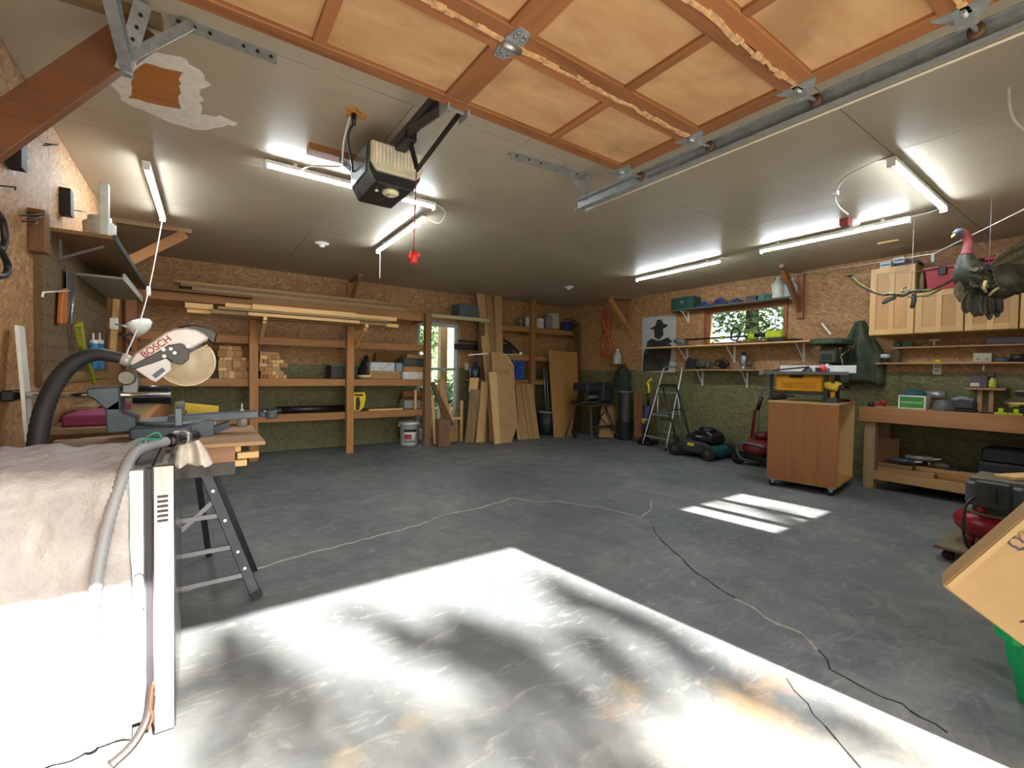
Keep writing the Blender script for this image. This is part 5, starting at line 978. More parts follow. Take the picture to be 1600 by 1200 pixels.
t.p('lime_collar', MB().cyl((X, ty(1171), ht - .01), (X, ty(1180), ht - .01), .045, .035), LIME); t.p('grip', MB().cyl((X, ty(1180), ht), (X, ty(1198), ht + .005), .028, .025), BLACKP); t.p('motor_pack', MB().box((X - .05, ty(1224), z2 + .055), (X + .05, ty(1198), z2 + .15)), LIME, .015); t.p('battery', MB().box((X - .045, ty(1228), z2 + .001), (X + .045, ty(1201), z2 + .055)), BLACKP, .008); t.p('coupler', MB().cyl((X, ty(1126), ht), (X, ty(1131), ht - .0), .026), LIME)
one('pruner', 'black handled tool on right end of long shelf', 'hand tool', MB().tube([(5.93, ty(1228) - .02, z2 + .016), (5.93, ty(1245), z2 + .02), (5.93, ty(1258), z2 + .016)], [.012, .016, .008], 8), BLACKP)
# ---- small shelf
z3 = RX(1130, 577, 5.95).z; y0, y1 = RX(1193, 576, 5.95).y, RX(1073, 576, 5.95).y
t = T('small_shelf', 'short shelf with white brackets below the long shelf', 'shelf', (6.05, 3.6, z3)); t.p('board', MB().box((5.95, y0, z3 - .018), (XR, y1, z3)), WTRIM['y'], .002)
for px in (1098, 1168): bracket(t, RX(px, 590, XR).y, z3 - .018, 5.95, .18, .22)
def blob_bag(name, label, cat, px0, px1, h, X, z, dep, mat):
    ya, yb = RX(px1, 560, X).y, RX(px0, 560, X).y
    def f(u, v): a_ = 2 * PI * u; r_ = math.sqrt(max(0, 1 - (v * 1.0) ** 3)); return (X + dep / 2 * math.cos(a_) * r_ * (1 + .12 * math.sin(4 * a_ + 1)), (ya + yb) / 2 + (yb - ya) / 2 * math.sin(a_) * r_ * (1 + .06 * math.sin(5 * a_)), z + .001 + h * v * (1 + .1 * math.sin(3 * a_)))
    mb = MB().grid(f, 22, 8); return one(name, label, cat, mb, mat)
ya, yb = RX(1090, 565, 6.05).y, RX(1074, 565, 6.05).y; ym = (ya + yb) / 2
t = T('tool_bag', 'black tool bag at left end of small shelf', 'bag', (6.05, ym, z3)); BB = plain('1e1c1c', .8, 0, .3, 12, .5); t.p('bag', MB().prism([(ya, 0 + z3), (ya + .01, z3 + .12), (ym - .03, z3 + .155), (ym + .04, z3 + .15), (yb - .005, z3 + .10), (yb, z3)], 'yz', 5.98, 6.11), BB, .012); t.p('strap', MB().tube(arc((5.985, ym, z3 + .12), .05, 0, PI, 8, V((0, 1, 0))), .007, 6), BLACK)
ya, yb = RX(1112, 565, 6.05).y, RX(1091, 565, 6.05).y
t = T('canvas_roll', 'grey-green canvas tool roll lying on small shelf', 'tool roll', (6.05, (ya + yb) / 2, z3)); t.p('roll', MB().tube([(6.03, ya, z3 + .062), (6.04, (ya + yb) / 2, z3 + .07), (6.05, yb, z3 + .08)], [.05, .062, .055], 14), plain('55574a', .9, 0, .3, 12, .5)); t.p('strap', MB().tube([(6.03, ya + .05, z3 + .064), (6.03, ya + .07, z3 + .064)], .062, 14), BLACK)
ya, yb = RX(1143, 565, 6.05).y, RX(1115, 565, 6.05).y
t = T('circular_saw', 'black circular saw with dark grips on small shelf', 'power saw', (6.05, (ya + yb) / 2, z3)); t.p('sole_plate', MB().box((5.98, ya, z3 + .0005), (6.12, yb - .04, z3 + .008)), DARKSTEEL); t.p('blade_housing', MB().lathe((6.0, ya + .10, z3 + .075), [(.05, 0), (.068, .006), (.068, .03), (.05, .036)], 18, 'x'), BLACKP); t.p('motor', MB().cyl((6.036, ya + .11, z3 + .08), (6.12, ya + .11, z3 + .08), .04), BLACK); t.p('rear_grip', MB().tube(smoothpts([(6.05, ya + .15, z3 + .13), (6.05, yb - .06, z3 + .13), (6.05, yb - .02, z3 + .06), (6.05, yb - .09, z3 + .05)], 4), .016, 8), BLACK)
t = T('router_tool', 'silver router with black base and cord on small shelf', 'power tool', (6.05, RX(1162, 570, 6.05).y, z3)); c = V((6.05, RX(1162, 570, 6.05).y, z3)); t.p('base', MB().lathe(c, [(.07, .0), (.07, .012), (.03, .02), (.045, .06), (.05, .10), (.05, .17), (.03, .20), (0, .2)], 18), plain('8b8d90', .35, .7)); t.p('handle', MB().cyl(c + V((0, -.05, .08)), c + V((0, -.14, .07)), .022, .018), plain('5a5f66', .4)); t.p('cap', MB().lathe(c + V((0, 0, .2)), [(.03, 0), (.028, .03), (.01, .035)], 14), BLACK); t.p('cord', MB().tube(arc(c + V((-.03, -.17, .06)), .055, PI * .6, -PI * .55, 14, V((0, 1, 0))), .005, 6), BLACK)
# ---- orange extension cord hanging on right wall
pts = []; Xc = XR - .05
random.seed(3)
for k in range(5):
    w_ = .06 + .02 * k % .05
    for (x, y) in ((946 - 2 + k, 517), (937 + 2 * k, 500), (941 + 1.5 * k, 485 + k), (950 + k, 484), (954 - k, 500), (949, 517), (940 + k, 540), (942 + 2 * k, 554), (952 + k, 555), (956 - k, 540)): pts.append(RX(x + rnd(-1, 1), y, Xc + rnd(-.02, .02)))
t = T('extension_cord', 'orange extension cord looped and hanging in right corner', 'cord', tuple(RX(946, 560, Xc))); t.p('coil', MB().tube(smoothpts(pts, 3), .010, 6), plain('c8603c', .5)); t.p('tie', MB().tube(arc(RX(947, 518, Xc), .06, 0, 2 * PI, 14, V((0, 1, 0)), V((.5, 0, .15))), .010, 6), plain('b8502f', .5)); t.p('tail', MB().tube(smoothpts([RX(945, 518, Xc), RX(932, 535, Xc), RX(930, 550, Xc), RX(940, 554, Xc)], 5), .009, 6), plain('c8603c', .5)); t.p('tail', MB().tube(smoothpts([RX(944, 556, Xc), RX(943, 562, Xc), RX(938, 570, Xc)], 5), .009, 6), plain('b06a50', .5))
one('cord_nail', 'nail holding the orange extension cord', 'nail', MB().cyl((XR, RX(947, 486, XR).y, RX(947, 486, XR).z), (XR - .08, RX(947, 486, XR).y, RX(947, 486, XR).z), .005, n=8), STEEL)
# ---- planer on a stand in the corner
pc_ = V((5.66, 5.72, 0)); st2 = T('planer_stand', 'black folding stand carrying the planer', 'stand', tuple(pc_)); ztp = .60
st2.p('board_top', MB().box((5.36, 5.50, ztp - .025), (5.98, 5.94, ztp)), wood('55442a', 'x')); 
for (tx, ty_, fx, fy) in ((5.50, 5.55, 5.36, 5.36), (5.86, 5.55, 6.00, 5.36), (5.50, 5.90, 5.36, 6.02), (5.86, 5.90, 6.0, 6.02)): st2.p('leg', MB().bar((tx, ty_, ztp - .03), (fx, fy, 0), .028, .028), DARKSTEEL)
st2.p('shelf_rail', MB().bar((5.41, 5.44, .22), (5.95, 5.44, .22), .02, .04), plain('4a2a20', .6)); st2.p('cross_brace', MB().bar((5.42, 5.44, .15), (5.82, 5.52, .48), .012, .015), DARKSTEEL); st2.p('cross_brace', MB().bar((5.94, 5.44, .15), (5.54, 5.52, .48), .012, .015), DARKSTEEL)
pn = T('thickness_planer', 'black benchtop thickness planer on folding stand', 'planer', (5.66, 5.72, ztp))
pn.p('base', MB().box((5.38, 5.52, ztp), (5.96, 5.92, ztp + .05)), BLACK, .006); pn.p('head', MB().box((5.40, 5.54, ztp + .22), (5.80, 5.90, ztp + .36)), plain('2a2c30', .5), .015)
for x in (5.40, 5.72): pn.p('column', MB().box((x, 5.55, ztp + .05), (x + .05, 5.60, ztp + .22)), plain('4a4c50', .4, .5))
pn.p('side_housing', MB().box((5.78, 5.53, ztp + .05), (5.96, 5.91, ztp + .38)), plain('2f3842', .5), .012); pn.p('top_bar', MB().bar((5.40, 5.53, ztp + .37), (5.72, 5.53, ztp + .37), .012, .012), CHROME); pn.p('feed_table', MB().box((5.28, 5.46, ztp + .03), (5.60, 5.54, ztp + .042)), STEEL); pn.p('badge', MB().box((5.83, 5.526, ztp + .28), (5.90, 5.53, ztp + .295)), CHROME); pn.p('roller_bed', MB().cyl((5.46, 5.60, ztp + .12), (5.72, 5.60, ztp + .12), .03), GREY)
# items around
t = T('wooden_board', 'short pale board standing under the planer stand', 'board', tuple(G(945, 684))); pl = leanplane(5.8, 5.46, 5.58, .5); t.p('board', slab(((941, 634), (966, 633), (959, 685), (936, 683)), pl, .018), WTRIM['z'])
c = V((6.02, 5.24, 0)); t = T('metal_drum', 'dark green metal drum standing right of the planer stand', 'drum', tuple(c)); t.p('drum', MB().lathe(c, [(.11, 0), (.115, .02), (.115, .30), (.12, .31), (.115, .32), (.115, .80), (.11, .81)], 20), plain('1f2a22', .5, 0, .2)); t.p('lid', MB().lathe(c + V((0, 0, .81)), [(.118, 0), (.118, .03), (.05, .04), (0, .04)], 20), plain('6f726a', .5))
def fsack(u, v): a_ = 2 * PI * u; r_ = (.16 - .05 * v) * math.sqrt(max(.02, 1 - v ** 6)) * (1 + .12 * math.sin(3 * a_ + 4 * v)); return (6.0 + r_ * .85 * math.cos(a_), 5.30 + r_ * 1.1 * math.sin(a_), .852 + .42 * v)
one('green_sack', 'dark green sack slumped on the metal drum in corner', 'sack', MB().grid(fsack, 24, 12), plain('26332a', .9, 0, .3, 10, .5))
jug(966, 'white jug standing behind the green sack in the corner', .075, .26, plain('a9aaa4', .4), 6.05, 1.30); one('jug_ledge', 'small wooden ledge carrying the corner jug', 'ledge', MB().box((5.95, RX(966, 560, 6.05).y - .11, 1.28), (XR, RX(966, 560, 6.05).y + .11, 1.2995)), WDARK['y'])
pl = PLN([(5.93, 5.2, 0), (5.93, 4.9, 0), (6.12, 5.2, .72)])
one('chipboard_panel', 'brown chipboard panel leaning on right wall near corner', 'panel', slab(((990, 613), (1003, 613), (1004, 683), (991, 682)), pl, .016), plain('8a5f38', .8, 0, .15, 30))
for i, (px, py) in enumerate(((892, 680), (898, 684))): t = T('caster_wheel', ('black caster dolly beside the plywood sheet', 'black caster dolly in front of planer stand')[i], 'caster', tuple(G(px, py))); c = G(px, py); t.p('wheel', MB().lathe(c + V((-.02, 0, .05)), [(.03, 0), (.05, .008), (.05, .032), (.03, .04)], 14, 'x'), RUBBER); t.p('fork', MB().box(c + V((-.035, -.02, .05)), c + V((.035, .02, .12))), DARKSTEEL)
# ---- stick vacuum
t = T('stick_vacuum', 'purple and yellow upright vacuum beside the step ladder', 'vacuum', (5.95, 4.95, 0)); X = 5.95
PUR = plain('3c3a5c', .4, 0, .15)
t.p('floor_head', MB().box((X - .14, R(1022, 690, X)[0], .0), (X + .12, R(1003, 690, X)[0], .07)), BLACKP, .02); t.p('canister', MB().tube([RX(1008, 672, X), RX(1009, 655, X), RX(1012, 640, X), RX(1013, 634, X)], [.055, .065, .06, .04], 12), PUR); t.p('yellow_band', MB().tube([RX(1007, 662, X), RX(1009, 653, X)], [.068, .07], 12), plain('a88f2a', .5)); t.p('pole', MB().tube([RX(1013, 634, X), RX(1013, 614, X)], .022, 8), BLACKP)
t.p('handle', MB().tube(smoothpts([RX(1013, 616, X), RX(1014, 606, X), RX(1012, 598, X), RX(1018, 592, X)], 4), .018, 8), YEL); t.p('neck', MB().tube([RX(1008, 672, X), V((X, RX(1012, 685, X).y, .05))], [.03, .04], 8), BLACKP)
# ---- aluminium step ladder
t = T('step_ladder', 'aluminium step ladder standing open at right wall', 'ladder', (5.85, 4.45, 0))
fl_, fr_ = G(1003, 696), G(1040, 704); tl_, tr_ = RX(1036, 580, 6.03), RX(1065, 580, 6.03); top = RX(1040, 573, 6.03)
hl = smoothpts([fl_, fl_.lerp(tl_, .5), tl_, RX(1041, 573.5, 6.03), RX(1052, 573, 6.03)], 5)
t.p('front_rail', MB().tube(hl, .012, 8), ALU); t.p('front_rail', MB().tube(smoothpts([fr_, fr_.lerp(tr_, .6), tr_, RX(1063, 574, 6.03), RX(1052, 573, 6.03)], 5), .012, 8), ALU)
for f in (.13, .42, .72): t.p('tread', MB().bar(fl_.lerp(tl_, f) + V((.03, 0, 0)), fr_.lerp(tr_, f) + V((.03, 0, 0)), .075, .022), plain('9fa2a2', .45, .6), .003)
for (a, b) in ((tl_.lerp(fl_, .28), V((6.12, fl_.y - .02, 0))), (tr_.lerp(fr_, .28), V((6.12, fr_.y + .02, 0)))): t.p('rear_leg', MB().tube([a + V((.02, 0, 0)), b], .010, 6), ALU)
t.p('rear_bar', MB().bar((6.09, fl_.y, .22), (6.09, fr_.y, .22), .012, .02), ALU); t.p('rear_bar', MB().bar((6.08, fl_.y - .06, .52), (6.08, fr_.y + .06, .52), .012, .02), ALU); t.p('top_grip', MB().bar(fl_.lerp(tl_, .80), fr_.lerp(tr_, .80), .02, .02), BLACK)
for p in (fl_, fr_): t.p('rubber_foot', MB().cyl(p, p + V((.005, 0, .035)), .016), RUBBER)
# ---- push mower
mw = T('lawn_mower', 'black and teal push lawn mower beside the step ladder', 'lawn mower', (5.75, 3.6, 0)); DK2 = plain('2b2c2c', .6, 0, .15)
deck = [(3.36, .06), (3.36, .17), (3.44, .22), (3.82, .24), (3.92, .18), (3.92, .06)]
mw.p('deck', MB().prism(deck, 'yz', 5.52, 5.98), DK2, .02); mw.p('teal_shroud', MB().prism([(3.30, .05), (3.29, .11), (3.32, .17), (3.38, .19), (3.38, .05)], 'yz', 5.52, 5.90), plain('15565a', .45, 0, .15), .015)
mw.p('side_panel', MB().prism([(3.46, .09), (3.46, .20), (3.80, .22), (3.80, .09)], 'yz', 5.505, 5.52), plain('34352f', .6), .004); mw.p('warning_label', MB().box((5.502, 3.58, .165), (5.506, 3.68, .205)), plain('d8b820', .5))
mw.p('engine', MB().prism([(3.36, .22), (3.38, .33), (3.46, .37), (3.64, .37), (3.70, .30), (3.68, .23)], 'yz', 5.60, 5.90), BLACKP, .015); mw.p('engine_cover', MB().lathe((5.75, 3.54, .36), [(.11, 0), (.115, .02), (.10, .045), (.03, .055)], 18), BLACKP); mw.p('muffler', MB().box((5.55, 3.36, .24), (5.62, 3.5, .31)), DARKSTEEL, .01); mw.p('engine_stripe', MB().box((5.596, 3.5, .285), (5.60, 3.62, .30)), plain('b9b9b4', .4))
for (x, y) in ((5.46, 3.86), (5.46, 3.36), (5.98, 3.86), (5.98, 3.36)):
    wh = mw.p('wheel', MB().lathe((x, y, .095), [(.05, 0), (.09, .004), (.095, .012), (.095, .04), (.09, .046), (.05, .05)], 20, 'x'), RUBBER); mw.p('hub', MB().lathe((x - .003, y, .095), [(.02, 0), (.045, .004), (.045, .012)], 14, 'x'), plain('3f3f3d', .5), parent=wh)
HX = (5.48, 5.80); hb = [[V((x, 3.84, .22)), V((x, 3.93, .5)), V((x, 4.09, .96))] for x in HX]
for p in hb: mw.p('handle_bar', MB().tube(p, .012, 8), BLACKP)
mw.p('handle_bar', MB().tube(smoothpts([hb[0][2], hb[0][2] + V((.02, .03, .02)), hb[1][2] + V((-.02, .03, .02)), hb[1][2]], 4), .013, 8), BLACKP); mw.p('cross_tube', MB().tube([hb[0][0].lerp(hb[0][2], .55), hb[1][0].lerp(hb[1][2], .55)], .009, 6), BLACKP)
for x in HX: mw.p('pivot_knob', MB().cyl((x - .03, 3.85, .25), (x + .03, 3.85, .25), .028), BLACK)
mw.p('pull_starter', MB().cyl((5.80, 3.95, .56), (5.80, 3.97, .61), .016).cyl((5.80, 3.93, .6), (5.80, 4.01, .6), .008), BLACK)
# ---- red tiller-like machine behind the cart
rm = T('red_mower', 'red mower with grey tube handle behind the plywood cart', 'lawn mower', (5.8, 2.85, 0))
rm.p('deck', MB().lathe((5.82, 2.85, .16), [(.20, 0), (.22, .05), (.20, .12), (.12, .17), (.0, .18)], 20), REDD); rm.p('engine', MB().box((5.70, 2.74, .07), (5.98, 3.04, .16)), BLACK, .02); rm.p('engine_top', MB().lathe((5.84, 2.84, .34), [(.1, 0), (.1, .06), (.05, .09)], 16), plain('5c1a1c', .5))
X = 5.62; rm.p('bumper_tube', MB().tube(smoothpts([RX(1196, 700, X), RX(1170, 693, X), RX(1155, 693, X), RX(1151, 700, X), RX(1158, 716, X), RX(1175, 722, X) + V((.1, 0, 0))], 5), .016, 8), plain('6c6d6a', .4, .6))
X = 5.85; rm.p('handle_tube', MB().tube(smoothpts([V((X, 2.92, .22)), RX(1184, 650, X), RX(1186, 630, X), RX(1190, 613, X), RX(1198, 607, X), RX(1215, 606, X)], 5), .014, 8), plain('8a8c8a', .35, .7)); rm.p('handle_joint', MB().tube([RX(1184, 640, X), RX(1190, 620, X)], .024, 8), BLACK); rm.p('strut', MB().bar((5.8, 2.98, .2), tuple(RX(1180, 640, X)), .02, .03), REDD)
for y in (2.66, 3.06): rm.p('wheel', MB().lathe((5.66, y, .085), [(.05, 0), (.085, .005), (.085, .035), (.05, .04)], 16, 'x'), RUBBER)
# ================================================================== PLYWOOD CART AND TABLE SAW
ct = T('rolling_cart', 'plywood cart on casters under the orange table saw', 'cart', (5.20, 2.05, 0), math.radians(8), local=True); hu, hv, zt_, zb_ = .34, .30, .86, .085
ct.p('front_panel', MB().box((-hu, -hv, zb_), (-hu + .016, hv, zt_)), PLYRED['z'], .0015); ct.p('back_panel', MB().box((hu - .016, -hv, zb_), (hu, hv, zt_)), WMAPLE['z']); ct.p('far_panel', MB().box((-hu + .016, hv - .016, zb_), (hu - .016, hv, zt_)), PLY['z'])
ct.p('bottom', MB().box((-hu + .016, -hv, zb_), (hu - .016, hv - .016, zb_ + .018)), PLY['x']); ct.p('top', MB().box((-hu - .003, -hv - .003, zt_), (hu + .003, hv + .003, zt_ + .018)), wood('c0a06c', 'x', .6, .12), .0015); ct.p('base_frame', MB().box((-hu + .005, -hv + .005, zb_ - .012), (hu - .005, hv - .005, zb_)), WTRIM['x'])
for (x, y) in ((-.29, -.25), (-.29, .25), (.29, -.25), (.29, .25)):
    k = ct.p('caster', MB().box((x - .025, y - .03, .06), (x + .025, y + .03, zb_ - .012)).bar((x - .014, y, .03), (x - .014, y, .065), .004, .03, (0, 1, 0)).bar((x + .014, y, .03), (x + .014, y, .065), .004, .03, (0, 1, 0)), GALV); ct.p('caster_wheel', MB().lathe((x - .011, y + .012, .03), [(.012, 0), (.03, .002), (.03, .02), (.012, .022)], 14, 'x'), RUBBER, parent=k)
one('cord_bundle', 'pale cord lying on floor of the plywood cart', 'cord', MB().tube(smoothpts([(5.02, 1.86, zb_ + .026), (5.12, 1.84, zb_ + .026), (5.2, 1.88, zb_ + .05), (5.1, 1.93, zb_ + .03), (5.0, 1.88, zb_ + .03), (5.18, 1.83, zb_ + .03)], 6), .007, 6), plain('b9ad9c', .6))
sz = zt_ + .018
ts = T('table_saw', 'yellow-orange jobsite table saw on the plywood cart', 'table saw', (5.17, 2.05, sz), math.radians(8), local=True); FRM = plain('3a3733', .5, .3)
ts.p('body', MB().prism([(-.17, sz * 0 + .10), (-.17, .24), (-.15, .27), (.20, .27), (.20, .10)], 'xz', -.14, .28), plain('ffb21f', .35, 0, .03), .012); ts.p('relief_panel', MB().box((-.176, -.08, .13), (-.17, .22, .19)), plain('e09412', .4), .003)
for y in (-.03, .16): ts.p('molded_badge', MB().box((-.180, y - .035, .145), (-.176, y + .035, .165)), plain('d98c10', .35), .003)
ts.p('hand_hold', MB().box((-.173, .03, .235), (-.168, .15, .262)), BLACK)
ts.p('table_plate', MB().box((-.26, -.30, .272), (.30, .34, .292)), plain('6a6c66', .4, .6), .003); ts.p('fence_rail', MB().box((-.285, -.36, .270), (-.262, .38, .300)), plain('77797a', .35, .7)); ts.p('rail_clamp', MB().box((-.295, .36, .262), (-.255, .40, .305)), plain('8c8d88', .4, .5))
for (x, y) in ((-.19, -.17), (-.19, .31), (.22, -.17), (.22, .31)): ts.p('frame_post', MB().bar((x, y, 0), (x, y, .27), .03, .03), FRM)
for y in (-.17, .31): ts.p('frame_foot', MB().box((-.24, y - .02, 0), (.26, y + .02, .025)), FRM); 
ts.p('lower_bar', MB().bar((-.19, -.17, .085), (-.19, .31, .085), .025, .03), FRM); ts.p('crank', MB().cyl((-.20, .28, .05), (-.22, .20, .06), .012).cyl((-.19, .1, .05), (-.23, .26, .045), .010), BLACK)
ts.p('blade_guard', MB().prism([(-.16, .292), (.02, .345), (.10, .345), (.20, .30), (.20, .292)], 'xz', .03, .06), BLACKP); ts.p('fence', MB().box((-.25, -.12, .292), (.28, -.09, .34)), plain('2f3032', .4)); ts.p('push_stick', MB().bar((-.2, .30, .31), (-.02, .02, .35), .02, .015), BLACKP)
ts.p('red_knob', MB().lathe((-.19, -.14, .292), [(.022, 0), (.03, .015), (.03, .05), (.02, .06), (.008, .065), (.008, .085)], 14), plain('cc2a3c', .4))
ts.p('white_board', MB().box((.16, -.34, .2925), (.17, .34, .37)), WHITEP)
dr_ = T('cordless_drill', 'yellow cordless drill standing at right front of cart', 'drill', (4.985, 1.79, sz)); c = V((4.985, 1.79, sz)); dr_.p('battery', MB().box(c + V((-.03, -.04, 0)), c + V((.03, .04, .05))), plain('3b4448', .5), .006); dr_.p('handle', MB().tube([c + V((0, 0, .05)), c + V((0, .0, .11))], [.02, .022], 10), plain('c98a1c', .5)); dr_.p('motor_body', MB().tube([c + V((0, .05, .20)), c + V((0, .04, .17)), c + V((0, -.02, .15)), c + V((0, -.05, .2))], [.03, .04, .04, .03], 12), plain('d9b02a', .45)); dr_.p('chuck', MB().cyl(c + V((0, -.05, .17)), c + V((0, -.10, .13)), .022, .015), BLACK)
one('black_clamp', 'black clamp lying behind the drill on the cart', 'clamp', MB().tube([(5.2, 1.80, sz + .016), (5.3, 1.84, sz + .02), (5.42, 1.80, sz + .016)], .016, 8), BLACK); one('glue_bottle', 'dark small bottle standing behind the yellow drill', 'bottle', MB().lathe((5.18, 1.87, sz), [(.03, 0), (.032, .08), (.015, .11), (.01, .15), (0, .15)], 14), plain('4a4a40', .4))
one('screwdriver', 'red handled screwdriver at right edge of cart', 'screwdriver', MB().cyl((5.33, 1.75, sz + .012), (5.45, 1.79, sz + .012), .012), RED)
# ---- drill press
dp = T('drill_press', 'dark green drill press standing behind the table saw', 'drill press', (5.78, 2.08, 0)); PG = plain('3c4a3a', .5, 0, .2); c = V((5.80, 2.08, 0))
dp.p('base', MB().box(c + V((-.2, -.13, 0)), c + V((.16, .13, .05))), PG, .01); dp.p('column', MB().cyl(c + V((.06, 0, .05)), c + V((.06, 0, 1.40)), .04), DARKSTEEL); dp.p('work_table', MB().box(c + V((-.22, -.13, 1.0)), c + V((.08, .13, 1.03))), DARKSTEEL)
dp.p('head', MB().prism([(5.600, 1.28), (5.600, 1.42), (5.640, 1.47), (5.920, 1.47), (5.940, 1.30), (5.780, 1.27)], 'xz', 2.0, 2.16), plain('4b4a3c', .5), .012); dp.p('belt_cover', MB().prism([(5.520, 1.99), (5.580, 1.93), (5.900, 1.93), (5.980, 2.0), (5.980, 2.16), (5.900, 2.25), (5.580, 2.25), (5.520, 2.18)], 'xy', 1.48, 1.545), PG, .012); dp.p('quill', MB().cyl((5.640, 2.08, 1.28), (5.640, 2.08, 1.16), .03, .02), STEEL)
dp.p('front_plate', MB().box((5.592, 2.03, 1.31), (5.600, 2.13, 1.38)), BLACK)
for k in range(3): a_ = k * 2 * PI / 3 + .5; p = V((5.660, 1.97, 1.36)); e_ = p + V((math.cos(a_) * .13, -.03, math.sin(a_) * .13)); s_ = dp.p('feed_arm', MB().tube([p, e_], .007, 6), STEEL); dp.p('knob', MB().ell(e_, .017, 10, 6), REDD if k < 2 else BLACK, parent=s_)
# wire bracket over the drill press
t = T('wire_bracket', 'white bracket with thin rod above the drill press', 'bracket', tuple(RX(1295, 520, 6.1))); t.p('strap', MB().bar(RX(1284, 505, 6.08), RX(1298, 522, 6.08), .012, .02), WHITE); t.p('rod', MB().tube([RX(1278, 504, 6.08), RX(1292, 503, 6.08), RX(1323, 501, 6.1), RX(1321, 525, 6.1)], .004, 5), plain('a08a78', .5))
# hanging canvas coat
def fcoat(u, v):
    top = RX(1341, 501, 6.08); a_ = PI * u; w_ = .05 + .20 * min(1, v * 1.8) - .03 * max(0, v - .7); y = top.y - .03 * v; fold = .06 * math.sin(u * 17 + v * 3) + .02 * math.sin(u * 37 - v * 6); fold *= 1; fold *= min(1, v * 3)
    return (XR - .015 - (.03 + .09 * min(1, v * 2)) * math.sin(a_) + fold * math.sin(a_), y + w_ * math.cos(a_) * .9, top.z - .70 * v - .02 * math.sin(u * 9) * v)
t = T('canvas_coat', 'dark olive canvas coat hanging beside the maple cabinets', 'coat', tuple(RX(1345, 620, 6.08))); t.p('cloth', MB().grid(fcoat, 26, 16), plain('4a5242', .9, 0, .3, 9, .5), solid=.006); t.p('hook', MB().cyl((XR, RX(1341, 500, XR).y, RX(1341, 500, XR).z - .02), (XR - .06, RX(1341, 500, XR).y, RX(1341, 500, XR).z - .02), .006), STEEL)
# ================================================================== MAPLE CABINETS, BENCH (right wall)
CX = 5.83
def cabinet(y0, y1, z0, z1, label):
    t = T('wall_cabinet' if False else 'maple_cabinet', label, 'cabinet', (5.99, (y0 + y1) / 2, z0), group='maple cabinets on the right wall')
    t.p('body', MB().box((CX + .02, y0 + .001, z0), (XR - .001, y1 - .001, z1)), WMAPLE['z'], .002)
    ym = (y0 + y1) / 2; dx0, dx1 = CX, CX + .0195; f = .055
    d = t.p('door', MB().box((CX + .010, y0 + .004, z0 + .004), (dx1, y1 - .004, z1 - .004)), WMAPLE['z'])
    for (a, b) in ((y0 + .004, y0 + f), (ym - .022, ym + .022), (y1 - f, y1 - .004)): t.p('stile', MB().box((dx0, a, z0 + .004), (CX + .008, b, z1 - .004)), WMAPLE['z'], .001, d)
    for (a, b) in ((z0 + .004, z0 + .06), (z1 - .06, z1 - .004)):
        for (c_, e_) in ((y0 + f, ym - .022), (ym + .022, y1 - f)): t.p('rail', MB().box((dx0, c_, a), (CX + .008, e_, b)), WMAPLE['y'], .001, d)
    for (c_, e_) in ((y0 + f, ym - .022), (ym + .022, y1 - f)): t.p('panel', MB().box((CX + .0085, c_ + .002, z0 + .062), (CX + .010, e_ - .002, z1 - .062)), wood('c09058', 'z', .45, .16, 8), 0, d)  # panel wood tinted darker to stand in for shade in the recess
    return t
cabinet(1.418, 1.785, 1.572, 2.27, 'tall maple wall cabinet left of the other cabinets'); cabinet(1.062, 1.414, 1.572, 1.985, 'short maple cabinet right next to the tall one')
cabinet(.72, 1.058, 1.572, 1.985, 'short maple cabinet below the hanging turkey'); cabinet(.34, .716, 1.572, 1.985, 'short maple cabinet at the right picture edge')
zt_ = 2.2705
for i, (r, lb) in enumerate((((1375, 404, 1392, 416), 'white labelled box on tall cabinet, lower of two'), ((1396, 391, 1414, 403), 'white labelled box stacked behind on tall cabinet'))):
    a, b = rxbox(*r, 5.86 + .1 * i, .1); h = b.z - a.z; z = zt_ + (.05 if i else 0); t = T('supply_box', lb, 'box', (a.x, a.y, z)); 
    t.p('carton', MB().box((a.x, a.y, z), (b.x, b.y, z + h)), WHITEP, .002); t.p('blue_print', MB().box((a.x - .001, a.y + .01, z + h * .35), (a.x, b.y - .01, z + h * .6)), plain('4a6a96', .5))
one('blue_case', 'dark blue case lying on top of tall cabinet', 'case', MB().box((5.95, 1.43, zt_), (6.12, 1.66, zt_ + .049)), plain('2e3646', .5), .006)
rt_ = T('red_tote', 'red plastic tote with black latch on short cabinets', 'tote', (5.98, 1.2, 1.9855)); a, b = rxbox(1444, 414, 1503, 448, 5.87, .25); z0 = 1.9855; b.z = z0 + .20; RT = plain('b01f2e', .4, 0, .1)
rt_.p('body', MB().add([(a.x + .02, a.y + .02, z0), (b.x, a.y + .02, z0), (b.x, b.y - .02, z0), (a.x + .02, b.y - .02, z0), (a.x, a.y, b.z), (b.x, a.y, b.z), (b.x, b.y, b.z), (a.x, b.y, b.z)], [(0, 3, 2, 1), (4, 5, 6, 7), (0, 1, 5, 4), (1, 2, 6, 5), (2, 3, 7, 6), (3, 0, 4, 7)]), RT, .006); rt_.p('lid', MB().box((a.x - .012, a.y - .012, b.z), (b.x + .01, b.y + .012, b.z + .035)), plain('8f1b28', .4), .006); rt_.p('latch', MB().box((a.x - .016, (a.y + b.y) / 2 - .03, b.z - .06), (a.x - .004, (a.y + b.y) / 2 + .03, b.z + .02)), BLACK, .004)
rt_ = T('red_tote', 'red plastic tote behind the hanging turkey', 'tote', (5.98, .8, 1.9855)); rt_.p('body', MB().box((5.88, .68, z0), (6.12, .98, z0 + .22)), RT, .015); rt_.p('lid', MB().box((5.865, .665, z0 + .22), (6.13, .995, z0 + .255)), plain('a31d2b', .4), .006)
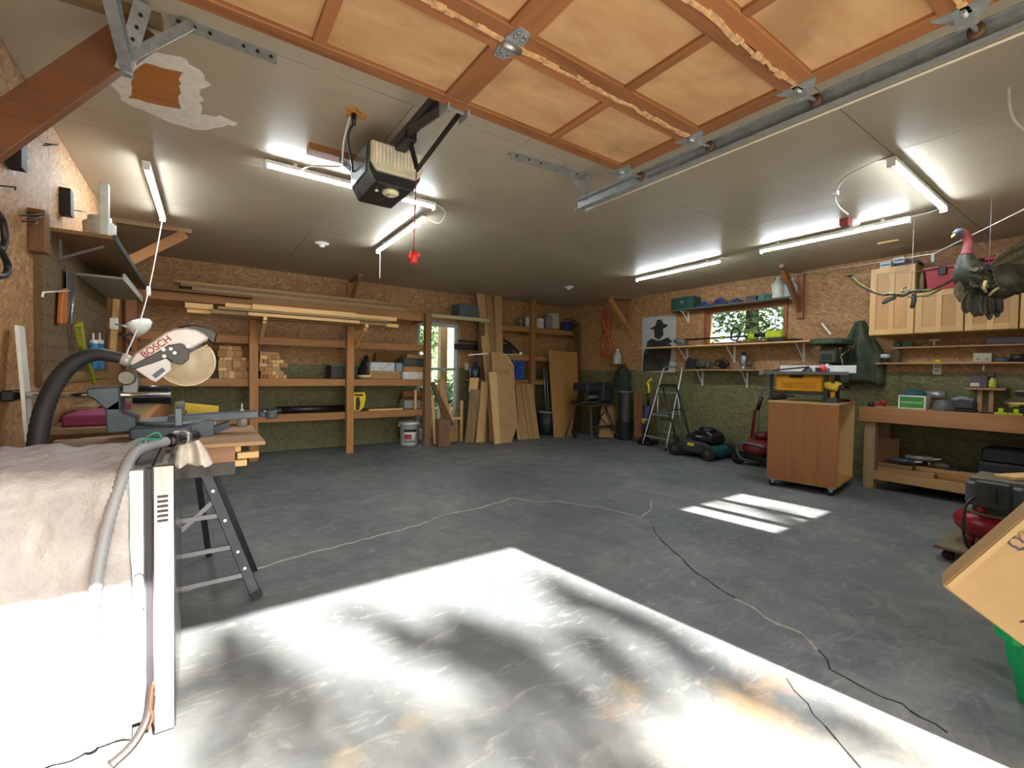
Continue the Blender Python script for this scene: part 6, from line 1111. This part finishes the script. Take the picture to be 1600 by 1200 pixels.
one('wire_spool', 'small clear bottle with bright cap between cabinet and tote', 'bottle', MB().lathe((5.9, 1.385, 1.9855), [(.02, 0), (.022, .13), (.012, .16), (.014, .19), (0, .19)], 12), plain('8a7a62', .3))
# narrow shelves under the cabinets
SX = 6.0
zA, zB = RX(1480, 540, SX).z, RX(1480, 566, SX).z; yA, yB = RX(1395, 541, SX).y, RX(1367, 566, SX).y
t = T('ledge_shelf', 'upper narrow ledge under the maple cabinets', 'shelf', (6.07, 1., zA)); t.p('board', MB().box((SX, .30, zA - .016), (XR, yA, zA)), WTRIM['y'], .001); t.p('end_bracket', MB().box((SX + .1, yA - .02, zB + .001), (XR, yA, zA - .016)), WTRIM['z'])
t = T('ledge_shelf', 'lower narrow ledge above the workbench', 'shelf', (6.07, 1., zB)); t.p('board', MB().box((SX, .30, zB - .016), (XR, yB, zB)), WTRIM['y'], .001)
def sh(px, z, X=6.06): return V((X, RX(px, 550, X).y, z + .0005))
c = sh(1383, zB); t = T('paint_tin', 'small tin with white label on lower ledge', 'tin', tuple(c)); t.p('tin', MB().lathe(c, [(.042, 0), (.042, .095), (.038, .10), (0, .10)], 18), plain('55565a', .35, .5)); t.p('label', MB().lathe(c + V((0, 0, .05)), [(.0425, 0), (.0425, .04)], 18), plain('d0cccb', .5))
c = sh(1401, zB); one('plastic_cup', 'tapered grey plastic cup on lower ledge', 'cup', MB().lathe(c, [(.026, 0), (.038, .125), (.040, .125), (.034, .125), (.023, .01), (0, .01)], 16), plain('8e8a82', .4))
c = sh(1402, zA); t = T('round_gauge', 'round dark gauge at left end of upper ledge', 'gauge', tuple(c)); t.p('dial', MB().lathe(c + V((-.01, 0, .032)), [(.0, -.014), (.03, -.012), (.032, 0), (.032, .02)], 16, 'x'), plain('6a6c70', .3, .5)); t.p('foot', MB().box(c + V((-.02, -.02, 0)), c + V((.02, .02, .01))), BLACK)
a, b = rxbox(1409, 531, 1425, 540, 6.03, .07); one('green_box', 'small green box on upper ledge', 'box', MB().box((a.x, a.y, zA + .0005), (b.x, b.y, zA + .05)), plain('3f6b3f', .6), .003)
c = sh(1459, zA); t = T('white_fitting', 'white T-shaped fitting standing on upper ledge', 'fitting', tuple(c)); t.p('stem', MB().cyl(c, c + V((0, 0, .06)), .008), WHITE); t.p('disc', MB().lathe(c + V((0, 0, .055)), [(.042, 0), (.045, .008), (.03, .014), (0, .014)], 18), WHITE)
one('purple_case', 'long mauve case on right end of upper ledge', 'case', MB().box((6.02, .36, zA + .0005), (6.12, RX(1540, 535, 6.04).y, zA + .07)), plain('6a5a68', .5), .008); 
t = T('control_box', 'beige control box with two knobs on lower ledge', 'control box', tuple(sh(1535, zB))); a, b = rxbox(1520, 549, 1550, 565, 6.02, .08); t.p('case', MB().box((a.x, a.y, zB + .0005), (b.x, b.y, zB + .085)), plain('b5ad97', .5), .004)
for f in (.25, .75): t.p('knob', MB().lathe((a.x, a.y + (b.y - a.y) * f, zB + .03), [(.008, -.012), (.009, 0)], 10, 'x'), plain('8d8878', .5))
t.p('wire_drop', MB().tube([(a.x + .02, (a.y + b.y) / 2 - .01, zB - .02), (a.x + .02, (a.y + b.y) / 2 - .01, zB - .08)], .008, 6), plain('b9b29c', .5))
c = sh(1567, zB); one('blue_bowl', 'blue-grey bowl upside down on lower ledge', 'bowl', MB().lathe(c, [(.06, 0), (.05, .03), (.02, .045), (0, .046)], 18), plain('46525a', .5))
c = sh(1593, zB); one('black_pot', 'black pot at right end of lower ledge', 'pot', MB().lathe(c, [(.05, 0), (.055, .07), (.05, .07), (0, .065)], 16), BLACK)
c = sh(1467, zB); one('yellow_cup', 'small yellow cup lying on lower ledge', 'cup', MB().lathe(c, [(.028, 0), (.026, .02), (.012, .028), (0, .028)], 14), YEL)
t = T('wall_outlet' if False else 'power_outlet', 'white outlet plate with wires below the lower ledge', 'outlet', tuple(RX(1464, 580, XR))); ya, yb = R(1471, 576, XR)[0], R(1458, 576, XR)[0]; za_, zb_ = RX(1464, 585, XR).z, RX(1464, 568, XR).z; t.p('plate', MB().box((XR - .012, ya, za_), (XR, yb, zb_)), WHITE, .004)
for f in (.3, .7): t.p('socket', MB().box((XR - .014, (ya + yb) / 2 - .018, za_ + (zb_ - za_) * f - .014), (XR - .012, (ya + yb) / 2 + .018, za_ + (zb_ - za_) * f + .014)), plain('a9a8a2', .4))
# ---------------- workbench
BX = 5.62; zb = .828; yb0, yb1 = -.2, 1.766
wb = T('workbench', 'long wooden workbench along the right wall', 'workbench', (5.9, .8, 0))
for k in range(4): wb.p('top_plank', MB().box((BX + .002 + k * .132, yb0, zb - .038), (BX + .13 + k * .132, yb1, zb)), wood('b98d5e', 'y'), .002)
wb.p('apron', MB().box((BX - .038, yb0, zb - .145), (BX, yb1, zb)), wood('a8764a', 'y'), .002); wb.p('end_apron', MB().box((BX, yb1 - .038, zb - .145), (XR - .002, yb1, zb - .038)), W2x4['x'])
for y in (yb1 - .13, yb0 + .1): 
    for x in (BX, XR - .1): wb.p('leg', MB().box((x, y, 0), (x + .09, y + .09, zb - .038)), wood('a38a62', 'z'), .002)
wb.p('lower_rail', MB().box((BX + .0, yb0, .10), (BX + .038, yb1 - .13, .19)), WTRIM['y'], .002)
for k in range(3): wb.p('lower_plank', MB().box((BX + .04 + k * .15, yb0, .165), (BX + .18 + k * .15, yb1 - .14, .19)), WGREY['y'])
def on(px, py, X=5.75): return V((X, RX(px, py, X).y, zb + .0005))
# green sign box
a, b = rxbox(1403, 617, 1447, 636, 5.70, .16); z = zb + .0005; h = b.z - a.z
t = T('sign_box', 'white carton with green printed front on workbench', 'box', (a.x, (a.y + b.y) / 2, z)); t.p('carton', MB().box((a.x, a.y, z), (b.x, b.y, z + h)), plain('d3d8cc', .5), .002); t.p('green_panel', MB().box((a.x - .0015, a.y + .014, z + .012), (a.x, b.y - .014, z + h - .012)), plain('3f8a3d', .5))
text('compressed', .032, plain('c9dcc0', .5), 'lettering', t.o, frame((a.x - .002, (a.y + b.y) / 2, z + h * .5), (0, -1, 0), (0, 0, 1)), off=t.off)
def sack(name, label, cat, c, rx, ry, h, mat):
    def f(u, v): a_ = 2 * PI * u; r_ = math.sqrt(max(0, 1 - v ** 2.5)); return (c.x + rx * math.cos(a_) * r_, c.y + ry * math.sin(a_) * r_ * (1 + .06 * math.sin(3 * a_)), c.z + h * v)
    return one(name, label, cat, MB().grid(f, 22, 8), mat)
sack('teal_pouch', 'teal fabric pouch lying on the green-fronted carton', 'pouch', V((5.78, (a.y + b.y) / 2, z + h + .0005)), .07, (b.y - a.y) * .42, .065, plain('1f5358', .7, 0, .25, 14, .4))
sack('grey_tarp', 'crumpled grey plastic bundle on the workbench', 'bundle', on(1474, 640, 5.74), .09, .085, .11, plain('5a5a56', .5, 0, .25, 16, .6))
t = T('sander', 'black and grey belt sander on the workbench', 'sander', tuple(on(1503, 640))); c = on(1504, 640); t.p('body', MB().box(c + V((-.05, -.09, .02)), c + V((.06, .08, .10))), plain('3a3c42', .4), .02); t.p('belt', MB().box(c + V((-.045, -.1, 0)), c + V((.045, .1, .03))), BLACK, .01); t.p('top_shell', MB().tube([c + V((0, -.07, .10)), c + V((0, 0, .125)), c + V((0, .07, .10))], .022, 8), plain('83868a', .35))
t = T('metal_canister', 'silver canister lying behind the green-fronted carton', 'canister', tuple(on(1463, 620, 5.95))); c = on(1463, 620, 5.95) + V((0, 0, .14)); t.p('canister', MB().cyl(c + V((0, -.07, 0)), c + V((0, .07, 0)), .045), plain('9c9ca0', .3, .5)); t.p('cradle', MB().box(c + V((-.05, -.06, -.14)), c + V((.05, .06, -.046))), WDARK['y'])
one('red_pliers', 'red and black pliers at left end of workbench', 'pliers', MB().tube([on(1362, 632, 5.8) + V((0, 0, .02)), on(1372, 632, 5.8) + V((0, 0, .03)), on(1384, 632, 5.8) + V((0, 0, .02))], [.012, .018, .012], 8).ell(on(1380, 628, 5.8) + V((0, 0, .045)), .03, 10, 6), RED)
one('rubber_puck', 'black puck-shaped tool at left end of workbench', 'tool', MB().lathe(on(1361, 632, 5.7), [(.025, 0), (.03, .02), (.02, .045), (0, .05)], 14), BLACK)
# small riser shelf on the bench
ya, yb_ = RX(1572, 610, 5.95).y, RX(1508, 607, 5.95).y; zr = RX(1540, 606, 5.95).z
t = T('riser_shelf', 'small wooden riser shelf at back of workbench', 'shelf', (6.0, (ya + yb_) / 2, zb)); t.p('board', MB().box((5.93, ya, zr - .018), (XR - .001, yb_, zr)), WTRIM['y']); t.p('support', MB().box((5.98, ya + .08, zb + .0005), (6.01, ya + .11, zr - .018)), WTRIM['z']); t.p('support', MB().box((5.98, yb_ - .11, zb + .0005), (6.01, yb_ - .08, zr - .018)), WTRIM['z'])
a, b = rxbox(1514, 586, 1543, 604, 5.97, .12); t = T('storage_bin', 'clear grey bin with white label on riser shelf', 'bin', (a.x, (a.y + b.y) / 2, zr)); h = b.z - a.z; t.p('bin', MB().box((a.x, a.y, zr + .0005), (b.x, b.y, zr + h)), plain('57545a', .35), .006); t.p('label', MB().box((a.x - .0015, a.y + .05, zr + .012), (a.x, b.y - .008, zr + .045)), plain('c9c4b8', .5))
c = V((6.0, RX(1551, 600, 6.0).y, zr + .0005)); t = T('spray_bottle', 'lime and purple spray bottle on riser shelf', 'bottle', tuple(c)); t.p('bottle', MB().lathe(c, [(.028, 0), (.03, .01), (.03, .06), (.014, .085), (.012, .10)], 14), plain('a8b83a', .3)); t.p('trigger', MB().box(c + V((-.035, -.014, .10)), c + V((.02, .014, .135))), plain('3f3350', .5), .004)
t = T('bench_grinder', 'polished rounded metal machine at right end of workbench', 'machine', tuple(on(1600, 640, 5.68))); c = on(1608, 640, 5.68); t.p('housing', MB().box(c + V((-.05, -.1, .06)), c + V((.05, RX(1570, 618, 5.68).y - c.y, .145))), CHROME, .035); t.p('top_tray', MB().box(c + V((.06, -.1, .16)), c + V((.2, .09, .2))), BLACK, .006); t.p('base', MB().box(c + V((-.04, -.12, 0)), c + V((.2, .06, .06))), BLACK, .01); t.p('tray_rim', MB().box(c + V((.058, -.1, .2)), c + V((.2, .09, .206))), plain('b0aca0', .4))
for i, px in enumerate((1564, 1588)): c = on(px, 645, 5.66 - .02 * i); t = T('lime_clamp', ('lime green clamp farther from the polished machine', 'lime green clamp beneath the polished machine')[i], 'clamp', tuple(c), group='lime clamps on the bench'); t.p('foot', MB().box(c + V((-.02, -.04, 0)), c + V((.02, .04, .018))), LIME, .004); t.p('post', MB().box(c + V((-.015, -.016, .018)), c + V((.015, .016, .055))), LIME, .004)
one('black_bar_tool', 'flat black bar lying on the workbench right of sander', 'bar', MB().box(on(1555, 645, 5.70) + V((-.03, 0, 0)), on(1530, 645, 5.70) + V((.03, 0, .012))), BLACK, .002)
# under the bench
zl = .1905
a = RX(1405, 730, 5.95); one('pine_sheet', 'pale square pine panel standing under the workbench', 'panel', MB().box((6.02, RX(1405, 700, 6.02).y, zl), (6.04, RX(1368, 700, 6.02).y, zl + .30)), WTRIM['z'], .001)
for i, (px0, px1, x, z, m_, lb) in enumerate(((1368, 1460, 5.66, 0, WTRIM, 'thick board lying at front of lower bench shelf'), (1420, 1560, 5.76, 0, W2x4, 'long brown board lying on lower bench shelf'), (1368, 1440, 5.86, 0, WTRIM, 'short board at back of lower bench shelf'), (1430, 1550, 5.78, .04, WTRIM, 'tan board on top of the long brown board'), (1368, 1425, 5.68, .04, WGREY, 'grey offcut topmost at left of lower bench shelf'))):
    one('bench_board', lb, 'board', MB().box((x, max(RX(px1, 735, x).y, .25), zl + z), (x + .09, min(RX(px0, 735, x).y, 1.62), zl + z + .038)), m_['y'], .0015)
for i, (px, zz, m_, lb) in enumerate(((1400, .082, plain('4a525c', .4, .3), 'grey caulking gun with red handle under workbench'), (1425, .125, plain('8f8b88', .4, .3), 'pale caulking gun lying across another under workbench'))):
    c = V((5.72 + .05 * i, RX(px, 720, 5.72).y, zl + zz + .03)); t = T('caulking_gun', lb, 'caulking gun', tuple(c)); t.p('barrel', MB().cyl(c + V((0, -.14, .01)), c + V((0, .06, 0)), .024), m_); t.p('nozzle', MB().cyl(c + V((0, -.14, .01)), c + V((0, -.2, .02)), .010, .005), WHITE); t.p('grip', MB().bar(c + V((0, .06, 0)), c + V((0, .12, -.04)), .02, .03), REDD if i == 0 else BLACK)
t = T('power_sander', 'silver hand tool lying under the workbench', 'power tool', tuple(V((5.8, RX(1465, 720, 5.8).y, zl + .08)))); c = V((5.82, RX(1468, 720, 5.82).y, zl + .115)); t.p('body', MB().cyl(c + V((0, .06, .0)), c + V((0, -.08, -.01)), .035, .028), plain('6d6760', .35, .4)); t.p('chrome_cap', MB().cyl(c + V((0, .06, 0)), c + V((0, .085, 0)), .034, .02), CHROME); t.p('pad', MB().box(c + V((-.03, -.14, -.035)), c + V((.03, -.06, -.01))), BLACK)
for i in range(2): one('tool_case', ('black tool case under the workbench', 'second black tool case stacked on the first')[i], 'case', MB().box((5.72 + .02 * i, .42 + .03 * i, zl + .083 + .125 * i), (6.05, .92 - .02 * i, zl + .205 + .125 * i)), plain('22252a', .5, 0, .15), .015, 'black tool cases under the bench')
one('case_riser', 'low dark wooden block under the black tool cases', 'block', MB().box((5.88, .44, zl), (6.05, .9, zl + .082)), WDARK['y'])
# ================================================================== COMPRESSOR, PLANK, FOREGROUND
b0 = G(1500, 882); cp = V((b0.x + .26, b0.y - .12, 0))
dl = T('compressor_dolly', 'small wooden dolly on casters under the red compressor', 'dolly', tuple(cp)); dl.p('deck', MB().box(cp + V((-.28, -.22, .07)), cp + V((.25, .24, .09))), wood('7c6e52', 'x'), .003)
for (x, y) in ((-.22, .18), (-.22, -.16), (.2, .18), (.2, -.16)): dl.p('caster', MB().lathe(cp + V((x - .012, y, .03)), [(.015, 0), (.03, .003), (.03, .022), (.015, .025)], 14, 'x').box(cp + V((x - .02, y - .02, .045)), cp + V((x + .02, y + .02, .07))), RUBBER)
ac = T('air_compressor', 'red pancake air compressor on a low dolly', 'compressor', tuple(cp + V((0, 0, .09)))); RC = plain('8e1722', .3, .1, .12)
for k in range(3): a_ = k * 2 * PI / 3 + 2.2; ac.p('foot', MB().cyl(cp + V((.14 * math.cos(a_), .14 * math.sin(a_), .09)), cp + V((.13 * math.cos(a_), .13 * math.sin(a_), .17)), .02), REDD)
ac.p('tank', MB().lathe(cp + V((0, 0, .14)), [(.05, 0), (.16, .015), (.2, .06), (.205, .09), (.2, .12), (.16, .165), (.05, .18)], 26), RC); ac.p('dusty_top', MB().lathe(cp + V((0, 0, .30)), [(.17, 0), (.155, .012), (.05, .026), (0, .026)], 24), plain('6d6252', .8)); ac.p('motor', MB().box(cp + V((-.16, -.12, .36)), cp + V((.17, .13, .50))), plain('4a5058', .5), .015); ac.p('motor_mount', MB().box(cp + V((-.12, -.1, .32)), cp + V((.12, .1, .36))), BLACK); ac.p('pump_head', MB().box(cp + V((-.22, -.07, .36)), cp + V((-.15, .08, .52))), plain('2a2e2c', .5), .01); ac.p('top_cover', MB().box(cp + V((-.13, -.11, .50)), cp + V((.16, .12, .525))), plain('6a6350', .6), .006); ac.p('knob', MB().cyl(cp + V((-.12, .06, .31)), cp + V((-.12, .06, .35)), .022), RED); ac.p('carry_handle', MB().bar(cp + V((-.24, .0, .40)), cp + V((-.24, .0, .48)), .03, .05), BLACK)
ac.p('air_hose', MB().tube(smoothpts([cp + V((-.18, .06, .42)), cp + V((-.27, .10, .38)), cp + V((-.33, .10, .24)), cp + V((-.31, .08, .13)), cp + V((-.22, .05, .105))], 6), .008, 7), BLACK)
one('pine_plank', 'pale pine plank lying across the compressor motor', 'plank', MB().bar(cp + V((-.06, -.02, .5365)), cp + V((.5, -.24, .5365)), .10, .02), WPALE['x'], .002)
one('yellow_carton', 'yellow carton beside the compressor at right edge', 'carton', MB().box((RX(1588, 770, 4.6).x, RX(1586, 770, 4.6).y - .3, .0), (4.85, RX(1586, 770, 4.6).y, RX(1590, 752, 4.6).z)), plain('d0a020', .6, 0, .1), .004)
# green recycling bin
gb = T('recycling_bin', 'bright green recycling bin at the lower right corner', 'bin', (2.55, .05, 0)); GR = plain('0fa860', .4, 0, .08)
x0, y1 = 2.295, .275
def ring(z, o): return [(x0 - o + .05, y1 + o, z), (x0 - o, y1 + o - .05, z), (x0 - o, -.28 - o + .05, z), (x0 - o + .05, -.28 - o, z), (2.80 + o - .05, -.28 - o, z), (2.80 + o, -.28 - o + .05, z), (2.80 + o, y1 + o - .05, z), (2.80 + o - .05, y1 + o, z)]
rings = [ring(0, -.02), ring(.12, -.004), ring(.12, .004), ring(.225, .016), ring(.225, .034), ring(.262, .038), ring(.262, .012), ring(.02, -.035)]; mb = MB(); vs = [p for r_ in rings for p in r_]; n = 8
mb.add(vs, [(i * n + j, i * n + (j + 1) % n, (i + 1) * n + (j + 1) % n, (i + 1) * n + j) for i in range(len(rings) - 1) for j in range(n)] + [list(range(n))[::-1], [(len(rings) - 1) * n + j for j in range(n)]]); gb.p('tub', mb, GR, .002)
gb.p('handle', MB().box((x0 - .062, y1 - .02 - .22, .215), (x0 - .036, y1 - .04, .24)), plain('12b56a', .4), .004)
# tilted cardboard box in the bin
P1 = C0 + ray(1472, 915) * 1.60; U0 = -D0
e3 = (R0 * .925 - U0 * .2 + F0).normalized()
def face(px, py): d = ray(px, py); return C0 + d * ((P1 - C0).dot(e3) / d.dot(e3))
e1 = (face(1600, 805) - P1).normalized(); e2 = face(1600, 1010) - P1; e2 = (e2 - e1 * e2.dot(e1)).normalized()
L1, L2, L3 = .50, .34, .26
bxm = T('cardboard_box', 'large tilted cardboard box resting in the green bin', 'cardboard box', tuple(P1 + e2 * L2)); off_ = P1
def bxp(a, b, c): return P1 + e1 * a + e2 * b + e3 * c
mb = MB().add([bxp(a, b, c) for c in (0, L3) for (a, b) in ((0, 0), (L1, 0), (L1, L2), (0, L2))], [(0, 1, 2, 3), (4, 7, 6, 5), (0, 4, 5, 1), (1, 5, 6, 2), (2, 6, 7, 3), (3, 7, 4, 0)])
CB = plain('c09a66', .8, 0, .06, 7, .05); bxm.p('carton', mb, CB, .004)
bxm.p('flap', MB().add([bxp(a, b, c) for c in (-.006, -.001) for (a, b) in ((.01, .006), (L1, .006), (L1, .022), (.01, .022))], [(0, 1, 2, 3), (4, 7, 6, 5), (0, 4, 5, 1), (1, 5, 6, 2), (2, 6, 7, 3), (3, 7, 4, 0)]), plain('c8a470', .8, 0, .06, 9), .001)
INK = plain('55405a', .7)
tc = P1 + e1 * 0 ; 
fc = face(1594, 853); text('CA', .05, INK, 'lettering', bxm.o, frame(fc - e3 * .0015, e2, e1), off=bxm.off, bold=True); fs = face(1592, 836); text('S', .04, plain('8a6a48', .7), 'lettering', bxm.o, frame(fs - e3 * .0015, e2, e1), off=bxm.off)
ep = face(1612, 985); bxm.p('printed_arrow', MB().tube([ep + e2 * -.03 + e1 * .0 - e3 * .0006, ep + e1 * .05 - e2 * .01 - e3 * .0006, ep + e2 * .05 + e1 * .02 - e3 * .0006], .003, 5), plain('7a5a50', .7))
# ================================================================== HANGING TURKEY AND BOW
q = N('bronze_plumage'); n_ = q.noise(q.coords((1, 1, 1)), 26, 4); n2_ = q.noise(q.coords(), 5, 3); cc = q.ramp(n_, [(.3, lin('231f18')), (.55, lin('3d3a2c')), (.75, lin('5a5238'))]); cc = q.mix(q.math('MULTIPLY', n2_, .3), cc, lin('2f3a34')); q.col(cc); q.bump(n_, .5, .01); PLUM = q.set(.5)
DPT = 3.25
def TP(x, y, d=DPT): return C0 + ray(x, y) * d
tk = T('turkey', 'stuffed bronze turkey hanging before the maple cabinets', 'turkey', tuple(TP(1530, 490)))
# one continuous body: tail end, back, breast, neck, head, beak
bp = [TP(1640, 440, 3.4), TP(1600, 430, 3.35), TP(1560, 440), TP(1533, 438), TP(1516, 425), TP(1510, 408), TP(1511, 393), TP(1513, 380), TP(1510, 370), TP(1503, 364), TP(1496, 363), TP(1491, 366)]
br = [.04, .10, .135, .13, .10, .055, .027, .024, .024, .026, .023, .012]
sp = smoothpts(bp, 5); rr = []
for i in range(len(bp) - 1):
    for k in range(5): rr.append(br[i] + (br[i + 1] - br[i]) * k / 5)
rr.append(br[-1]); nb = len(sp)
ibody = 25; body = tk.p('body', MB().tube(sp, rr, 14), PLUM)
hd = sp[nb - 28:]; tk.p('neck_skin', MB().tube(hd[:20], [r * 1.08 for r in rr[nb - 28:nb - 8]], 12), plain('9a4a4c', .6, 0, .25, 30, .4), label='bare reddish neck'); tk.p('head_skin', MB().tube(sp[nb - 10:], [r * 1.08 for r in rr[nb - 10:]], 12), plain('4d5a68', .6, 0, .2, 30))
tk.p('beak', MB().tube([TP(1492, 366), TP(1488, 369.5), TP(1487, 372)], [.012, .008, .002], 8), plain('c9b98a', .5))
for s_ in (-.02,): tk.p('eye', MB().ell(TP(1499, 362, DPT - .024), .005, 8, 6), BLACK)
def feather(a, b, wd, mat, bend=.0, name='feather'):
    a, b = V(a), V(b); d = b - a; L = d.length; d.normalize(); s_ = d.cross(F0).normalized(); nrm = s_.cross(d)
    prof = [(0, .25), (.2, .7), (.5, 1), (.8, .95), (.95, .6), (1, .1)]; vs = []
    for t_, w_ in prof:
        c_ = a + d * (L * t_) + nrm * (bend * math.sin(t_ * PI)); vs += [c_ - s_ * wd * w_ - nrm * .004, c_ + nrm * .003, c_ + s_ * wd * w_ - nrm * .004]
    fs = []
    for i in range(len(prof) - 1):
        for j in range(2): fs.append((i * 3 + j, i * 3 + j + 1, (i + 1) * 3 + j + 1, (i + 1) * 3 + j))
    return tk.p(name, MB().add(vs, fs), mat, solid=.0025)
FD = plain('2b261c', .6, 0, .3, 30, .3); FB = plain('6d6449', .6, 0, .35, 40, .3); FT = plain('55503c', .6, 0, .4, 60, .3)
random.seed(11)
for i in range(12): f = i / 11; feather(TP(1545 + 30 * f, 425, DPT - .09), TP(1590 + 30 * f + rnd(-5, 5), 385 + 60 * f, DPT + .0), .04, random.choice((FT, FB)), .02, 'wing_feather')
for i in range(11): f = i / 10; feather(TP(1512 + 50 * f, 455 - 6 * f, DPT - .04), TP(1508 + 55 * f + rnd(-5, 5), 486 + 10 * math.sin(f * 3) + rnd(-4, 6), DPT - .06), .032, random.choice((FD, FD, FT)), .01, 'breast_feather')
for i in range(7): f = i / 6; feather(TP(1585, 425, DPT + .1), TP(1630 + 12 * f, 365 + 95 * f, DPT + .25), .05, random.choice((FT, FD)), .02, 'tail_feather')
for i in range(5): f = i / 4; feather(TP(1500 + 4 * f, 440 + 8 * f, DPT - .05), TP(1493 + 6 * f, 462 + 10 * f, DPT - .05), .022, random.choice((FB, plain('9a8a72', .6, 0, .3, 40))), .01, 'breast_feather')
TF = plain('7a715c', .6, 0, .35, 50, .3)
for i in range(9): f = i / 8; feather(TP(1548 + 8 * f, 415 + 28 * f, DPT - .13), TP(1625 + 12 * f, 372 + 78 * f, DPT - .02), .045, (TF, FT)[i % 2], .03, 'tail_feather')
for i in range(26):
    f = rnd(0, 1); x, y = 1512 + 75 * f, 412 + 34 * rnd(0, 1) + 6 * f; dd = DPT - .125 + .04 * abs(f - .5); feather(TP(x, y, dd + .03), TP(x + rnd(8, 16), y + rnd(6, 13), dd), .022, random.choice((FD, FT, FB, PLUM)), .006, 'back_feather')
tk.p('leg', MB().tube([TP(1540, 440, DPT - .13), TP(1537, 450, DPT - .15), TP(1541, 457, DPT - .15)], [.012, .009, .007], 8), plain('a89c62', .6)); tk.p('leg', MB().tube([TP(1560, 450, DPT - .12), TP(1550, 456, DPT - .13), TP(1545, 462, DPT - .13)], [.011, .009, .007], 8), plain('a89c62', .6))
tk.p('hang_wire', MB().tube([TP(1545, 420), V((TP(1545, 420).x, TP(1545, 420).y, ZC))], .002, 5), GALV)
# compound bow
CAM = N('camo_print'); v_ = CAM.noise(CAM.coords(), 16, 3, .5, .6); CAM.col(CAM.ramp(v_, [(.35, lin('3b3f33')), (.45, lin('6a6a52')), (.52, lin('a89f7c')), (.62, lin('55543f')), (.7, lin('b5aa84'))], 'CONSTANT')); CAM = CAM.set(.6)
DB = 3.75
def BP(x, y, d=DB): return C0 + ray(x, y) * d
bw = T('hunting_bow', 'camouflage hunting bow hanging left of the turkey', 'bow', tuple(BP(1400, 480)))
bw.p('riser', MB().tube(smoothpts([BP(1380, 461), BP(1393, 459), BP(1410, 461), BP(1424, 455), BP(1440, 455), BP(1455, 453)], 4), [.012, .018, .022, .024, .022, .026, .02, .026, .03, .03, .03, .028, .028, .026, .024, .024, .022, .022, .02, .018, .016], 8, flat=.6), CAM)
bw.p('limb', MB().tube(smoothpts([BP(1380, 461), BP(1362, 455), BP(1345, 446), BP(1334, 437), BP(1329, 431)], 4), .018, 8, flat=.5), plain('aaa27e', .5, 0, .3, 20)); bw.p('limb', MB().tube(smoothpts([BP(1450, 455), BP(1475, 445), BP(1500, 429), BP(1520, 415), BP(1532, 406)], 4), .017, 8, flat=.5), plain('35362c', .5, 0, .3, 20))
bw.p('cam_tip', MB().lathe(BP(1329, 431) + V((0, 0, -.008)), [(.022, 0), (.026, .008), (.022, .016)], 12), DARKSTEEL); bw.p('cam_tip', MB().lathe(BP(1532, 406) + V((0, 0, -.008)), [(.022, 0), (.026, .008), (.022, .016)], 12), DARKSTEEL)
bw.p('grip', MB().tube([BP(1428, 459), BP(1428, 470), BP(1425, 481)], [.016, .018, .016], 8), plain('3c3a30', .6)); bw.p('quiver', MB().tube(smoothpts([BP(1380, 474), BP(1388, 468), BP(1397, 465), BP(1396, 458)], 4), [.014, .02, .026, .026, .026, .026, .024, .022, .02, .016, .012, .012, .012], 8, flat=.7), plain('43453a', .6)); bw.p('sight', MB().tube([BP(1412, 462), BP(1409, 450), BP(1415, 449)], .010, 6), CAM); bw.p('bowstring', MB().tube([BP(1329, 431), BP(1431, 425), BP(1532, 406)], .002, 5), plain('8a8a80', .6)); bw.p('hang_cord', MB().tube([BP(1424, 455), V((BP(1424, 455).x, BP(1424, 455).y, ZC))], .002, 5), plain('9a9484', .6)); bw.p('stabilizer', MB().tube([BP(1420, 464), BP(1450, 462), BP(1470, 452)], .008, 6), plain('8c8468', .6))
# string line across
sa, sb = RX(1206, 434, XR - .03), V((5.84, 1.79, 2.335)); sc_, sd = RX(1460, 396, 5.2), RX(1604, 325, 4.2)
t = T('clothes_line', 'thin white line strung from right wall past the turkey', 'line', tuple(sb)); t.p('line', MB().tube([sa, sb, sc_, RX(1540, 357, 4.6), sd], .004, 5), CORD); t.p('line_clip', MB().cbox(RX(1458, 398, 5.2) + V((0, 0, -.03)), (.015, .02, .07)), plain('8a9088', .5))
